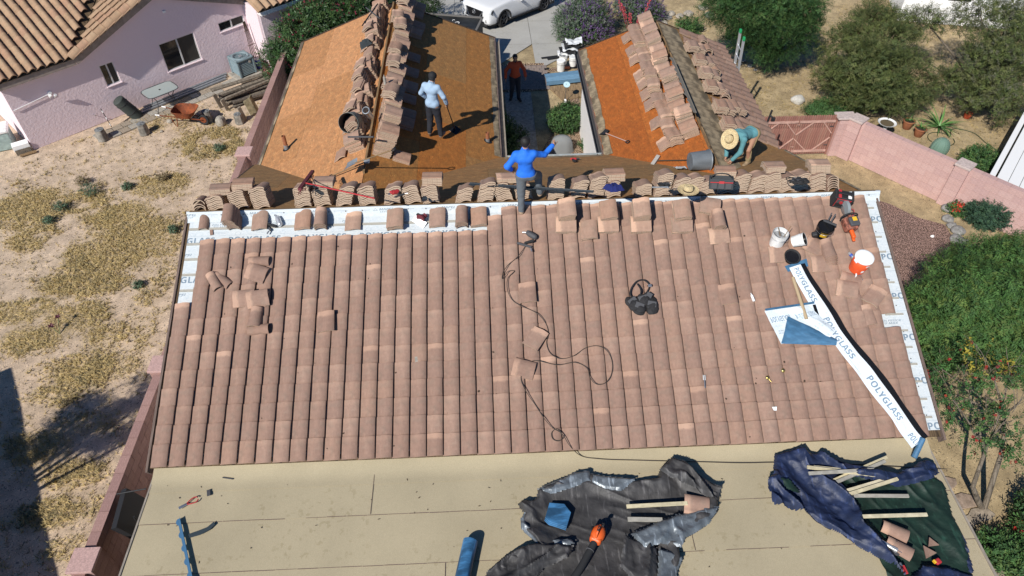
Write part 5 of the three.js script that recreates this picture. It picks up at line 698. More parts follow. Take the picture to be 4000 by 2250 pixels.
{ const t = thing('red_flower', 'tuft of bright orange-red blossoms by the white edging stones', 'flower', onGround(3722, 835)); crown(t, 'blossom', [[0, .22, 0, .12, .1, .12], [.25, .25, -.18, .12, .1, .12]], 130, sprigs.bloom, M.leaf, tint([[.62, .05, .02], [.5, .03, .02]]), { gap: -2 }); crown(t, 'leaves', [[.1, .12, -.05, .22, .12, .22]], 160, sprigs.mid, M.leaf, tint(G.fresh), { gap: -2 }); }
{ // bird-of-paradise tree with pale forked trunk
  const b = onY(3835, 1985, 0), t = thing('flowering_tree', 'slender tree with pale forked trunk, thin twigs and scattered red blossoms', 'tree', b), q = (px, py, h) => { const p = onY(px, py, h); return p.sub(b); };
  const F1 = q(3800, 1900, .7), F2 = q(3905, 1790, 1.0); const tips = [[3660, 1430, 2.2], [3760, 1420, 2.4], [3850, 1400, 2.6], [3950, 1430, 2.5], [3990, 1560, 2.3], [3720, 1560, 2.1], [3850, 1550, 2.2], [3930, 1640, 1.9], [3640, 1510, 2.0], [3800, 1690, 1.7]];
  const gs = []; const limb = (a, c, r0, r1) => { const m = a.clone().lerp(c, .5).add(V(rr(-.1, .1), rr(0, .12), rr(-.1, .1))), pts = new THREE.QuadraticBezierCurve3(a, m, c).getPoints(8); for (let i = 0; i < 8; i++) gs.push(rod(pts[i], pts[i + 1], lerp(r0, r1, i / 8), 7, lerp(r0, r1, (i + 1) / 8))); };
  limb(V(0, 0, 0), F1, .065, .05); limb(V(.05, 0, 0), F2, .06, .045); const T1 = q(3850, 1760, 1.3), T2 = q(3920, 1620, 1.6); limb(F1, T1, .045, .035); limb(F2, T2, .04, .03); tips.forEach((e, i) => { const en = q(...e); limb(i % 2 ? T1 : T2, en, .028, .008); for (let k = 0; k < 5; k++) limb(en.clone().lerp(T1, .35 * rnd()), en.clone().add(V(rr(-.45, .45), rr(0, .4), rr(-.45, .45))), .008, .003); });
  part(t, 'trunk', metreUV(mg(gs)), M.barkPale);
  const bl = tips.map((e) => { const p = q(...e); return [p.x, p.y, p.z, .42, .34, .42]; }).concat([[3600, 1500, 1.8], [3690, 1620, 1.7], [3880, 1480, 2.4], [3970, 1750, 1.6]].map((e) => { const p = q(...e); return [p.x, p.y, p.z, .4, .35, .4]; }));
  crown(t, 'crown', bl, 620, sprigs.mid, M.leaf, (c, p) => tint(p.x - bl[2][0] > -.4 && p.z < bl[2][2] + .3 ? G.yellow.concat(G.fresh) : G.fresh)(c), { gap: -.12, shell: .5 }); crown(t, 'blossom', bl, 70, sprigs.bloom, M.leaf, tint([[.26, .025, .02], [.35, .04, .02], [.18, .02, .02]]), { gap: .1 });
}
plant('shrub', 'leafy green shrub on the stone edging below the flowering tree', 'shrub', onY(3880, 2170, 0), [[0, .25, 0, .45, .3, .35], [.3, .2, .3, .4, .25, .3]], 600, sprigs.mid, M.leaf, G.fresh);
plant('rose_bush', 'dark bush with red blossoms at the lower garden edge', 'bush', onY(3985, 2080, 0), [[.1, .3, 0, .35, .3, .35], [.4, .4, -.3, .35, .3, .35]], 420, sprigs.mid, M.leaf, G.deep.concat(G.fresh), { bloom: [40, [[.5, .03, .02], [.35, .02, .03]]] });
plant('courtyard_shrub', 'round leafy green shrub on the sunlit courtyard gravel', 'shrub', onGround(2208, 505), [[0, .4, 0, .5, .42, .45], [.2, .55, -.1, .35, .3, .3], [-.25, .4, .1, .3, .3, .3]], 2300, sprigs.mid, M.leaf, G.fresh.concat(G.deep), { trunk: .02, gap: -.45 });
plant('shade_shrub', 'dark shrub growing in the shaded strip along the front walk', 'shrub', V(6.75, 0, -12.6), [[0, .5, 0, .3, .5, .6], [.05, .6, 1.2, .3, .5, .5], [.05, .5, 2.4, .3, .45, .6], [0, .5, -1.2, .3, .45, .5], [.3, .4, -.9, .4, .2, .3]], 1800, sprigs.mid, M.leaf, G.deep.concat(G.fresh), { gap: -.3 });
plant('shrub', 'little bright green plant near the covered grill', 'shrub', onGround(2305, 580), [[0, .12, 0, .25, .14, .2]], 180, sprigs.mid, M.leaf, G.fresh);
// dry grass: thousands of tufts, nobody could count them
{
  const blade = (() => { const gs = []; for (let i = 0; i < 11; i++) { const a = i * 2.1, l = .055 + .06 * ((i * 37) % 10) / 10, t = .25 + .5 * ((i * 13) % 7) / 7, dx = Math.cos(a) * t * l, dz = Math.sin(a) * t * l; const g = new THREE.BufferGeometry(); const bx = Math.cos(a + 1.57) * .005, bz = Math.sin(a + 1.57) * .005; g.setAttribute('position', new THREE.Float32BufferAttribute([dx * .2 - bx, 0, dz * .2 - bz, dx * .2 + bx, 0, dz * .2 + bz, dx, l, dz], 3)); g.setAttribute('normal', new THREE.Float32BufferAttribute([0, 1, 0, 0, 1, 0, 0, 1, 0], 3)); g.setAttribute('uv', new THREE.Float32BufferAttribute([0, 0, 0, 0, 0, 0], 2)); gs.push(g); } return mergeGeometries(gs); })();
  const N = 30000, im = new THREE.InstancedMesh(blade, mat(C(1, 1, 1), .9), N), q = new THREE.Quaternion(), mt = new THREE.Matrix4(), c = new THREE.Color(); let i = 0, g = 0;
  while (i < N && g++ < 900000) { const x = rr(-13, -1.35), z = rr(-17.5, 3), d = grassAt(x, z); const l = (x + 9.22) * -.6877 + (z + 14.14) * .726 * -1; if (((x + 9.22) * .6877 + (z + 14.14) * .726) < .5) continue; if (rnd() > d ** 1.5 + .02) continue; const cl = fbm(x * 1.1, z * 1.1, 3, 0, 440), s = rr(.5, 1.25) * (.55 + .8 * cl); q.setFromEuler(new THREE.Euler(rr(-.25, .25), rnd() * 6.28, rr(-.25, .25))); im.setMatrixAt(i, mt.compose(V(x, -.01, z), q, V(s * rr(.9, 1.5), s * .7, s * rr(.9, 1.5)))); const k = rr(.75, 1.25), t = rnd(); t < .14 + .5 * smooth(.55, .7, cl) * .4 ? c.setRGB(.24 * k, .2 * k, .11 * k) : c.setRGB(.56 * k, .43 * k, .20 * k); im.setColorAt(i++, c); }
  im.count = i; im.name = 'dry_grass'; im.castShadow = im.receiveShadow = true; scene.add(im); tag(im, 'straw coloured dry grass tufts scattered over the sandy lot', 'grass', null, 'stuff');
  const M2 = 9000, im2 = new THREE.InstancedMesh(blade, mat(C(1, 1, 1), .9), M2); let k2 = 0; g = 0;
  while (k2 < M2 && g++ < 90000) { const x = rr(14.4, 26), z = rr(-24, -9); if (fbm(x * .8, z * .8, 3, 0, 450) < .42) continue; if ((x - K1.x) * KD.z - (z - K1.z) * KD.x < .2) continue; const s = rr(.3, .7); q.setFromEuler(new THREE.Euler(rr(-.4, .4), rnd() * 6.28, rr(-.4, .4))); im2.setMatrixAt(k2, mt.compose(V(x, groundY(x, z), z), q, V(s * 1.6, s * .6, s * 1.6))); const k = rr(.7, 1.2); c.setRGB(.50 * k, .38 * k, .16 * k); im2.setColorAt(k2++, c); }
  im2.count = k2; im2.name = 'straw_cover'; im2.castShadow = im2.receiveShadow = true; scene.add(im2); tag(im2, 'flattened tan straw covering the yard beyond the gate', 'grass', null, 'stuff');
}
for (const [px, py, s, k] of [[355, 755, .28, 0], [245, 820, .2, 0], [196, 868, .13, 0], [860, 585, .15, 0], [500, 735, .12, 0], [680, 905, .12, 0], [545, 1120, .1, 0], [325, 717, .18, 1], [640, 700, .14, 1]]) plant('weed', k ? 'dry brown weed tuft among the straw grass of the sandy lot' : 'small grey-green weed growing in the sandy lot', 'weed', onGround(px, py), [[0, s * .5, 0, s, s * .6, s]], 150, sprigs.round, M.leaf, k ? [[.2, .15, .08], [.26, .2, .1]] : [[.07, .13, .07], [.1, .15, .09]], { gap: -2, size: [.5, .9], group: 'weeds in the sandy lot' });
{ const t = thing('aeonium', 'pair of dark maroon rosettes on curved stalks in the sandy lot', 'plant', onGround(235, 1305)); for (const [x, z, h] of [[-.12, -.05, .25], [-.05, -.32, .3]]) { const s = part(t, 'stalk', tube([[0, 0, 0], [x * .6, h * .5, z * .5], [x, h, z]], .012, 10, 6), mat(C(.2, .22, .1), .8)); const r = new THREE.Group(); r.name = 'rosette'; r.position.set(x, h, z); s.add(r); strap(r, 18, .1, .035, [mat(C(.09, .015, .03), .5)], .9); } }
// the trees and shed left of the frame whose shadows fall on the lot
{ const b = V(-5.7, 0, .5); plant('lot_tree', 'wispy tree standing left of the rose block wall, casting streaky shade on the lot', 'tree', b, [[.2, 3.2, -.2, .7, .5, .7], [.9, 3.7, .4, .6, .5, .6], [-.4, 3.9, .6, .7, .5, .6], [1.3, 2.9, -.5, .5, .4, .5], [.5, 4.4, .2, .6, .5, .6], [1.8, 3.4, .3, .5, .4, .5]], 1700, sprigs.feather, M.leaf, G.fresh, { trunk: .08, gap: .05, tipUp: .2 }); }
{ const t = thing('shed', 'tall plain stucco shed at the edge of the sandy lot', 'shed', V(-7.15, 0, 2.2), -1.02); part(t, 'wall', metreUV(rbox(7.6, 3.2, 3, .02, .4, 1.6, .3)), M.houseStucco); part(t, 'roof', rbox(7.7, .1, 3.1, .02, .4, 3.25, .3), M.gutter); }
// ------------------------------------------------------------------ things in the lot beside the neighbouring house
const wallDir = nbTurn;
function stump(px, py, r, h, label) {
  const t = thing('tree_stump', label, 'stump', onGround(px, py), rnd() * 6), g = new THREE.CylinderGeometry(r * .92, r * 1.12, h, 26, 6), p = g.attributes.position;
  for (let i = 0; i < p.count; i++) { const a = Math.atan2(p.getZ(i), p.getX(i)), k = 1 + .06 * Math.sin(a * 5 + 1) + .03 * Math.sin(a * 11); p.setXYZ(i, p.getX(i) * k, p.getY(i) + h / 2, p.getZ(i) * k); } g.computeVertexNormals();
  part(t, 'bark', metreUV(g.toNonIndexed()), mat(C(.46, .42, .36), .95, { map: TX.rust.clone ? TX.stain : TX.stain, ...bm(TX.wood, .012) })); part(t, 'cut_face', cyl(r * .93, r * .93, .012, 0, h + .004, 0, 0, 0, 0, 26), mat(C(.34, .35, .35), .9, { map: TX.stain }));
}
stump(405, 545, .16, .40, 'grey weathered tree stump standing alone nearest the white cabinet'); stump(566, 522, .155, .40, 'grey stump between the lone stump and the rusty wheelbarrow'); stump(815, 472, .15, .40, 'tall grey stump beside the rusty wheelbarrow'); stump(938, 480, .14, .36, 'grey stump beside the rose block wall and dry grass');
function stone(px, py, r, label, m, sy = .7, name = 'rock', grp) { const p = onGround(px, py), g = new THREE.IcosahedronGeometry(r, 3), q = g.attributes.position, s0 = px * .37; for (let i = 0; i < q.count; i++) { const v = V().fromBufferAttribute(q, i), k = 1 + .28 * n3(v.x / r * 1.1 + s0, v.y / r * 1.1, v.z / r * 1.1) + .06 * n3(v.x / r * 4, v.y / r * 4 + s0, v.z / r * 4); q.setXYZ(i, v.x * k, v.y * k * sy, v.z * k); } g.computeVertexNormals(); const o = solid(name, label, 'rock', metreUV(g), m, grp); o.position.copy(p).add(V(0, r * sy * .55, 0)); return o; }
stone(866, 488, .17, 'upright pale rock between two stumps near the rose wall', M.rock, 1.3); stone(665, 478, .12, 'rounded pale rock left of the rusty wheelbarrow', M.rock); stone(632, 516, .06, 'small pale stone in the dry grass before the paving', M.rock); stone(3115, 400, .24, 'big white boulder lying on the straw yard beyond the gate', mat(C(.85, .82, .75), .9, { map: TX.paint, ...bm(TX.grainBump, .004) }), .8); stone(3325, 478, .4, 'flat pale boulder behind the corner of the pink wall', M.rock, .35);
for (const [px, py, r] of [[2620, 60, .2], [2655, 68, .18], [2690, 60, .22], [2745, 35, .22], [2590, 95, .2], [2610, 75, .16], [2850, 45, .14], [2770, 65, .2]]) stone(px, py, r, 'pale landscape boulder in the curved row at the yard edge', rnd() < .6 ? M.rock : M.rockGrey, .6, 'boulder', 'boulders along the yard edge');
for (const [px, py, r] of [[3700, 820, .2], [3700, 860, .18], [3715, 885, .15], [3740, 905, .2], [3735, 940, .2], [3770, 955, .18], [3760, 985, .2], [3785, 1010, .17], [3800, 1035, .16]]) stone(px, py, r, 'white edging stone in the row around the dark round bush', M.rockGrey, .5, 'edging_stone', 'white edging stones');
stone(3640, 925, .055, 'single small white stone on the red gravel yard', M.white, .7); for (const [px, py, r] of [[2905, 240, .1], [2930, 260, .12], [2950, 275, .08], [2890, 250, .09]]) stone(px, py, r, 'little grey rubble stone on the straw beside the ladder', M.rockGrey, .5, 'rubble_stone', 'rubble beside the ladder');
// paving slabs along the neighbour's wall
{
  const pv = struct('paved_strip', box(.01, .01, .01, -7, -.03, -15), M.concrete); const o = nbOrigin, u = V(Math.cos(nbTurn), 0, -Math.sin(nbTurn)), n = V(Math.sin(nbTurn), 0, Math.cos(nbTurn));
  for (let i = 0; i < 19; i++) for (let j = 0; j < 2; j++) { if (i > 13 && j === 1) continue; const s = 1.9 + i * .33 + (j ? .12 : 0), d = .72 + j * .33 + .02 * Math.sin(i), p = o.clone().addScaledVector(u, s).addScaledVector(n, d), k = part(pv, 'paving_slab', rbox(.31, .05, .31, .01), pick([M.flag, M.concrete])); k.position.set(p.x, rr(0, .015), p.z); k.rotation.set(rr(-.02, .02), nbTurn + rr(-.05, .05), rr(-.02, .02)); }
  const at = (s, d, y = 0) => o.clone().addScaledVector(u, s).addScaledVector(n, d).setY(y);
  // air-conditioner on its pad
  const ac = thing('air_conditioner', 'grey-blue outdoor air-conditioner with rounded top on a concrete pad', 'air conditioner', at(7.72, .62), nbTurn), am = mat(C(.30, .40, .44), .6, { map: TX.paint });
  part(ac, 'pad', rbox(1.0, .09, 1.0, .01, 0, .045, .05), M.concrete); part(ac, 'cabinet', rbox(.66, .62, .66, .05, 0, .42, 0), am);
  for (let i = 0; i < 9; i++) part(ac, 'louvre', mg([rbox(.69, .02, .69, .009, 0, .16 + i * .06, 0)]), mat(C(.22, .29, .32), .6)); for (const [x, z] of [[-.32, -.32], [.32, -.32], [-.32, .32], [.32, .32]]) part(ac, 'corner_post', rbox(.08, .62, .08, .02, x, .41, z), am);
  part(ac, 'top', mg([xf(new THREE.TorusGeometry(.30, .06, 10, 28), 0, .75, 0, Math.PI / 2), rbox(.74, .09, .10, .04, 0, .74, .32), rbox(.74, .09, .10, .04, 0, .74, -.32), rbox(.10, .09, .74, .04, .32, .74, 0), rbox(.10, .09, .74, .04, -.32, .74, 0), cyl(.3, .3, .01, 0, .72, 0)]), am);
  const fanG = part(ac, 'fan_grille', mg([...[.08, .14, .2, .26].map((r) => xf(new THREE.TorusGeometry(r, .006, 5, 26), 0, .765, 0, Math.PI / 2)), ...[0, 1, 2, 3].map((k) => box(.56, .008, .012, 0, .768, 0, 0, k * .785, 0))]), am); part(fanG, 'hub', cyl(.07, .07, .05, 0, .75, 0), M.galv);
  part(ac, 'badge', xf(new THREE.CylinderGeometry(.055, .055, .006, 20), .15, .62, .356, Math.PI / 2, 0, 0), M.aluminium);
  const tk = thing('blue_tank', 'small dark blue gas cylinder with white handle beside the air-conditioner', 'gas cylinder', at(8.35, .6), 0); part(tk, 'body', lathe([[0, 0], [.12, .01], [.13, .05], [.13, .3], [.1, .36], [.03, .38], [0, .38]], 22), mat(C(.03, .04, .28), .4)); part(tk, 'collar', cyl(.08, .08, .06, 0, .41, 0, 0, 0, 0, 16, true), M.white);
  const tr = thing('trellis', 'fan-shaped brown wooden trellis leaning on the white corner wall', 'trellis', at(8.45, .35), nbTurn); for (let i = 0; i < 5; i++) part(tr, 'upright', rod(V((i - 2) * .085, 0, .05), V((i - 2) * .02, 1.75, -.18), .012, 6), M.darkWood); [[.35, .2], [.85, .16], [1.4, .1]].forEach(([y, w]) => part(tr, 'rail', rod(V(-w, y, .02 - y * .12), V(w, y, .02 - y * .12), .012, 6), M.woodTan));
  // glass table
  const tb = thing('patio_table', 'glass topped patio table with curved metal legs beside the pink wall', 'table', onGround(650, 418), nbTurn); part(tb, 'glass_top', prism([[-.55, -.3], [-.45, -.38], [.45, -.38], [.55, -.3], [.55, .3], [.45, .38], [-.45, .38], [-.55, .3]], .012).translate(0, .69, 0), new THREE.MeshPhysicalMaterial({ color: C(.50, .56, .54), roughness: .35, transmission: .35, thickness: 0 }));
  part(tb, 'rim', tube([[-.55, .695, -.3], [-.45, .695, -.38], [.45, .695, -.38], [.55, .695, -.3], [.55, .695, .3], [.45, .695, .38], [-.45, .695, .38], [-.55, .695, .3]], .016, 60, 6, true), M.darkGrey); for (const [x, z] of [[-1, -1], [1, -1], [-1, 1], [1, 1]]) part(tb, 'leg', tube([[x * .42, .68, z * .28], [x * .30, .42, z * .2], [x * .38, .15, z * .25], [x * .5, .01, z * .33]], .014, 14, 6), M.darkGrey); part(tb, 'stretcher', mg([rod(V(-.31, .42, .2), V(.31, .42, .2), .01), rod(V(-.31, .42, -.2), V(.31, .42, -.2), .01)]), M.darkGrey); part(tb, 'hub', cyl(.035, .035, .01, 0, .708, 0), M.black);
  // dark drum, leaning, with a walking frame
  const dm = thing('dark_drum', 'dark grey-green cylindrical drum leaning on the pink wall', 'drum', onGround(540, 455), nbTurn), dg = lathe([[0, 0], [.2, 0], [.21, .04], [.21, .86], [.19, .9], [.05, .915], [0, .915]], 26); part(dm, 'shell', xf(dg, 0, 0, 0, -.12, 0, .46), mat(C(.045, .055, .05), .7)); part(dm, 'strap', xf(mg([xf(new THREE.TorusGeometry(.213, .012, 6, 26), 0, .3, 0, Math.PI / 2), xf(new THREE.TorusGeometry(.213, .012, 6, 26), 0, .7, 0, Math.PI / 2)]), 0, 0, 0, -.12, 0, .46), M.black);
  const st = thing('support_stand', 'thin black stand with white banded pole before the dark drum', 'stand', onGround(438, 500), nbTurn); part(st, 'pole', rod(V(0, .02, 0), V(-.05, .75, -.1), .013), M.black); part(st, 'foot', mg([bar(V(-.2, .015, .0), V(.12, .015, .12), .03, .03), bar(V(.12, .015, .12), V(.75, .015, -.2), .02, .02)]), M.black); for (const y of [.1, .35, .6]) part(st, 'white_band', rod(V(-.05 * y / .75, y, -.1 * y / .75), V(-.05 * (y + .08) / .75, y + .08, -.1 * (y + .08) / .75), .0155), M.white);
  // bundle of grey boards and gutters along the wall foot
  for (let i = 0; i < 3; i++) { const b = solid('gutter_length', ['long grey gutter length lying along the pink wall foot, outermost', 'middle grey gutter length lying at the pink wall foot', 'innermost grey gutter length against the pink wall'][i], 'gutter', metreUV(rbox(3.4, .06, .1, .01)), M.galv); b.position.copy(at(5.3 + i * .1, .42 - i * .12, .04 + i * .02)); b.rotation.y = nbTurn + .01 * i; }
  // pile of old timbers
  const tim = [[-.1, .55, 2.5, .2, .0], [.1, .42, 2.3, .16, .05], [.3, .3, 2.2, .2, -.03], [.0, .25, 2.4, .12, .06], [.45, .18, 2.0, .14, -.06], [.2, .12, 2.2, .2, .02], [.55, .08, 1.9, .1, .07], [.65, .22, 1.8, .12, -.1], [-.15, .35, 2.3, .12, .02], [.38, .42, 2.1, .1, .1]]; const tp = onGround(960, 375);
  tim.forEach(([d, y, L, w, r], i) => { const b = solid('timber', ['thick grey beam on top of the weathered timber pile', ...Array(9).fill('weathered grey board in the timber pile by the rose wall')][i], 'timber', metreUV(rbox(L, .05 + .04 * (i % 2), w, .008)), M.greyWood[i % 4], i ? 'boards of the weathered timber pile' : undefined); b.position.copy(tp).add(V(d * .69 + .1, y, d * .72 - .1)); b.rotation.set(0, nbTurn - .12 + r, rr(-.03, .03)); });
  for (const [px, py, h] of [[865, 420, .62], [890, 430, .5], [960, 470, .6]]) { const k = solid('timber_prop', 'short upright grey post propping the weathered timber pile', 'timber', metreUV(box(.12, h, .07, 0, h / 2, 0)), M.greyWood[1], 'props of the timber pile'); k.position.copy(onGround(px, py)); k.rotation.set(.08, nbTurn, .15); }
  for (const [p, w, h, r, l] of [[onGround(1000, 440), .55, .6, .5, 'pale yellow folded board leaning on the rose block wall'], [onGround(1085, 290), .6, .75, 1.2, 'tall weathered tan board standing behind the timber pile']]) { const b = thing('leaning_board', l, 'board', p, nbTurn + r); for (const s of [-1, 1]) part(b, 'leaf', metreUV(box(w / 2, h, .015, s * w * .24, h / 2, 0, 0, s * .35, 0).rotateX(-.25)), mat(C(.62, .56, .34), .85, { map: TX.stain })); }
  // rusty wheelbarrow
  const wb = thing('wheelbarrow', 'rusty wheelbarrow with deep tray parked in the dry grass', 'wheelbarrow', onGround(735, 485), nbTurn + .7), tray = new THREE.BufferGeometry(), ring = (y, sx, sz, oz) => { const r = []; for (let i = 0; i < 28; i++) { const a = i / 28 * 6.283, c = Math.cos(a), s = Math.sin(a), k = Math.pow(Math.abs(c) ** 4 + Math.abs(s) ** 4, -.25); r.push([c * k * sx, y, s * k * sz + oz]); } return r; }; const rg = [ring(.34, .16, .2, 0), ring(.36, .2, .25, .02), ring(.62, .33, .42, .08), ring(.635, .345, .435, .08), ring(.62, .345, .435, .08), ring(.35, .22, .27, .02)], tp2 = [], ti = []; rg.forEach((r) => r.forEach((q) => tp2.push(...q))); for (let j = 0; j < rg.length - 1; j++) for (let i = 0; i < 28; i++) { const a = j * 28 + i, b = j * 28 + (i + 1) % 28; ti.push(a, b, b + 28, a, b + 28, a + 28); } for (let i = 1; i < 27; i++) ti.push(0, i, i + 1); tray.setAttribute('position', new THREE.Float32BufferAttribute(tp2, 3)); tray.setIndex(ti); tray.computeVertexNormals(); part(wb, 'tray', metreUV(tray), M.rust);
  const wh = part(wb, 'wheel', xf(new THREE.TorusGeometry(.16, .045, 8, 22), 0, .2, .62, 0, Math.PI / 2, 0), M.blackRubber); part(wh, 'rim', cyl(.11, .11, .05, 0, .2, .62, 0, 0, Math.PI / 2), M.rust); for (const s of [-1, 1]) { part(wb, 'handle', rod(V(s * .08, .24, .6), V(s * .28, .5, -.85), .018), M.rust); part(wb, 'grip', rod(V(s * .27, .49, -.75), V(s * .28, .51, -.9), .022), M.white); part(wb, 'leg', tube([[s * .2, .38, -.2], [s * .22, .02, -.3], [s * .2, .35, -.42]], .014, 12, 6), M.rust); }
  // white cabinet and boxes at the far left
  const cb = thing('storage_box', 'large pale mint deck box with rounded white lid at the house corner', 'storage box', onY(8, 575, 0), nbTurn - .35); part(cb, 'bin', rbox(.9, .62, .62, .04, 0, .31, 0), mat(C(.50, .64, .60), .6, { map: TX.paint })); part(cb, 'lid', rbox(.98, .14, .7, .06, 0, .68, 0), M.whitePlastic);
  const bx2 = thing('step_box', 'low white slatted box beside the mint deck box', 'box', onY(95, 592, 0), nbTurn - .2); part(bx2, 'frame', rbox(.5, .2, .3, .01, 0, .24, 0), M.white); part(bx2, 'front', box(.46, .2, .02, 0, .1, .17), M.greyWood[0]); part(bx2, 'board', rbox(.5, .03, .14, .005, .1, .05, .3), M.woodTan);
  const sw = thing('bird_bath', 'white pedestal bird bath with shallow round bowl behind the wall', 'bird bath', onGround(3440, 540)); part(sw, 'pedestal', lathe([[.14, 0], [.14, .04], [.08, .08], [.06, .3], [.07, .48], [.12, .54]], 20), M.whitePlastic); part(sw, 'bowl', lathe([[0, .54], [.14, .54], [.29, .63], [.31, .63], [.27, .6], [.12, .565], [0, .56]], 28), M.whitePlastic); part(sw, 'water', cyl(.22, .22, .004, 0, .6, 0, 0, 0, 0, 24), mat(C(.14, .11, .07), .15));
  const hs = [], hc = onGround(3675, 545); for (let i = 0; i <= 26; i++) { const a = i / 26 * 5.9; hs.push(V(hc.x + .42 * Math.cos(a), .02, hc.z + .42 * Math.sin(a))); } hs.push(...[[3720, 505], [3800, 520], [3850, 560], [3890, 590], [3840, 600], [3830, 620]].map(([a, b]) => onGround(a, b).setY(.02))); solid('garden_hose', 'dark green garden hose looped on the soil by the lily clump', 'hose', tube(hs, .014, 160, 6), mat(C(.06, .075, .035), .7));
  solid('garden_pot', 'small orange-red pot under the grey twigs of the acacia', 'pot', lathe([[0, 0], [.1, 0], [.14, .2], [.12, .2], [.09, .02], [0, .02]], 18), mat(C(.55, .10, .04), .8)).position.copy(onGround(3775, 460));
}
// flagstones at the lower right
{ const fs = struct('flagstone_path', box(.01, .01, .01, 15, -.05, 0), M.flag); for (const [px, py, rx, ry] of [[3690, 1890, 50, 26], [3760, 1960, 60, 30], [3700, 1960, 40, 24], [3830, 2010, 50, 30], [3900, 2120, 60, 40], [3960, 2210, 60, 40], [3830, 2120, 40, 26], [3900, 2230, 60, 30], [3780, 2040, 40, 24], [3640, 1850, 30, 18], [3990, 2130, 40, 30]]) { const pts = []; for (let i = 0; i < 8; i++) { const a = i / 8 * 6.283 + rr(-.2, .2), p = onY(px + Math.cos(a) * rx * rr(.8, 1.1), py + Math.sin(a) * ry * rr(.8, 1.1)); pts.push([p.x, p.z]); } part(fs, 'flagstone', metreUV(prism(pts.reverse(), .035, .008).translate(0, .0, 0)), pick([M.flag, mat(C(.62, .48, .38), .95, { map: TX.grain })])); } }
// ------------------------------------------------------------------ tools and materials on the roofs
const FLATN = V(0, 1, 0), FLAT = frameAt(0, 2.365, 0, 0);
function on(f, px, py, lift, name, label, cat, turn = 0, o = {}) { const n = V(0, 1, 0).applyQuaternion(f.quaternion), p = onPlane(px, py, f.position.clone().addScaledVector(n, lift), n), t = thing(name, label, cat, p); t.quaternion.copy(f.quaternion).multiply(new THREE.Quaternion().setFromEuler(new THREE.Euler(o.rx ?? 0, turn, o.rz ?? 0, 'YXZ'))); return t; }
// a framing nailer: body, magazine, grip, nose
function nailer(f, px, py, lift, turn, label, body, s = 1) { const t = on(f, px, py, lift, 'nail_gun', label, 'nail gun', turn); t.scale.setScalar(s); part(t, 'motor_body', mg([xf(new THREE.CapsuleGeometry(.045, .09, 5, 12), 0, .05, 0, 0, 0, Math.PI / 2), rbox(.09, .05, .07, .015, -.06, .06, 0)]), body); part(t, 'grip', rbox(.16, .045, .04, .015, .02, .045, .12, 0, .9, 0), M.blackRubber); part(t, 'magazine', rbox(.24, .03, .035, .008, -.02, .03, .2, 0, .25, 0), M.darkGrey); part(t, 'nose', rod(V(-.1, .045, 0), V(-.16, .035, .03), .016), M.steel); part(t, 'air_fitting', rod(V(.1, .045, .2), V(.14, .05, .24), .012), M.steel); return t; }
nailer(FF, 1093, 872, -.045, -1.2, 'grey and black nail gun lying on the white underlayment', M.aluminium, 1.25);
{ const t = on(FF, 1645, 862, -.045, 'power_saw', 'maroon circular saw lying on the white underlayment', 'saw', .9); part(t, 'base_plate', rbox(.15, .008, .3, .003, -.05, .03, 0, 0, 0, .35), M.aluminium); part(t, 'blade_guard', xf(new THREE.CylinderGeometry(.1, .1, .04, 24, 1, false, 0, Math.PI * 1.2), 0, .09, 0, 0, 0, 1.2), M.maroon); part(t, 'motor', cyl(.045, .05, .13, .07, .08, .02, 0, 0, Math.PI / 2), M.maroon); part(t, 'handle', tube([[.02, .08, -.12], [.03, .16, -.08], [.03, .16, .03], [.02, .1, .1]], .018, 14, 7), M.blackRubber); }
nailer(FF, 2078, 925, .085, -.6, 'dark nail gun lying on the tiles at the end of its hose', M.darkGrey, 1.3); nailer(FB, 1545, 760, .48, .6, 'red nail gun resting on a ridge tile stack', M.red, 1.05);
{ const t = on(FB, 2240, 628, .02, 'impact_driver', 'small red cordless driver lying on the bare deck near the gutter', 'driver', .2); part(t, 'body', rbox(.16, .06, .06, .02, 0, .05, 0), M.red); part(t, 'handle', rbox(.05, .05, .13, .015, -.03, .04, .08), M.blackRubber); part(t, 'battery', rbox(.09, .05, .06, .01, -.03, .035, .16), M.black); part(t, 'chuck', rod(V(.08, .05, 0), V(.16, .045, -.01), .018), M.darkGrey); }
// air hose over the tiles down to the flat roof
{ const q = (px, py) => { const p = onPlane(px, py, FF.position.clone().addScaledVector(nF, .115), nF); return p; }, h = []; for (const a of [[2062, 948], [2020, 1005], [1985, 1035], [1965, 1065], [1962, 1090], [1985, 1060], [2010, 1058], [1985, 1085], [1982, 1130], [2000, 1170], [2030, 1192], [2095, 1222], [2130, 1260], [2142, 1300], [2135, 1340], [2150, 1380], [2190, 1401], [2240, 1390], [2290, 1358], [2340, 1352], [2375, 1375], [2392, 1420], [2385, 1470], [2360, 1498], [2330, 1500], [2305, 1475], [2295, 1440], [2250, 1416], [2180, 1425], [2080, 1410], [2050, 1440], [2035, 1475], [2050, 1520], [2090, 1580], [2130, 1640], [2160, 1672], [2190, 1690], [2200, 1705], [2185, 1722], [2160, 1715], [2155, 1690], [2175, 1675], [2200, 1700], [2225, 1740]]) h.push(q(...a)); for (const a of [[2270, 1780], [2340, 1792], [2500, 1798], [2700, 1803], [2900, 1808], [3040, 1806], [3300, 1812], [3560, 1826], [3700, 1832]]) { let y = 2.4, p; for (let i = 0; i < 8; i++) { p = onY(a[0], a[1], y); y = (p.z < .42 ? Math.max(lerp(EAVE, 2.352, smooth(0, .85, (p.z + .25) / .67)), 2.362) : 2.362 - .012 * p.z) + .016; } h.push(p); } solid('air_hose', 'thin dark air hose winding down the tile field and along the flat roof', 'hose', tube(h, .0075, 520, 6), mat(C(.05, .038, .028), .6)); }
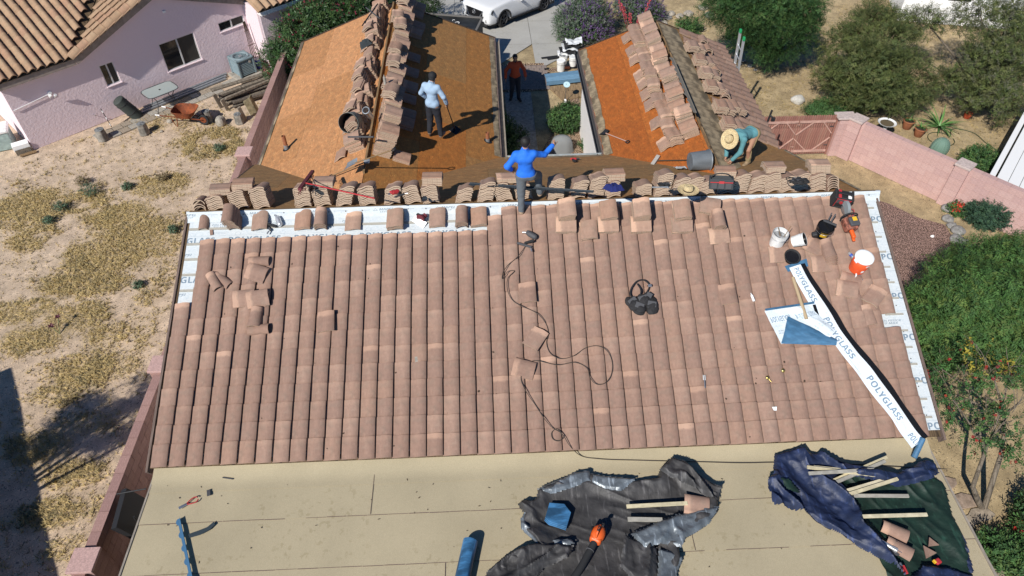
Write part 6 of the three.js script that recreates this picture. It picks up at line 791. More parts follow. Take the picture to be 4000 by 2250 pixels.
// pouch harness: straps and pouches
function pouchBelt(f, px, py, lift, turn, label, s = 1) { const t = on(f, px, py, lift, 'tool_belt', label, 'tool belt', turn); t.scale.setScalar(s); const ml = mat(C(.02, .019, .02), .8, bm(TX.crinkle, .006)); part(t, 'belt', tube([[-.1, .03, .1], [-.16, .05, -.1], [-.02, .07, -.28], [.12, .06, -.3], [.2, .04, -.2], [.1, .04, -.05], [.0, .03, .02]], .013, 40, 6), ml); part(t, 'strap', tube([[.0, .05, -.25], [.02, .1, -.1], [-.05, .06, .1], [.08, .05, .2]], .013, 24, 5), ml); for (const [x, z, r] of [[-.16, .10, .5], [-.06, .2, -.5], [.12, .06, .9], [.15, .2, -.3], [.02, .08, .2]]) { const pg = new THREE.IcosahedronGeometry(.11, 3), pp = pg.attributes.position; for (let i = 0; i < pp.count; i++) { const v = V().fromBufferAttribute(pp, i), k = 1 + .5 * n3(v.x * 14 + x * 40, v.y * 14, v.z * 14 + z * 30); pp.setXYZ(i, v.x * k, v.y * k * .55, v.z * k * 1.1); } pg.computeVertexNormals(); const p = part(t, 'pouch', xf(pg, x, .06, z, rr(-.2, .2), r, rr(-.2, .2)), ml); part(p, 'flap', xf(rbox(.15, .02, .1, .008), x, .11, z - .03, .2, r, 0), M.darkGrey); } part(t, 'buckle', rbox(.06, .012, .05, .004, .2, .07, -.18), M.steel); return t; }
pouchBelt(FF, 2500, 1165, .085, .1, 'black tool belt with pouches dropped on the open tile field', 1.15); pouchBelt(FB, 3105, 712, .42, .5, 'black tool belt lying on the ridge tile stacks near the right end', .75); pouchBelt(FB, 2596, 725, .50, -.4, 'small dark leather pouch on a ridge stack beside a hammer', .5);
{ const t = on(FB, 2580, 735, .5, 'hammer', 'claw hammer lying on a ridge stack beside the leather pouch', 'hammer', 1.5); part(t, 'handle', rod(V(0, .02, -.17), V(0, .02, .12), .014), M.galv); part(t, 'head', mg([cyl(.018, .018, .1, 0, .025, .13, 0, 0, Math.PI / 2), rbox(.06, .015, .03, .004, -.07, .025, .14, 0, .4, 0)]), M.steel); }
{ const h = hatGeo(.21), t = on(FB, 2688, 745, .42, 'straw_hat', 'spare straw hat resting on a ridge tile stack', 'hat', 0); part(t, 'brim', h.brim, M.straw); part(t, 'crown', h.crown, M.straw); part(t, 'band', h.band, M.darkWood); t.rotateX(.3); }
{ const t = on(FB, 2815, 735, .34, 'tool_bag', 'grey and black open-top tool bag with red trim on the ridge stacks', 'tool bag', -.25, { rx: .1 }); const m = mat(C(.05, .055, .06), .85, bm(TX.crinkle, .004)); part(t, 'body', mg([rbox(.46, .22, .03, .012, 0, .12, .1), rbox(.46, .22, .03, .012, 0, .12, -.1), rbox(.03, .22, .2, .012, .22, .12, 0), rbox(.03, .22, .2, .012, -.22, .12, 0), box(.44, .02, .2, 0, .02, 0)]), m); for (const x of [-.14, 0, .14]) part(t, 'front_pocket', rbox(.12, .12, .03, .012, x, .09, .125), M.darkGrey); part(t, 'trim', mg([rbox(.44, .018, .012, .004, 0, .165, .128), rbox(.1, .05, .01, .003, 0, .17, .135)]), M.red); part(t, 'handle', tube([[-.2, .24, 0], [-.1, .3, 0], [.1, .3, 0], [.2, .24, 0]], .013, 18, 6), M.black); }
// blue cloth draped over sideways tiles
function cloth(f, px, py, lift, w, d, m, name, label, cat, turn = 0, amp = .05, sd = 1) { const t = on(f, px, py, lift, name, label, cat, turn); const g = quadSheet(V(-w / 2, 0, -d / 2), V(w / 2, 0, -d / 2), V(w / 2, 0, d / 2), V(-w / 2, 0, d / 2), 26, 26, (p, u, v) => { const e = Math.min(u, 1 - u, v, 1 - v); const r = 1 - .25 * fbm(Math.atan2(v - .5, u - .5) * 1.2 + 3, sd, 3, 0, 460 + sd); p.x *= r; p.z *= r; p.y = .012 + amp * (1 - Math.abs(2 * fbm(u * 4 + sd, v * 4, 3, 0, 461 + sd) - 1)) * smooth(0, .2, e) - .02 * (1 - smooth(0, .15, e)); }); part(t, 'fabric', g, m); return t; }
cloth(FB, 2395, 738, .56, .36, .4, clothM(.012, .02, .13), 'blue_cloth', 'navy blue garment thrown over the ridge tile stack', 'garment', .4, .09, 3);
// long scalloped metal closure strip across the ridge stacks, another on the flat roof
function closure(f, a, b, lift, label, m, n, amp = .045, wd = .05) { const nn = V(0, 1, 0).applyQuaternion(f.quaternion), pl = (q) => toLocal(f, onPlane(q[0], q[1], f.position.clone().addScaledVector(nn, lift), nn)), A = pl(a), B = pl(b), L = A.distanceTo(B), t = thing('closure_strip', label, 'metal strip'), sh = new THREE.Shape(); sh.moveTo(0, wd); for (let i = 0; i <= n * 12; i++) { const x = L * i / (n * 12); if (i === 0) sh.lineTo(0, -wd * .6); sh.lineTo(x, -wd * .6 - amp * Math.max(0, Math.sin(i / 12 * 6.283)) ** .8); } sh.lineTo(L, wd); const g = new THREE.ExtrudeGeometry(sh, { depth: .008, bevelEnabled: false, steps: 1 }); part(t, 'sheet', metreUV(g.rotateX(-Math.PI / 2 + (f === FLAT ? 0 : .0)), 1), m); part(t, 'bent_edge', metreUV(box(L, .03, .006, L / 2, .015, -wd)), m); const d = B.clone().sub(A).normalize(), q = new THREE.Quaternion().setFromRotationMatrix(new THREE.Matrix4().makeBasis(d, V(0, 1, 0), V().crossVectors(d, V(0, 1, 0)))); t.position.copy(A).applyQuaternion(f.quaternion).add(f.position); t.quaternion.copy(f.quaternion).multiply(q); return t; }
closure(FB, [1832, 720], [2318, 752], .36, 'long black scalloped closure strip laid across the ridge tile stacks', mat(C(.025, .035, .045), .45), 7, .05);
closure(FRR, [2622, 225], [2712, 440], .28, 'long grey wavy closure strip laid down the right wing ridge', mat(C(.20, .18, .15), .6), 9, .05);
closure(FLAT, [697, 2028], [752, 2290], .02, 'long blue scalloped metal closure strip lying on the flat roof', mat(C(.10, .24, .40), .4, { metalness: .3 }), 5, .032, .028);
{ const t = solid('metal_offcut', 'short dark curved metal offcut beside the blue closure strip', 'metal offcut', prism([[-.2, .03], [-.05, .0], [.1, -.04], [.2, -.12], [.22, -.06], [.14, .02], [0, .08], [-.17, .1]], .006), mat(C(.04, .055, .065), .5)); t.position.copy(onY(785, 2072, 2.375)); t.rotation.y = .15; }
// red landscape-rake style push broom
{ const q = (px, py, l) => onPlane(px, py, FB.position.clone().addScaledVector(nB, l), nB), t = thing('push_broom', 'red push broom with wide bristle head lying across the ridge stacks', 'broom'); const A = q(1170, 740, .55), Bk = q(1222, 668, .55), ha = q(1195, 715, .58), hb = q(1463, 775, .5); part(t, 'head', metreUV(bar(A, Bk, .07, .05)), M.maroon); const br = []; for (let i = 0; i < 70; i++) { const p = A.clone().lerp(Bk, rnd()).add(V(rr(-.05, .03), rr(-.1, -.02), rr(-.03, .06))); br.push(rod(p, p.clone().add(V(rr(-.04, .0), -.05, rr(-.02, .03))), .006, 4)); } part(t, 'bristles', mg(br), M.maroon).userData.kind = 'stuff'; part(t, 'handle', rod(ha, hb, .014), M.red); part(t, 'brace', mg([rod(ha.clone().lerp(hb, .15), A.clone().lerp(Bk, .2), .01), rod(ha.clone().lerp(hb, .15), A.clone().lerp(Bk, .8), .01)]), M.black); }
// shovels
function shovel(f, pa, pb, lift, label, bladeM, o = {}) { const nn = V(0, 1, 0).applyQuaternion(f.quaternion), q = (p, l) => toLocal(f, onPlane(p[0], p[1], f.position.clone().addScaledVector(nn, l), nn)), A = q(pa, lift), B = q(pb, o.lift2 ?? lift), d = B.clone().sub(A), L = d.length(), t = thing('shovel', label, 'shovel'); t.position.copy(A).applyQuaternion(f.quaternion).add(f.position); d.normalize(); t.quaternion.copy(f.quaternion).multiply(new THREE.Quaternion().setFromRotationMatrix(new THREE.Matrix4().makeBasis(V().crossVectors(V(0, 1, 0), d).normalize(), V().crossVectors(d, V().crossVectors(V(0, 1, 0), d).normalize()), d))); const bl = o.blade ?? .28, w = o.w ?? .22; part(t, 'blade', quadSheet(V(-w / 2, 0, 0), V(w / 2, 0, 0), V(w * .42, .0, bl), V(-w * .42, 0, bl), 10, 10, (p, u, v) => { p.y = .012 + .05 * (Math.abs(u - .5) * 2) ** 2 * (.4 + v * .6) + .02 * v; }), bladeM); part(t, 'shaft', rod(V(0, .035, bl * .85), V(0, .03, L), .015), o.shaft ?? M.woodTan); if (o.dgrip !== false) part(t, 'handle_grip', xf(new THREE.TorusGeometry(.05, .013, 6, 16), 0, .03, L + .04, Math.PI / 2), M.black); return t; }
shovel(FWL, [1352, 655], [1535, 590], .3, 'light blue steel shovel with wooden shaft lying on the left wing tile stacks', M.galv, { blade: .36, w: .28, lift2: .5 });
shovel(FWL, [1445, 632], [1300, 690], .06, 'roofing spade with grey notched blade leaning at the ridge board end', M.galv, { blade: .14, w: .2 });
shovel(FRL, [2352, 518], [2448, 555], .02, 'short black scoop shovel lying on the bright orange deck', M.black, { blade: .2, w: .26, shaft: mat(C(.45, .28, .22), .7) });
{ const nn = V(0, 1, 0).applyQuaternion(FWR_.quaternion), bl = onPlane(1778, 512, FWR_.position, nn), hand = V(...lightMan.J.wrR).applyEuler(new THREE.Euler(0, lightMan.g.rotation.y, 0)).add(lightMan.g.position).add(V(0, -.08, 0)), t = thing('scraping_shovel', 'flat black scraping shovel held by the man in pale blue', 'shovel'); part(t, 'shaft', rod(bl.clone().add(V(0, .05, 0)), hand.clone().add(hand.clone().sub(bl).multiplyScalar(.18)), .014), M.black); const b = part(t, 'blade', rbox(.24, .012, .26, .004), M.blackGloss); b.position.copy(bl).add(V(.0, .03, 0)); b.rotation.set(.1, -.6, -.32); }
{ const t = on(FWR_, 1702, 530, 0, 'deck_scraper', 'small black hand scraper standing by the feet of man in pale blue', 'scraper', .1); part(t, 'blade', rbox(.02, .2, .10, .004, -.16, .1, .05), M.black); part(t, 'base', rbox(.03, .02, .2, .004, -.16, .012, .0), M.black); }
{ const q = (px, py, l) => { const nn = V(0, 1, 0).applyQuaternion(FRL.quaternion); return onPlane(px, py, FRL.position.clone().addScaledVector(nn, l), nn); }, t = thing('stiff_broom', 'grey stiff broom with dark handle lying beside the grey barrel', 'broom'); const A = q(2548, 645, .05), B = q(2572, 610, .05); part(t, 'head', metreUV(bar(A, B, .09, .08)), mat(C(.40, .38, .35), .95, bm(TX.crinkle, .01))); part(t, 'handle', rod(A.clone().lerp(B, .5), q(2690, 625, .06), .014), M.darkWood); }
// buckets
function bucket(f, px, py, lift, label, m, o = {}) { const t = on(f, px, py, lift, 'bucket', label, 'bucket', o.turn ?? 0, o), r = o.r ?? .15, h = o.h ?? .36, upr = new THREE.Group(); upr.name = 'bucket_body'; t.add(upr); if (!o.lying) { const up = V(0, 1, 0).applyQuaternion(t.quaternion.clone().invert()); upr.quaternion.setFromUnitVectors(V(0, 1, 0), up.lerp(V(0, 1, 0), o.tilt ?? .4).normalize()); } else { upr.rotation.set(...o.lying); upr.position.y = r; } part(upr, 'shell', lathe([[0, .008], [r * .86, .008], [r * .86, 0], [r * .88, 0], [r, h], [r * 1.05, h], [r * 1.05, h - .03], [r * .985, h - .03], [r * .97, h - .07], [r * 1.04, h - .07], [r * 1.04, h - .085], [r * .96, h - .085], [r * .85, .02], [0, .02]].slice(0, 6).concat([[r * 1.05, h - .02], [r * 1.015, h - .025], [r * 1.0, h - .07], [r * 1.03, h - .075], [r * 1.03, h - .09], [r * .985, h - .1], [r * .9, .03]]), 30), m); part(upr, 'inner_wall', lathe([[0, .02], [r * .83, .02], [r * .97, h - .002]], 30), o.inner ?? m); if (o.fill) part(upr, 'contents', xf(new THREE.CircleGeometry(r * .93, 26), 0, h * (o.level ?? .8), 0, -Math.PI / 2), o.fill); if (o.lid) part(upr, 'lid', mg([cyl(r * 1.07, r * 1.07, .03, 0, h + .008, 0, 0, 0, 0, 30), xf(new THREE.TorusGeometry(r * .95, .012, 6, 30), 0, h + .024, 0, Math.PI / 2)]), o.lid); if (o.bail !== false) part(upr, 'bail', tube([[-r * 1.04, h - .06, 0], [-r * .8, h - .02, r * .9], [0, h - .0, r * 1.25], [r * .8, h - .02, r * .9], [r * 1.04, h - .06, 0]].map(([a, b, c]) => [a, b - .06, c]), .004, 24, 5), M.steel); return { t, upr }; }
M.mud = mat(C(.50, .51, .52), .9, { map: TX.stain });
{ const b = bucket(FF, 3030, 955, .085, 'white plastic bucket half full of grey mix standing on the tiles', M.whitePlastic, { fill: M.mud, level: .72 }); part(b.upr, 'stir_stick', mg([rod(V(.02, .25, 0), V(-.07, .46, -.06), .008), rod(V(.08, .25, .02), V(.17, .5, -.05), .006)]), M.woodTan); }
bucket(FF, 3088, 955, .085, 'small white pail tipped on its side next to the white bucket', M.whitePlastic, { r: .125, h: .24, lying: [.5, .3, -.9], inner: M.blackGloss, bail: false });
{ const b = bucket(FF, 3208, 915, .085, 'black tar bucket with brushes and yellow label standing on the tiles', M.blackGloss, { r: .16, h: .28, fill: M.blackGloss, level: .9, tilt: .6 }); part(b.upr, 'brush', mg([rbox(.04, .04, .3, .01, .07, .32, -.05, -.5, .5, 0), rod(V(.12, .27, -.1), V(.2, .4, -.2), .014), rod(V(.06, .27, -.12), V(.12, .42, -.22), .012)]), M.darkGrey); part(b.upr, 'yellow_label', xf(new THREE.CylinderGeometry(.161, .152, .13, 20, 1, true, -.75, .9), 0, .15, 0), M.yellow); part(b.upr, 'pouch', rbox(.12, .24, .1, .03, -.2, .1, .1, .2, 0, .4), M.black); }
{ const t = on(FF, 3087, 1012, .085, 'tar_pan', 'round black tar pan on a blue tray beside the white pail', 'pan', 0); part(t, 'pan', lathe([[0, .0], [.12, .0], [.15, .12], [.165, .13], [.15, .135], [.13, .1], [0, .09]], 28), M.blackRubber); part(t, 'tar', cyl(.135, .135, .01, 0, .105, 0), M.blackGloss); }
bucket(FWL, 1402, 500, .06, 'large black bucket on its side among the left wing tile stacks', mat(C(.35, .36, .32), .6, { map: TX.paint }), { r: .24, h: .42, lying: [1.15, 0, 0], inner: M.black, bail: false });
{ const t = on(FWL, 1448, 455, .25, 'duct_piece', 'short shiny sheet metal vent pipe standing among the left wing tiles', 'vent pipe', 0); part(t, 'pipe', lathe([[.07, 0], [.07, .38], [.075, .38], [.075, 0]], 20), M.steel); part(t, 'crimp', xf(new THREE.TorusGeometry(.085, .014, 6, 20), 0, .36, 0, Math.PI / 2), M.galv); t.rotateZ(-.2); t.rotateX(.6); }
for (const [px, py, s, l, mm] of [[1430, 175, .42, 'dark bundled jacket lying on the left wing tile stacks', clothM(.03, .04, .045)], [1440, 95, .3, 'dark bag dropped on the far left wing tiles', clothM(.02, .022, .03)]]) cloth(FWL, px, py, .34, s, s * .7, mm, 'jacket', l, 'jacket', .3, .14, px % 7);
{ const q = (px, py, l) => { const nn = V(0, 1, 0).applyQuaternion(FWL.quaternion); return onPlane(px, py, FWL.position.clone().addScaledVector(nn, l), nn); }; for (const [a, b, l, m, r] of [[[1415, 100], [1475, 15], 'dark metal bar crossing the far left wing tiles', M.black, .02], [[1430, 30], [1480, 70], 'second dark bar crossing the far left wing tiles', M.darkGrey, .02], [[1360, 535], [1460, 535], 'yellow handled pry bar on the near left wing tiles', M.darkGrey, .022]]) solid('pry_bar', l, 'bar', rod(q(...a, .5), q(...b, .5), r, 8), m); solid('caulk_tube', 'tan caulk tube standing on the left wing tile stack', 'tube', mg([cyl(.035, .035, .2, 0, .1, 0), cyl(.008, .02, .06, 0, .23, 0)]), M.concrete).position.copy(q(1505, 330, .55)); }
// grey barrel on its side
{ const t = on(FB, 2730, 668, .0, 'grey_barrel', 'large grey plastic barrel lying on its side by the kneeling man', 'barrel', .08); part(t, 'shell', xf(lathe([[0, 0], [.2, 0], [.21, .02], [.24, .44], [.255, .45], [.255, .48], [.235, .48], [.2, .03], [0, .02]], 36), -.25, .245, 0, 0, 0, -Math.PI / 2 + .02), mat(C(.22, .25, .28), .55, { map: TX.paint })); part(t, 'rim', xf(new THREE.TorusGeometry(.25, .013, 8, 36), .22, .25, 0, 0, Math.PI / 2, 0), M.galv); }
{ const t = on(FB, 2660, 662, .02, 'plastic_sheet', 'crumpled clear plastic sheet at the mouth of the grey barrel', 'plastic sheet', 0); part(t, 'film', quadSheet(V(-.16, 0, -.1), V(.1, 0, -.12), V(.14, 0, .1), V(-.12, 0, .1), 14, 10, (p, u, v) => { p.y = .02 + .05 * fbm(u * 6, v * 6, 3, 0, 480); }), mat(C(.5, .52, .52), .3)); }
// jobsite radio, cut-off saw, cooler
{ const t = on(FF, 3275, 795, .085, 'jobsite_radio', 'red and black jobsite radio standing near the ridge end', 'radio', -.28, { rx: -TH * .2 }); part(t, 'case', rbox(.34, .3, .22, .03, 0, .17, 0), M.black); part(t, 'front_panel', rbox(.24, .16, .02, .008, 0, .2, .112), M.darkGrey); part(t, 'bumper', mg([rbox(.05, .32, .26, .02, -.165, .17, 0), rbox(.05, .32, .26, .02, .165, .17, 0), rbox(.34, .035, .26, .012, 0, .03, 0)]), M.blackRubber); part(t, 'red_trim', mg([rbox(.3, .012, .012, .004, 0, .295, .122), rbox(.012, .26, .012, .004, -.13, .17, .122), rbox(.012, .26, .012, .004, .13, .17, .122), rbox(.06, .012, .2, .004, -.1, .325, 0)]), M.red); part(t, 'top_handle', mg([rbox(.3, .03, .05, .012, 0, .35, 0), rbox(.04, .06, .05, .01, -.13, .32, 0), rbox(.04, .06, .05, .01, .13, .32, 0)]), M.black); part(t, 'label_plate', rbox(.07, .012, .13, .003, .1, .325, .02), M.white); part(t, 'dial', cyl(.035, .035, .02, -.03, .2, .13, Math.PI / 2), M.red); for (const s of [-1, 1]) part(t, 'speaker', cyl(.05, .05, .012, s * .08, .12, .122, Math.PI / 2), M.black); }
{ const t = on(FF, 3308, 880, .085, 'cutoff_saw', 'dusty orange petrol cut-off saw with grey blade guard on the tiles', 'saw', .12), dusty = mat(C(.48, .17, .11), .8, { map: TX.stain }); part(t, 'engine', rbox(.26, .2, .28, .05, -.02, .13, .05), dusty); part(t, 'cover', rbox(.2, .08, .2, .03, .02, .25, .05), M.darkGrey); part(t, 'warning_label', rbox(.09, .004, .09, .001, .03, .293, .01), M.yellow); part(t, 'rear_handle', mg([rbox(.08, .08, .2, .03, -.04, .14, .27), rbox(.06, .05, .12, .02, -.04, .1, .36)]), M.orange); part(t, 'front_handle', tube([[-.16, .1, -.08], [-.17, .24, -.1], [0, .3, -.12], [.15, .24, -.1], [.16, .1, -.08]], .016, 20, 7), M.blackRubber); part(t, 'arm', rbox(.06, .06, .3, .02, .05, .13, -.2), dusty); part(t, 'blade', cyl(.15, .15, .006, 0, .16, -.32, 0, 0, Math.PI / 2, 30), M.steel); part(t, 'blade_guard', xf(new THREE.CylinderGeometry(.17, .17, .06, 26, 1, false, -.3, 3.4), 0, .16, -.32, 0, 0, Math.PI / 2), mat(C(.25, .28, .29), .5)); part(t, 'guard_loop', tube([[.1, .1, -.1], [.14, .2, -.22], [.1, .12, -.32]], .008, 14, 5), M.red); }
{ const t = on(FF, 3345, 1050, .085, 'drink_cooler', 'orange round drink cooler with white lid standing on the tiles', 'cooler', .3), up = new THREE.Group(); up.name = 'cooler_body'; up.quaternion.setFromUnitVectors(V(0, 1, 0), V(0, 1, 0).applyQuaternion(t.quaternion.clone().invert()).lerp(V(0, 1, 0), .55).normalize()); t.add(up); part(up, 'tank', lathe([[0, 0], [.15, 0], [.158, .02], [.165, .16], [.172, .17], [.172, .185], [.168, .2], [.176, .38], [0, .38]], 36), mat(C(.80, .10, .025), .4)); part(up, 'lid', lathe([[0, .43], [.15, .425], [.18, .415], [.186, .39], [.184, .37], [.17, .37]], 36), M.white); part(up, 'spigot', mg([rod(V(-.12, .06, .13), V(-.15, .06, .17), .016), cyl(.012, .01, .04, -.15, .04, .17)]), M.white); part(up, 'label', xf(new THREE.CylinderGeometry(.1775, .1735, .06, 20, 1, true, -.2, .9), 0, .3, 0), M.white); part(up, 'small_label', xf(new THREE.CylinderGeometry(.1665, .165, .07, 10, 1, true, -.35, .36), 0, .12, 0), M.white); for (const s of [-1, 1]) part(up, 'side_handle', rbox(.03, .05, .09, .012, s * .185, .36, 0), M.white); }
{ const t = on(FF, 3345, 1068, .085, 'trowel', 'steel trowel with short handle lying below the orange cooler', 'trowel', .2); part(t, 'blade', rbox(.09, .005, .14, .002, .02, .012, .1), M.steel); part(t, 'handle', rod(V(0, .03, .04), V(.02, .06, -.13), .018), M.darkGrey); }
{ const t = on(FF, 3312, 990, .085, 'water_bottle', 'small clear water bottle lying by the orange cooler', 'bottle', .6); part(t, 'bottle', xf(lathe([[0, 0], [.032, 0], [.033, .12], [.013, .16], [.013, .18]], 16), 0, .033, 0, Math.PI / 2, 0, 0), new THREE.MeshPhysicalMaterial({ color: C(.85, .9, .95), roughness: .1, transmission: .8, thickness: 0 })); part(t, 'label', xf(cyl(.0335, .0335, .05, 0, 0, 0, 0, 0, 0, 16, true), 0, .033, .07, Math.PI / 2), M.blue); part(t, 'cap', cyl(.014, .014, .02, 0, .033, .19, Math.PI / 2), M.white); }
// strip of underlayment unrolled down the slope, with a black selvedge and a blue rolled end
{
  const L = [[3075, 1045], [3095, 1085], [3135, 1160], [3180, 1235], [3225, 1310], [3280, 1385], [3345, 1470], [3410, 1560], [3470, 1630], [3505, 1690], [3545, 1745]], R = [[3150, 1030], [3180, 1085], [3225, 1150], [3275, 1220], [3315, 1290], [3370, 1360], [3440, 1440], [3500, 1520], [3560, 1610], [3610, 1680], [3640, 1712]], q = (p, l) => onPlane(p[0], p[1], FF.position.clone().addScaledVector(nF, l), nF);
  const t = thing('membrane_strip', 'long white printed membrane strip with black edge unrolled down the tiles', 'membrane'), n = L.length - 1, cl = new THREE.CatmullRomCurve3(L.map((p) => q(p, .125))), cr = new THREE.CatmullRomCurve3(R.map((p) => q(p, .125)));
  const ribbon = (s0, s1, lift, nm, m, uvf) => { const pos = [], uv = [], idx = [], N = 90; for (let i = 0; i <= N; i++) { const A0 = cl.getPoint(i / N), B0 = cr.getPoint(i / N), cen = A0.clone().add(B0).multiplyScalar(.5), tan = cl.getTangent(i / N).add(cr.getTangent(i / N)).normalize(), ac = V().crossVectors(tan, nF).normalize().multiplyScalar(A0.distanceTo(B0) * .42 * Math.abs(B0.clone().sub(A0).normalize().dot(V().crossVectors(tan, nF).normalize()))); if (ac.dot(B0.clone().sub(A0)) < 0) ac.negate(); const a = cen.clone().sub(ac), b = cen.clone().add(ac); for (let k = 0; k <= 8; k++) { const s = lerp(s0, s1, k / 8), p = a.clone().lerp(b, s).addScaledVector(nF, lift + .012 + .006 * Math.sin(a.clone().lerp(b, s).x / TW * 6.283)); pos.push(p.x, p.y, p.z); uv.push(...uvf(i / N, k / 8)); } } for (let i = 0; i < N; i++) for (let k = 0; k < 8; k++) { const c = i * 9 + k; idx.push(c, c + 1, c + 10, c, c + 10, c + 9); } const g = new THREE.BufferGeometry(); g.setAttribute('position', new THREE.Float32BufferAttribute(pos, 3)); g.setAttribute('uv', new THREE.Float32BufferAttribute(uv, 2)); g.setIndex(idx); g.computeVertexNormals(); return part(t, nm, g, m); };
  const tx = canvasTex(2048, 256, (g, w, h) => { g.fillStyle = '#e6edf2'; g.fillRect(0, 0, w, h); for (let i = 0; i < 1500; i++) { g.fillStyle = rnd() < .5 ? 'rgba(255,255,255,.12)' : 'rgba(150,175,195,.09)'; g.beginPath(); g.ellipse(rnd() * w, rnd() * h, 4 + 16 * rnd(), 3 + 6 * rnd(), rnd() * 3, 0, 7); g.fill(); } g.fillStyle = '#8395a4'; g.font = 'bold 150px sans-serif'; for (const x of [30, 640, 1250, 1860]) g.fillText('POLYGLASS', x, 178, 440); g.font = '22px sans-serif'; for (const x of [520, 1090, 1640]) g.fillText('www.polyglass.us', x - 20, 215, 120); });
  ribbon(0, .72, .0, 'fabric', mat(C(.96, .98, 1), .7, { map: tx }), (u, v) => [u, v]); ribbon(.72, 1, .004, 'selvedge', M.blackGloss, (u, v) => [u * 20, v]);
  const e0 = onY(3605, 1712, 2.62), e1 = onY(3570, 1788, 2.40); part(t, 'rolled_end', mg([rod(e0, e1, .05, 16), rod(e0, e1, .035, 12)]), M.blueFilm); part(t, 'blue_flap', quadSheet(q([3065, 1040], .115), q([3150, 1010], .115), q([3158, 1040], .115), q([3078, 1062], .115), 6, 4), M.blueFilm);
}
{ // folded scrap of the same membrane, white face and blue back
  const q = (p, l) => onPlane(p[0], p[1], FF.position.clone().addScaledVector(nF, l), nF), t = thing('membrane_scrap', 'folded scrap of white printed membrane showing its blue backing', 'membrane');
  const sheet = (nm, c, m, l, f) => part(t, nm, quadSheet(...c.map((p) => q(p, l)), 20, 14, (p, u, v) => { p.addScaledVector(nF, .03 * fbm(u * 5, v * 5, 3, 0, 490) + (f ? f(u, v) : 0)); }), m);
  const wm = mat(C(.92, .95, .97), .75, { map: UL }); sheet('white_face', [[2985, 1215], [3170, 1185], [3260, 1310], [3050, 1345]], wm, .105); sheet('blue_backing', [[3075, 1235], [3265, 1325], [3265, 1350], [3050, 1343]], M.blueFilm, .155, (u, v) => .04 * Math.sin(v * 3.1)); sheet('folded_edge', [[3072, 1205], [3155, 1195], [3262, 1290], [3238, 1322]], wm, .17, (u, v) => .03 * Math.sin(u * 3.1)); part(t, 'black_edge', metreUV(bar(q([3180, 1190], .14), q([3200, 1250], .14), .06, .01)), M.blackGloss); part(t, 'blue_edge', metreUV(bar(q([2990, 1210], .14), q([3180, 1182], .15), .04, .02)), M.blueFilm);
}
{ const q = (p, l) => onPlane(p[0], p[1], FF.position.clone().addScaledVector(nF, l), nF); solid('cardboard_tube', 'tan cardboard core tube lying down the slope over the membrane scrap', 'tube', mg([rod(q([3098, 1085], .15), q([3150, 1245], .21), .034, 18), rod(q([3097, 1083], .15), q([3150.5, 1246], .21), .027, 14)]), mat(C(.44, .33, .20), .8));
  const ct = solid('sealant_tube', 'white sealant cartridge lying alone on the tiles', 'tube', mg([cyl(.026, .026, .13, 0, 0, 0, Math.PI / 2), cyl(.006, .014, .05, 0, 0, -.09, -Math.PI / 2)]), M.white); ct.position.copy(q([2941, 1165], .11)); ct.quaternion.copy(FF.quaternion).multiply(new THREE.Quaternion().setFromEuler(new THREE.Euler(0, .2, 0)));
  const pp = solid('paper_scrap', 'small white paper scrap lower on the tile field', 'paper', quadSheet(V(-.04, .01, -.03), V(.05, .02, -.03), V(.04, .0, .04), V(-.02, .015, .04), 2, 2), M.white); pp.position.copy(q([3024, 1596], .09)); pp.quaternion.copy(FF.quaternion);
  for (const [px, py, l] of [[3058, 1447, 'round brass coloured lid with dark centre on the tiles'], [2997, 1475, 'brass knob with a tail lying on the tiles']]) { const t = on(FF, px, py, .085, 'brass_fitting', l, 'fitting', .3); part(t, 'disc', lathe([[0, .03], [.02, .03], [.035, .012], [.045, 0]], 18), mat(C(.45, .36, .12), .3, { metalness: .8 })); part(t, 'centre', cyl(.016, .016, .01, 0, .034, 0), M.black); if (px < 3000) part(t, 'tail', rod(V(.01, .01, .03), V(.03, .01, .1), .007), mat(C(.45, .36, .12), .3, { metalness: .8 })); }
  { const t = on(FF, 2749, 1480, .085, 'putty_knife', 'pale putty knife with narrow blade on the tile field', 'knife', -.1); part(t, 'blade', rbox(.02, .006, .16, .002, .01, .02, .1), M.steel); part(t, 'handle', mg([rbox(.012, .015, .1, .005, -.012, .02, -.02), rbox(.012, .015, .1, .005, .02, .02, -.02)]), M.white); } }
// ladder standing at the far eave of the right wing
{ const a = V(14.2, .0, -13.6), b = V(14.05, 3.75, -13.75), a2 = a.clone().add(V(0, 0, .42)), b2 = b.clone().add(V(.0, -.05, .42)), t = thing('ladder', 'aluminium extension ladder with green end caps leaning on the right wing eave', 'ladder'); for (const [p, q] of [[a, b], [a2, b2]]) { part(t, 'side_rail', metreUV(bar(p, q, .03, .08, V(1, 0, 0))), M.aluminium); part(t, 'end_cap', xf(rbox(.07, .12, .1, .015), q.x, q.y + .03, q.z), M.greenPlastic); } for (let i = 1; i < 12; i++) part(t, 'rung', rod(a.clone().lerp(b, i / 12.3), a2.clone().lerp(b2, i / 12.3), .016), M.aluminium); }
{ const t = thing('satellite_bracket', 'black satellite dish bracket at the near eave of the right wing', 'bracket', V(14.15, 2.62, -10.4)); part(t, 'post', rod(V(0, -.15, 0), V(.05, .4, 0), .03), M.black); part(t, 'arm', mg([rod(V(.03, .25, 0), V(.12, .2, .15), .025), rbox(.1, .12, .06, .01, .1, .18, .12)]), M.black); }
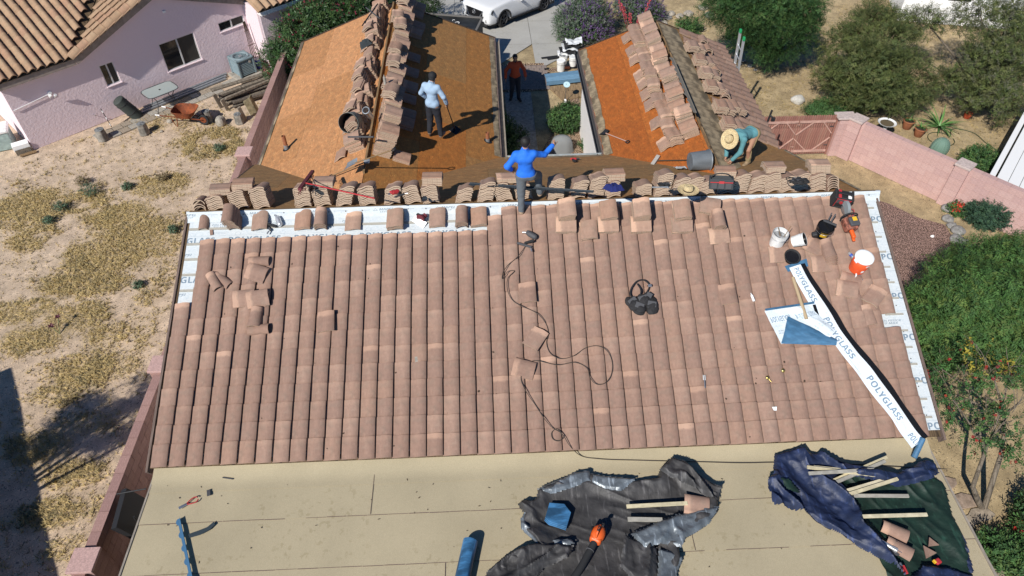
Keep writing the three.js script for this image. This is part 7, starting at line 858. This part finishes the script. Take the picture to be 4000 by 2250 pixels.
// ------------------------------------------------------------------ courtyard
{ const b = (px, py, l, o) => bucket(frameAt(0, .02, 0, 0), px, py, 0, l, M.whitePlastic, o); b(2190, 275, 'white bucket with lid standing on the courtyard gravel, nearest the walk', { lid: M.white, tilt: 1, r: .16, h: .4 }); b(2200, 248, 'open white bucket of grey water behind the lidded bucket', { tilt: 1, fill: M.mud, r: .165, h: .36 }); b(2237, 255, 'third white bucket against the white courtyard wall', { tilt: 1, r: .15, h: .34, lid: M.whitePlastic }); }
{ const t = thing('debris_pile', 'heap of black and white plastic sheeting in the courtyard corner', 'debris', onGround(2225, 225)); for (let i = 0; i < 5; i++) part(t, 'sheet', quadSheet(V(-.35, 0, -.3), V(.35, 0, -.3), V(.3, 0, .25), V(-.3, 0, .25), 12, 10, (p, u, v) => { p.y = .1 + i * .09 + .22 * fbm(u * 4 + i, v * 4, 3, 0, 500 + i); p.x += (i - 2) * .09; p.z -= i * .06; }), i % 2 ? M.black : mat(C(.7, .72, .74), .5)); }
{ const t = thing('black_flashing', 'black wavy closure strips lying on the courtyard gravel', 'flashing', onGround(2150, 228), .2); for (let i = 0; i < 2; i++) part(t, 'strip', box(.75 - i * .2, .04, .12, i * .1, .05 + i * .03, i * .16, 0, i * .1, 0), M.black); }
{ const t = thing('orange_tool', 'orange handled tool lying beside the white buckets', 'tool', onGround(2215, 270), .1); part(t, 'grip', rbox(.22, .1, .1, .03, 0, .06, 0), mat(C(.62, .2, .1), .7)); part(t, 'bar', rbox(.26, .05, .06, .01, .22, .06, 0), M.darkGrey); }
{ const t = thing('blue_metal_sheet', 'long blue folded metal sheet lying across the courtyard gravel', 'metal sheet', onGround(2195, 322), .16); part(t, 'panel', mg([box(1.35, .012, .26, 0, .34, 0, .12), box(1.35, .012, .2, 0, .28, .2, .7), box(1.35, .16, .012, 0, .18, .28)]), M.bluePaint); part(t, 'trestle', mg([box(.05, .3, .3, -.5, .15, 0), box(.05, .3, .3, .5, .15, 0)]), M.woodTan); }
{ const pts = P2([[2140, 345], [2290, 325], [2290, 380], [2195, 395]]); const o = solid('plywood_sheet', 'tan plywood sheet lying on gravel beneath blue folded metal', 'plywood', metreUV(prism(pts.reverse(), .02)), mat(C(.72, .52, .30), .8, { map: TX.wood })); o.position.y = .03; }
{ const t = thing('garden_light', 'thin pole light with pale disc and white base on the gravel', 'garden light', onGround(2208, 400)); part(t, 'pole', rod(V(0, 0, 0), V(0, .75, 0), .01), M.darkGrey); part(t, 'disc', cyl(.12, .12, .015, .02, .72, 0, .5), mat(C(.5, .7, .78), .4)); part(t, 'base', lathe([[0, 0], [.06, 0], [.05, .1], [.02, .14], [0, .14]], 16), M.white); }
{ const t = thing('covered_grill', 'round grill under a grey fabric cover near the back gutter', 'grill', onGround(2192, 590)); const g = lathe([[0, .6], [.12, .59], [.24, .52], [.31, .36], [.34, .1], [.36, .02]], 30), p = g.attributes.position; for (let i = 0; i < p.count; i++) { const a = Math.atan2(p.getZ(i), p.getX(i)), k = 1 + .05 * Math.sin(a * 7) * (1 - p.getY(i) / .65); p.setX(i, p.getX(i) * k * 1.15); p.setZ(i, p.getZ(i) * k * .8); } g.computeVertexNormals(); part(t, 'cover', g, clothM(.20, .21, .215)); }
// ------------------------------------------------------------------ flat roof: tarpaulins, lumber, blower, rolls
const inPoly = (x, z, P) => { let r = false; for (let i = 0, j = P.length - 1; i < P.length; j = i++) if ((P[i][1] > z) !== (P[j][1] > z) && x < (P[j][0] - P[i][0]) * (z - P[i][1]) / (P[j][1] - P[i][1]) + P[i][0]) r = !r; return r; };
const edgeDist = (x, z, P) => { let d = 9; for (let i = 0, j = P.length - 1; i < P.length; j = i++) { const ax = P[j][0], az = P[j][1], bx = P[i][0] - ax, bz = P[i][1] - az, t = clamp(((x - ax) * bx + (z - az) * bz) / (bx * bx + bz * bz)); d = Math.min(d, Math.hypot(x - ax - bx * t, z - az - bz * t)); } return d; };
function tarpSheet(parent, name, pix, y0, m, o = {}) {              // crumpled cloth inside an outline, lying on the roof
  const P = pix.map(([a, b]) => { const p = onY(a, b, 2.38); return [p.x, p.z]; }), xs = P.map((p) => p[0]), zs = P.map((p) => p[1]), c = o.cell ?? .022, x0 = Math.min(...xs), z0 = Math.min(...zs), nx = Math.ceil((Math.max(...xs) - x0) / c), nz = Math.ceil((Math.max(...zs) - z0) / c), id = new Map(), pos = [], uv = [], idx = [], sd = o.seed ?? 1;
  const vert = (i, j) => { const k = i * 5000 + j; if (id.has(k)) return id.get(k); const x = x0 + i * c, z = z0 + j * c, e = edgeDist(x, z, P), r = (a, b, s) => 1 - Math.abs(2 * vn(a, b, 0, s) - 1), an = o.dir ?? .6, u = x * Math.cos(an) + z * Math.sin(an), v = -x * Math.sin(an) + z * Math.cos(an);
    const w = (o.amp ?? .05) * (r(u * 1.6 + sd, v * 5.2, 520 + sd) ** 2.5 * .9 + .16 * r(x * 6, z * 6 + sd, 530 + sd) ** 2 + .1 * fbm(x * 20, z * 20, 2, 0, 531)), rim = (o.rim ?? .1) * smooth(.42, .08, e) * smooth(-.01, .05, e) * (.35 + 1.0 * fbm(x * 3 + sd, z * 3, 3, 0, 540 + sd)); id.set(k, pos.length / 3); pos.push(x, 2.366 - .012 * z + y0 + w * (o.flat ? .35 + .65 * smooth(.7, .1, e) : 1) + rim, z); uv.push(x * .8, z * .8); return pos.length / 3 - 1; };
  for (let j = 0; j < nz; j++) for (let i = 0; i < nx; i++) { const x = x0 + (i + .5) * c, z = z0 + (j + .5) * c; if (!inPoly(x, z, P)) continue; const a = vert(i, j), b = vert(i + 1, j), d = vert(i + 1, j + 1), e = vert(i, j + 1); idx.push(a, d, b, a, e, d); }
  const g = new THREE.BufferGeometry(); g.setAttribute('position', new THREE.Float32BufferAttribute(pos, 3)); g.setAttribute('uv', new THREE.Float32BufferAttribute(uv, 2)); g.setIndex(idx); g.computeVertexNormals(); return part(parent, name, g, m);
}
const Z4 = (l) => l.map(([a, b]) => [1800 + a / 2.147, 1700 + b / 2.147]), Z5 = (l) => l.map(([a, b]) => [2900 + a / 1.525, 1300 + b / 1.525]);
M.tarpBlack = mat(C(.15, .143, .143), .6, { map: TX.tarp, ...bm(rep(TX.crinkle, 1.5, 1.5), .005) }); M.tarpSilver = mat(C(.50, .57, .63), .38, { map: TX.tarp, metalness: .25, ...bm(rep(TX.crinkle, 1.5, 1.5), .006) }); M.tarpBlue = mat(C(.045, .075, .20), .55, { map: TX.tarp, ...bm(rep(TX.crinkle, 1.5, 1.5), .005) }); M.tarpGreen = mat(C(.028, .085, .058), .6, { map: TX.tarp, ...bm(rep(TX.crinkle, 1.2, 1.2), .005) });
{
  const t = thing('tarpaulin', 'crumpled black tarpaulin with silver underside spread on the flat roof', 'tarpaulin');
  tarpSheet(t, 'black_face', Z4([[640, 475], [960, 350], [1080, 335], [1420, 400], [1650, 370], [1660, 320], [1750, 235], [1830, 260], [2000, 360], [2160, 480], [2155, 640], [2060, 760], [1870, 880], [1830, 960], [1850, 1060], [1800, 1180], [1780, 1400], [60, 1400], [215, 1180], [340, 1050], [490, 950], [650, 935], [590, 870], [510, 800], [505, 720], [530, 670], [480, 590], [520, 550], [600, 560], [640, 530]]), .0, M.tarpBlack, { flat: 1, amp: .06, rim: .16, seed: 3, dir: .4 });
  tarpSheet(t, 'silver_fold', Z4([[640, 475], [800, 405], [960, 345], [1080, 330], [1085, 410], [940, 470], [800, 510], [680, 522]]), .10, M.tarpSilver, { amp: .05, rim: .06, seed: 5 });
  tarpSheet(t, 'silver_fold', Z4([[1085, 345], [1280, 375], [1460, 402], [1340, 490], [1200, 470], [1085, 425]]), .09, M.tarpSilver, { amp: .05, rim: .06, seed: 6 });
  tarpSheet(t, 'silver_fold', Z4([[1420, 850], [1640, 760], [1850, 680], [2155, 630], [2075, 765], [1880, 885], [1840, 970], [1700, 930], [1530, 975]]), .09, M.tarpSilver, { amp: .08, rim: .08, seed: 7, dir: 2.2 });
  tarpSheet(t, 'silver_fold', Z4([[1655, 965], [1760, 1000], [1855, 1055], [1805, 1180], [1790, 1300], [1640, 1300], [1650, 1130]]), .08, M.tarpSilver, { amp: .07, rim: .07, seed: 8 });
  tarpSheet(t, 'silver_fold', Z4([[500, 715], [535, 668], [560, 760], [650, 900], [640, 930], [560, 860], [508, 800]]), .08, M.tarpSilver, { amp: .05, rim: .05, seed: 9 }); tarpSheet(t, 'silver_fold', Z4([[770, 900], [930, 895], [950, 930], [860, 970], [800, 945]]), .09, M.tarpSilver, { amp: .05, rim: .04, seed: 10 });
  tarpSheet(t, 'black_fold', Z4([[1655, 330], [1750, 230], [1850, 270], [2010, 370], [2165, 480], [2150, 600], [2000, 520], [1880, 440], [1750, 400]]), .09, M.tarpBlack, { amp: .14, rim: .1, seed: 11, dir: 1.2 });
  tarpSheet(t, 'black_fold', Z4([[500, 960], [640, 925], [940, 960], [900, 1060], [700, 1130], [560, 1300], [160, 1330], [220, 1180], [345, 1050]]), .08, M.tarpBlack, { amp: .12, rim: .1, seed: 12, dir: 2.5 }); tarpSheet(t, 'black_fold', Z4([[1370, 860], [1460, 900], [1640, 960], [1640, 1180], [1500, 1300], [1330, 1120]]), .09, M.tarpBlack, { amp: .13, rim: .08, seed: 13, dir: 1.7 });
}
{
  const t = thing('tarpaulin', 'large blue tarpaulin with green face bunched on the flat roof corner', 'tarpaulin');
  tarpSheet(t, 'green_face', Z5([[400, 800], [640, 820], [860, 850], [1120, 850], [1200, 900], [1230, 1000], [1260, 1100], [1320, 1240], [1370, 1430], [1380, 1520], [900, 1520], [800, 1300], [640, 1060], [540, 880]]), .0, M.tarpGreen, { flat: 1, amp: .06, rim: .05, seed: 21, dir: 1.1 });
  tarpSheet(t, 'blue_fold', Z5([[185, 738], [315, 718], [480, 745], [640, 812], [760, 850], [700, 890], [560, 850], [540, 890], [620, 960], [680, 1080], [740, 1200], [830, 1300], [960, 1480], [880, 1400], [760, 1330], [560, 1220], [350, 1080], [180, 1040], [140, 960], [135, 900], [175, 860]]), .06, M.tarpBlue, { amp: .16, rim: .12, seed: 22, dir: 1.0 });
  tarpSheet(t, 'blue_fold', Z5([[600, 850], [760, 850], [900, 860], [990, 825], [1075, 765], [1140, 795], [1158, 850], [1100, 900], [900, 935], [760, 905], [660, 890]]), .05, M.tarpBlue, { amp: .15, rim: .12, seed: 23, dir: .2 });
  tarpSheet(t, 'blue_fold', Z5([[1000, 1460], [1060, 1410], [1200, 1400], [1370, 1450], [1380, 1540], [990, 1540]]), .05, M.tarpBlue, { amp: .1, rim: .08, seed: 24 }); tarpSheet(t, 'blue_edge', Z5([[1290, 1160], [1330, 1240], [1375, 1440], [1345, 1430], [1315, 1280]]), .03, M.tarpBlue, { amp: .05, rim: .03, seed: 25 }); tarpSheet(t, 'green_patch', Z5([[205, 910], [260, 920], [320, 985], [310, 1000], [240, 970]]), .24, M.tarpGreen, { amp: .05, rim: .02, seed: 26 });
}
// lumber strips on the tarps: each strip its own thing
const stripAt = (a, b, y0, y1, w, m, l, g) => solid('lumber_strip', l, 'lumber', metreUV(bar(onY(...a, y0 + .09), onY(...b, y1 + .09), w, .03)), m, g);
const z5 = (a, b) => [2900 + a / 1.525, 1300 + b / 1.525], z4 = (a, b) => [1800 + a / 2.147, 1700 + b / 2.147], lg = 'strips on the blue tarpaulin';
[[[860, 742], [545, 880], .09], [[850, 765], [560, 890], .12], [[425, 800], [840, 845], .10], [[385, 800], [790, 852], .13], [[395, 838], [785, 815], .16], [[890, 862], [610, 945], .10], [[925, 870], [625, 965], .13], [[640, 970], [990, 972], .07], [[690, 1095], [1100, 1083], .07]].forEach(([a, b, h], i) => stripAt(z5(...a), z5(...b), 2.38 + h, 2.38 + h, .055, M.batten[i % 3], i < 5 ? 'pale lumber strip in the crossed bundle on the blue tarpaulin' : i < 7 ? 'pale lumber strip of the slanting pair on the green tarpaulin' : i === 7 ? 'pale lumber strip lying beside the slanting pair on the green tarpaulin' : 'single pale lumber strip lying alone on the green tarpaulin', i < 5 ? lg : i < 7 ? 'slanting pair of strips' : undefined));
stripAt(z4(1390, 598), z4(1900, 570), 2.44, 2.44, .06, M.batten[0], 'long pale lumber strip on the black tarpaulin ending under a tile'); stripAt(z4(1400, 705), z4(1690, 710), 2.43, 2.43, .07, M.batten[1], 'shorter pale lumber strip running under the silver fold of tarpaulin');
const flatTile = (px, py, turn, g, label, lift = .05, rx = 0) => { const o = mesh('loose_tile', g, pick(M.headTiles)); o.position.copy(onY(px, py, 2.38 + lift)); o.rotation.set(rx, turn, 0, 'YXZ'); return tag(o, label, 'roof tile'); };
flatTile(...z4(1975, 590), 1.35, looseTile[0], 'single S-shaped roof tile on the black tarpaulin', .08); flatTile(...z5(905, 1185), 1.0, barrel, 'half-round trim tile on the green tarpaulin, behind its twin', .06); flatTile(...z5(930, 1285), .9, barrel, 'half-round trim tile on the green tarpaulin, beside the grinder', .06);
for (const [a, b, s, l] of [[1130, 1255, 1, 'triangular broken tile shard on the green tarpaulin'], [1105, 1310, 1.3, 'long broken tile shard beside the red tape measure']]) { const o = solid('tile_shard', l, 'tile shard', prism([[-.09 * s, -.05], [.08 * s, -.06], [.02, .1 * s]], .02), M.tiles[1]); o.position.copy(onY(...z5(a, b), 2.42)); o.rotation.y = s; }
{ const t = thing('tape_measure', 'red and yellow tape measure on the green tarpaulin', 'tape measure', onY(...z5(1158, 1368), 2.41), .4); part(t, 'case', rbox(.1, .06, .09, .02, 0, .035, 0), M.red); part(t, 'stripe', rbox(.03, .062, .06, .01, -.05, .036, -.02), M.yellow); }
{ const t = thing('red_clip', 'small red hand tool at the lower edge of the blue tarpaulin', 'tool', onY(...z5(962, 1415), 2.47), .2); part(t, 'handle', mg([rbox(.03, .03, .14, .01, -.02, .02, 0, 0, .15, 0), rbox(.03, .03, .14, .01, .02, .02, 0, 0, -.15, 0)]), M.red); part(t, 'jaw', rbox(.03, .02, .06, .006, 0, .02, -.09), M.steel); }
{ const t = thing('angle_grinder', 'silver angle grinder lying beside the half-round tile on green tarpaulin', 'grinder', onY(...z5(850, 1270), 2.46), .9); part(t, 'body', mg([cyl(.035, .04, .2, 0, .05, 0, Math.PI / 2), rbox(.07, .07, .1, .02, 0, .05, .13)]), M.aluminium); part(t, 'disc', cyl(.085, .085, .006, 0, .03, .15, .2), M.darkGrey); part(t, 'guard', xf(new THREE.CylinderGeometry(.095, .095, .03, 22, 1, false, 0, 3.2), 0, .04, .15), M.steel); part(t, 'side_handle', rod(V(.04, .05, .12), V(.15, .06, .12), .016), M.black); part(t, 'cord', tube([[0, .05, -.1], [-.05, .03, -.2], [-.15, .03, -.22]], .007, 14, 5), M.black); }
{ // rolls and folded pieces of blue-backed membrane
  const a = onY(1838, 2112, 2.47), b = onY(1790, 2330, 2.47), t = thing('membrane_roll', 'thick rolled blue membrane lying on the flat roof', 'roll'); part(t, 'roll', metreUV(rod(a, b, .12, 32)), M.blueRoll); part(t, 'core', rod(a.clone().add(a.clone().sub(b).setLength(.006)), b, .035, 16), M.black);
  const f = thing('folded_membrane', 'folded square of blue membrane on the black tarpaulin', 'membrane', V()), q = (x, y) => { const p = onY(...z4(x, y), 2.5); return [p.x, p.z]; }; for (let i = 0; i < 3; i++) { const o = part(f, 'layer', metreUV(prism([[740, 580], [860, 590], [915, 660], [880, 780], [740, 735], [705, 700]].map(([x, y]) => q(x + i * 3, y - i * 4)).reverse(), .02, .006)), M.blueRoll); o.position.y = 2.43 + i * .035; } 
  const t2 = thing('leaf_blower', 'orange leaf blower with long black nozzle on the black tarpaulin', 'leaf blower', onY(...z4(1145, 860), 2.44), -.5); part(t2, 'housing', mg([xf(new THREE.SphereGeometry(.14, 20, 14).scale(.85, .8, 1.15), 0, .13, 0), rbox(.2, .16, .2, .05, 0, .12, .06)]), M.orange); part(t2, 'handle', tube([[0, .22, -.12], [0, .31, -.06], [0, .31, .06], [0, .22, .12]], .02, 16, 8), M.orange); part(t2, 'grip', mg([rbox(.04, .03, .1, .01, 0, .325, 0), rbox(.05, .04, .06, .012, .03, .26, -.12)]), M.black); part(t2, 'intake', cyl(.08, .09, .03, -.12, .13, 0, 0, 0, Math.PI / 2), M.black); const nz = tube([[0, .12, .12], [-.02, .1, .35], [-.06, .09, .7], [-.16, .07, 1.1]], .058, 26, 14); part(t2, 'nozzle', nz, M.blackRubber); part(t2, 'nozzle_ring', xf(new THREE.TorusGeometry(.06, .01, 6, 18), -.02, .105, .3), M.darkGrey);
}
{ const t = thing('tin_snips', 'tin snips with red handles lying open on the flat roof', 'snips', onY(740, 1965, 2.375), .55); part(t, 'jaws', mg([rbox(.14, .012, .03, .004, -.11, .012, -.008), rbox(.14, .012, .03, .004, -.11, .012, .012, 0, .08, 0)]), M.steel); for (const s of [-1, 1]) part(t, 'handle', tube([[-.04, .012, s * .01], [.05, .014, s * .045], [.12, .014, s * .05], [.15, .014, s * .02]], .01, 14, 6), M.red); }
for (const [px, py, r, l, m] of [[815, 1925, .3, 'small folded dark metal tab near the tin snips', M.darkGrey], [890, 1868, -.2, 'thin dark metal sliver below the eave', M.darkGrey], [826, 908, .2, 'tiny brown tile chip on white underlayment', M.tiles[0]], [1627, 1405, .1, 'small pale tile chip lying on the tile field', M.concrete]]) { const up = py < 1800; const o = solid('scrap_piece', l, 'scrap', metreUV(rbox(px === 890 ? .2 : .06, .015, px === 890 ? .02 : .12, .003)), m); o.position.copy(up ? onPlane(px, py, FF.position.clone().addScaledVector(nF, px < 900 ? -.035 : .06), nF) : onY(px, py, 2.38)); if (up) o.quaternion.copy(FF.quaternion); o.rotateY(r); }
// small litter on the flat roof: leaves and grit
{ const gs = []; for (let i = 0; i < 70; i++) { const a = rr(.3, 13.6), z = rr(.1, 2.6) * rr(.3, 1); gs.push(xf(rbox(rr(.01, .045), .004, rr(.006, .016), .001), a, 2.362 - .012 * z, z, 0, rnd() * 3)); } const o = mesh('roof_litter', mg(gs), M.darkWood); tag(o, 'twigs and grit scattered on the tan flat roof', 'litter', null, 'stuff'); }
{ const t = thing('bench_seat', 'black metal object tucked between rose wall and flat roof', 'bench', onY(500, 1985, .9), .1); part(t, 'panel', box(.12, .5, .8, .2, .3, .3, 0, 0, .4), M.black); part(t, 'rail', rod(V(0, .55, 0), V(.55, .6, 0), .015), M.black); part(t, 'leg', mg([rod(V(.1, -.9, 0), V(.05, .5, 0), .015), rod(V(.4, -.9, .5), V(.4, .5, .5), .015)]), M.black); }
// asphalt bleed along the laps of the flat roof, and chips on the tiles
{ const gs = []; for (let i = 0; i < 5; i++) { const z = .12 + i * .88 + .88; for (let x = .06; x < 13.9; x += .35) if (rnd() < .93) gs.push(box(.34, .004, rr(.006, .012), x + .17, 2.3545 - z * .012 + .002, z + rr(-.003, .003))); } for (const [x, z0] of [[3.95, .12], [9.35, 1.0], [5.25, 1.88]]) gs.push(box(.008, .004, .86, x, 2.358 - z0 * .012, z0 + .44)); const o = mesh('seam_bleed', mg(gs), M.fascia); house.add(o); o.userData.kind = 'stuff'; }
{ const gs = []; for (let i = 0; i < 160; i++) { const c = Math.floor(rr(1, 45)), z = -rr(.05, 4.3), p = V(c * TW + rr(.02, .1), .035 + rr(0, .005), z); gs.push(xf(new THREE.IcosahedronGeometry(rr(.008, .026), 0).scale(1, .5, 1.3), p.x, p.y, p.z, 0, rnd() * 3, 0)); } const o = mesh('tile_grit', mg(gs), M.darkWood); o.position.copy(FF.position); o.quaternion.copy(FF.quaternion); tag(o, 'brown grit and chips scattered in the tile troughs', 'litter', null, 'stuff'); }
// ------------------------------------------------------------------ white car on the driveway
{
  const f = onGround(1962, 106), r = onGround(2107, 49), d = r.clone().sub(f).setY(0).normalize(); const W = .82;                                          // near-side wheel contacts: front, rear
  const slope = Math.atan2(groundY(3, -24) - groundY(3, -22), 2), side = V(-d.z, 0, d.x); const toFar = side.dot(FWD) > 0 ? side : side.clone().negate();
  const c = thing('parked_car', 'white crossover car with black grille parked on the driveway', 'car', f.clone().addScaledVector(toFar, W), Math.atan2(-d.z, d.x)); c.rotateZ(-.0 + Math.atan2(r.y - f.y, r.clone().sub(f).setY(0).length()));
  // local frame: x = 0 at the front axle, +x to the rear, z = +-W at the wheels
  const nearS = toFar.dot(V(0, 0, 1).applyAxisAngle(V(0, 1, 0), c.rotation.y)) > 0 ? -1 : 1; const WB = 2.82, paint = new THREE.MeshPhysicalMaterial({ color: C(.80, .81, .82), roughness: .35, clearcoat: .8, clearcoatRoughness: .08, side: THREE.DoubleSide });
  // body by stations along x: [x, halfwidth at belt, sill y, belt y, top half-width, top y]
  const st = [[-.95, .66, .40, .74, .60, .86], [-.89, .84, .30, .80, .74, .95], [-.72, .91, .26, .86, .82, 1.02], [-.40, .94, .26, .92, .84, 1.07], [0, .95, .27, .96, .84, 1.11], [.45, .95, .27, .99, .82, 1.14], [.70, .95, .27, 1.0, .78, 1.17], [1.2, .95, .27, .97, .64, 1.52], [1.7, .95, .27, .98, .62, 1.68], [2.4, .95, .27, 1.0, .61, 1.70], [3.1, .95, .28, 1.02, .60, 1.62], [3.5, .93, .32, 1.02, .60, 1.45], [3.78, .86, .42, 1.0, .66, 1.08], [3.82, .80, .48, .92, .62, .98]];
  const ring = ([x, hw, y0, y1, tw, ty]) => { const pts = [[-hw * .88, y0], [-hw * .98, y0 + .1], [-hw, lerp(y0, y1, .5)], [-hw * .975, lerp(y0, y1, .8)], [-hw * .95, y1], [-lerp(hw, tw, .55), lerp(y1, ty, .55)], [-tw, lerp(y1, ty, .9)], [-tw * .8, ty], [0, ty + .02]]; return [...pts, ...pts.slice(0, -1).reverse().map(([z, y]) => [-z, y])].map(([z, y]) => [x, y, z]); };
  const cv = st[0].map((_, k) => new THREE.CatmullRomCurve3(st.map((s, i) => V(i, s[k], 0)))), rings = []; for (let i = 0; i <= 70; i++) rings.push(ring(cv.map((q) => q.getPoint(i / 70).y)));
  const pos = [], idx = [], n = rings[0].length; const arch = (x, y, z) => { for (const wx of [0, WB]) { const dd = Math.hypot(x - wx, y - .36); if (dd < .43 && Math.abs(z) > .5) return true; } return false; };
  rings.forEach((q) => q.forEach((p) => { let [x, y, z] = p; for (const wx of [0, WB]) { const dx = x - wx, dy = y - .36, dd = Math.hypot(dx, dy); if (dd < .44 && Math.abs(z) > .5) { const k = .44 / Math.max(dd, .05); y = Math.max(y, .36 + (dy > -.2 ? Math.sqrt(Math.max(0, .44 ** 2 - dx * dx)) : dy)); } } pos.push(x, y, z); })); for (let i = 0; i < rings.length - 1; i++) for (let j = 0; j < n; j++) { const a = i * n + j, b = i * n + (j + 1) % n; idx.push(a, b, b + n, a, b + n, a + n); } for (const [o, fl] of [[0, 1], [(rings.length - 1) * n, 0]]) for (let j = 1; j < n - 1; j++) idx.push(o, fl ? o + j + 1 : o + j, fl ? o + j : o + j + 1);
  const g = new THREE.BufferGeometry(); g.setAttribute('position', new THREE.Float32BufferAttribute(pos, 3)); g.setIndex(idx); g.computeVertexNormals(); const body = part(c, 'body', g, paint);
  part(body, 'underbody', rbox(4.3, .14, 1.7, .05, 1.45, .27, 0), M.black);
  for (const wx of [0, WB]) for (const s of [-1, 1]) { const w = part(c, 'wheel', xf(new THREE.TorusGeometry(.285, .085, 12, 32), wx, .365, s * W, 0, wx === 0 ? .25 * nearS : 0, 0), M.blackRubber); const rim = part(w, 'rim', mg([xf(new THREE.TorusGeometry(.225, .02, 8, 30), wx, .365, s * (W + .075), 0, 0, 0), ...[0, 1, 2, 3, 4].map((k) => xf(box(.05, .23, .03, 0, .11, 0), wx, .365, s * (W + .07), 0, 0, k * 1.2566)), cyl(.05, .05, .04, wx, .365, s * (W + .07), Math.PI / 2)]), M.darkGrey); part(w, 'brake_disc', cyl(.2, .2, .03, wx, .365, s * (W + .02), Math.PI / 2), M.blackGloss); part(body, 'wheel_arch', xf(new THREE.TorusGeometry(.43, .035, 8, 22, Math.PI), wx, .37, s * .935), M.black); }
  // face: V grille with bright surround, emblem, lamps, lower intake, fog lamps
  part(body, 'lower_intake', rbox(.06, .12, 1.2, .03, -.945, .36, 0), M.blackGloss);
  part(body, 'grille_face', rbox(.06, .40, 1.0, .03, -.945, .66, 0, 0, 0, -.1), M.blackGloss); part(body, 'chrome_surround', mg([bar(V(-.96, .86, -.52), V(-1.0, .50, -.30), .03, .03), bar(V(-1.0, .50, -.30), V(-1.0, .50, .30), .03, .03), bar(V(-1.0, .50, .30), V(-.96, .86, .52), .03, .03)]), M.steel);
  part(body, 'emblem', mg([xf(new THREE.TorusGeometry(.075, .012, 8, 28), -.985, .72, 0, 0, Math.PI / 2, 0), rbox(.012, .03, .2, .004, -.99, .72, 0)]), M.steel); part(body, 'bumper', rbox(.12, .12, 1.5, .05, -.9, .27, 0), M.black);
  for (const s of [-1, 1]) { const hl = part(body, 'headlamp', xf(rbox(.5, .07, .07, .03), -.68, .90, s * .86, 0, s * .62, .16), M.blackGloss); part(hl, 'lens', xf(rbox(.3, .05, .06, .02), -.77, .87, s * .83, 0, s * .62, .16), mat(C(.6, .65, .68), .15)); const fg = part(body, 'fog_lamp', rbox(.05, .14, .16, .02, -.885, .46, s * .73, 0, s * .7, 0), M.blackGloss); part(fg, 'bulb', cyl(.03, .03, .02, -.915, .45, s * .745, 0, 0, Math.PI / 2), M.white); part(body, 'mirror', rbox(.14, .12, .2, .04, .95, 1.08, s * 1.04), paint); }
  part(body, 'windscreen', quadSheet(V(.72, 1.13, -.70), V(.72, 1.13, .70), V(1.28, 1.57, .58), V(1.28, 1.57, -.58), 8, 6, (p, u, v) => { p.y += .025 + .03 * Math.sin(u * 3.14); }), M.glassDark); for (const s of [-1, 1]) part(body, 'side_window', quadSheet(V(.95, 1.04, s * .94), V(3.2, 1.08, s * .94), V(2.9, 1.52, s * .72), V(1.5, 1.52, s * .72), 6, 4), M.glassDark); part(body, 'sill_trim', mg([rbox(1.9, .05, .05, .015, 1.4, .33, .95), rbox(1.9, .05, .05, .015, 1.4, .33, -.95)]), M.black);
}
// ------------------------------------------------------------------ black dump trailer behind the left wing
{
  const P1 = onY(1884, 68, 1.35), P2q = onY(1686, 53, 1.35), P3 = onY(1862, 132, 1.35), ux = P1.clone().sub(P2q).setY(0).normalize(), cen = P1.clone().addScaledVector(ux, -1.45).add(V(-ux.z, 0, ux.x).multiplyScalar(.85)), t = thing('dump_trailer', 'black steel dump trailer parked between the left wing gable and the white car', 'trailer', V(cen.x, -.06, cen.z), Math.atan2(-ux.z, ux.x));
  part(t, 'floor', box(2.9, .06, 1.7, 0, .62, 0), M.black); for (const [w, d, x, z] of [[2.9, .05, 0, .85], [2.9, .05, 0, -.85], [.05, 1.7, 1.43, 0], [.05, 1.7, -1.43, 0]]) part(t, 'side_panel', box(w, .75, d, x, 1.0, z), mat(C(.03, .034, .038), .6, { map: TX.stain })); part(t, 'top_rail', mg([box(2.98, .05, .08, 0, 1.4, .85), box(2.98, .05, .08, 0, 1.4, -.85), box(.08, .05, 1.7, 1.45, 1.4, 0), box(.08, .05, 1.7, -1.45, 1.4, 0)]), mat(C(.16, .15, .14), .6)); for (const s of [-1, 1]) { part(t, 'wheel', xf(new THREE.TorusGeometry(.24, .09, 8, 22), .1, .33, s * .95), M.blackRubber); part(t, 'fender', xf(new THREE.CylinderGeometry(.42, .42, .22, 20, 1, true, 0, Math.PI), .1, .33, s * .95, Math.PI / 2, 0, Math.PI / 2), M.black); }
  part(t, 'cover', quadSheet(V(-1.4, 1.34, -.8), V(1.4, 1.34, -.8), V(1.4, 1.34, .8), V(-1.4, 1.34, .8), 30, 18, (q, u, v) => { q.y += -.06 + .05 * fbm(u * 5, v * 4, 3, 0, 600); }), mat(C(.035, .04, .046), .6, { map: TX.stain })); for (const [x, z, r] of [[.75, .1, .16], [.55, -.35, .08], [.35, -.55, .05]]) part(t, 'white_splash', xf(new THREE.TorusGeometry(r, r * .16, 5, 16, 4.2), x, 1.345, z, Math.PI / 2, 0, x * 5), M.white);
}
renderer.render(scene, camera);
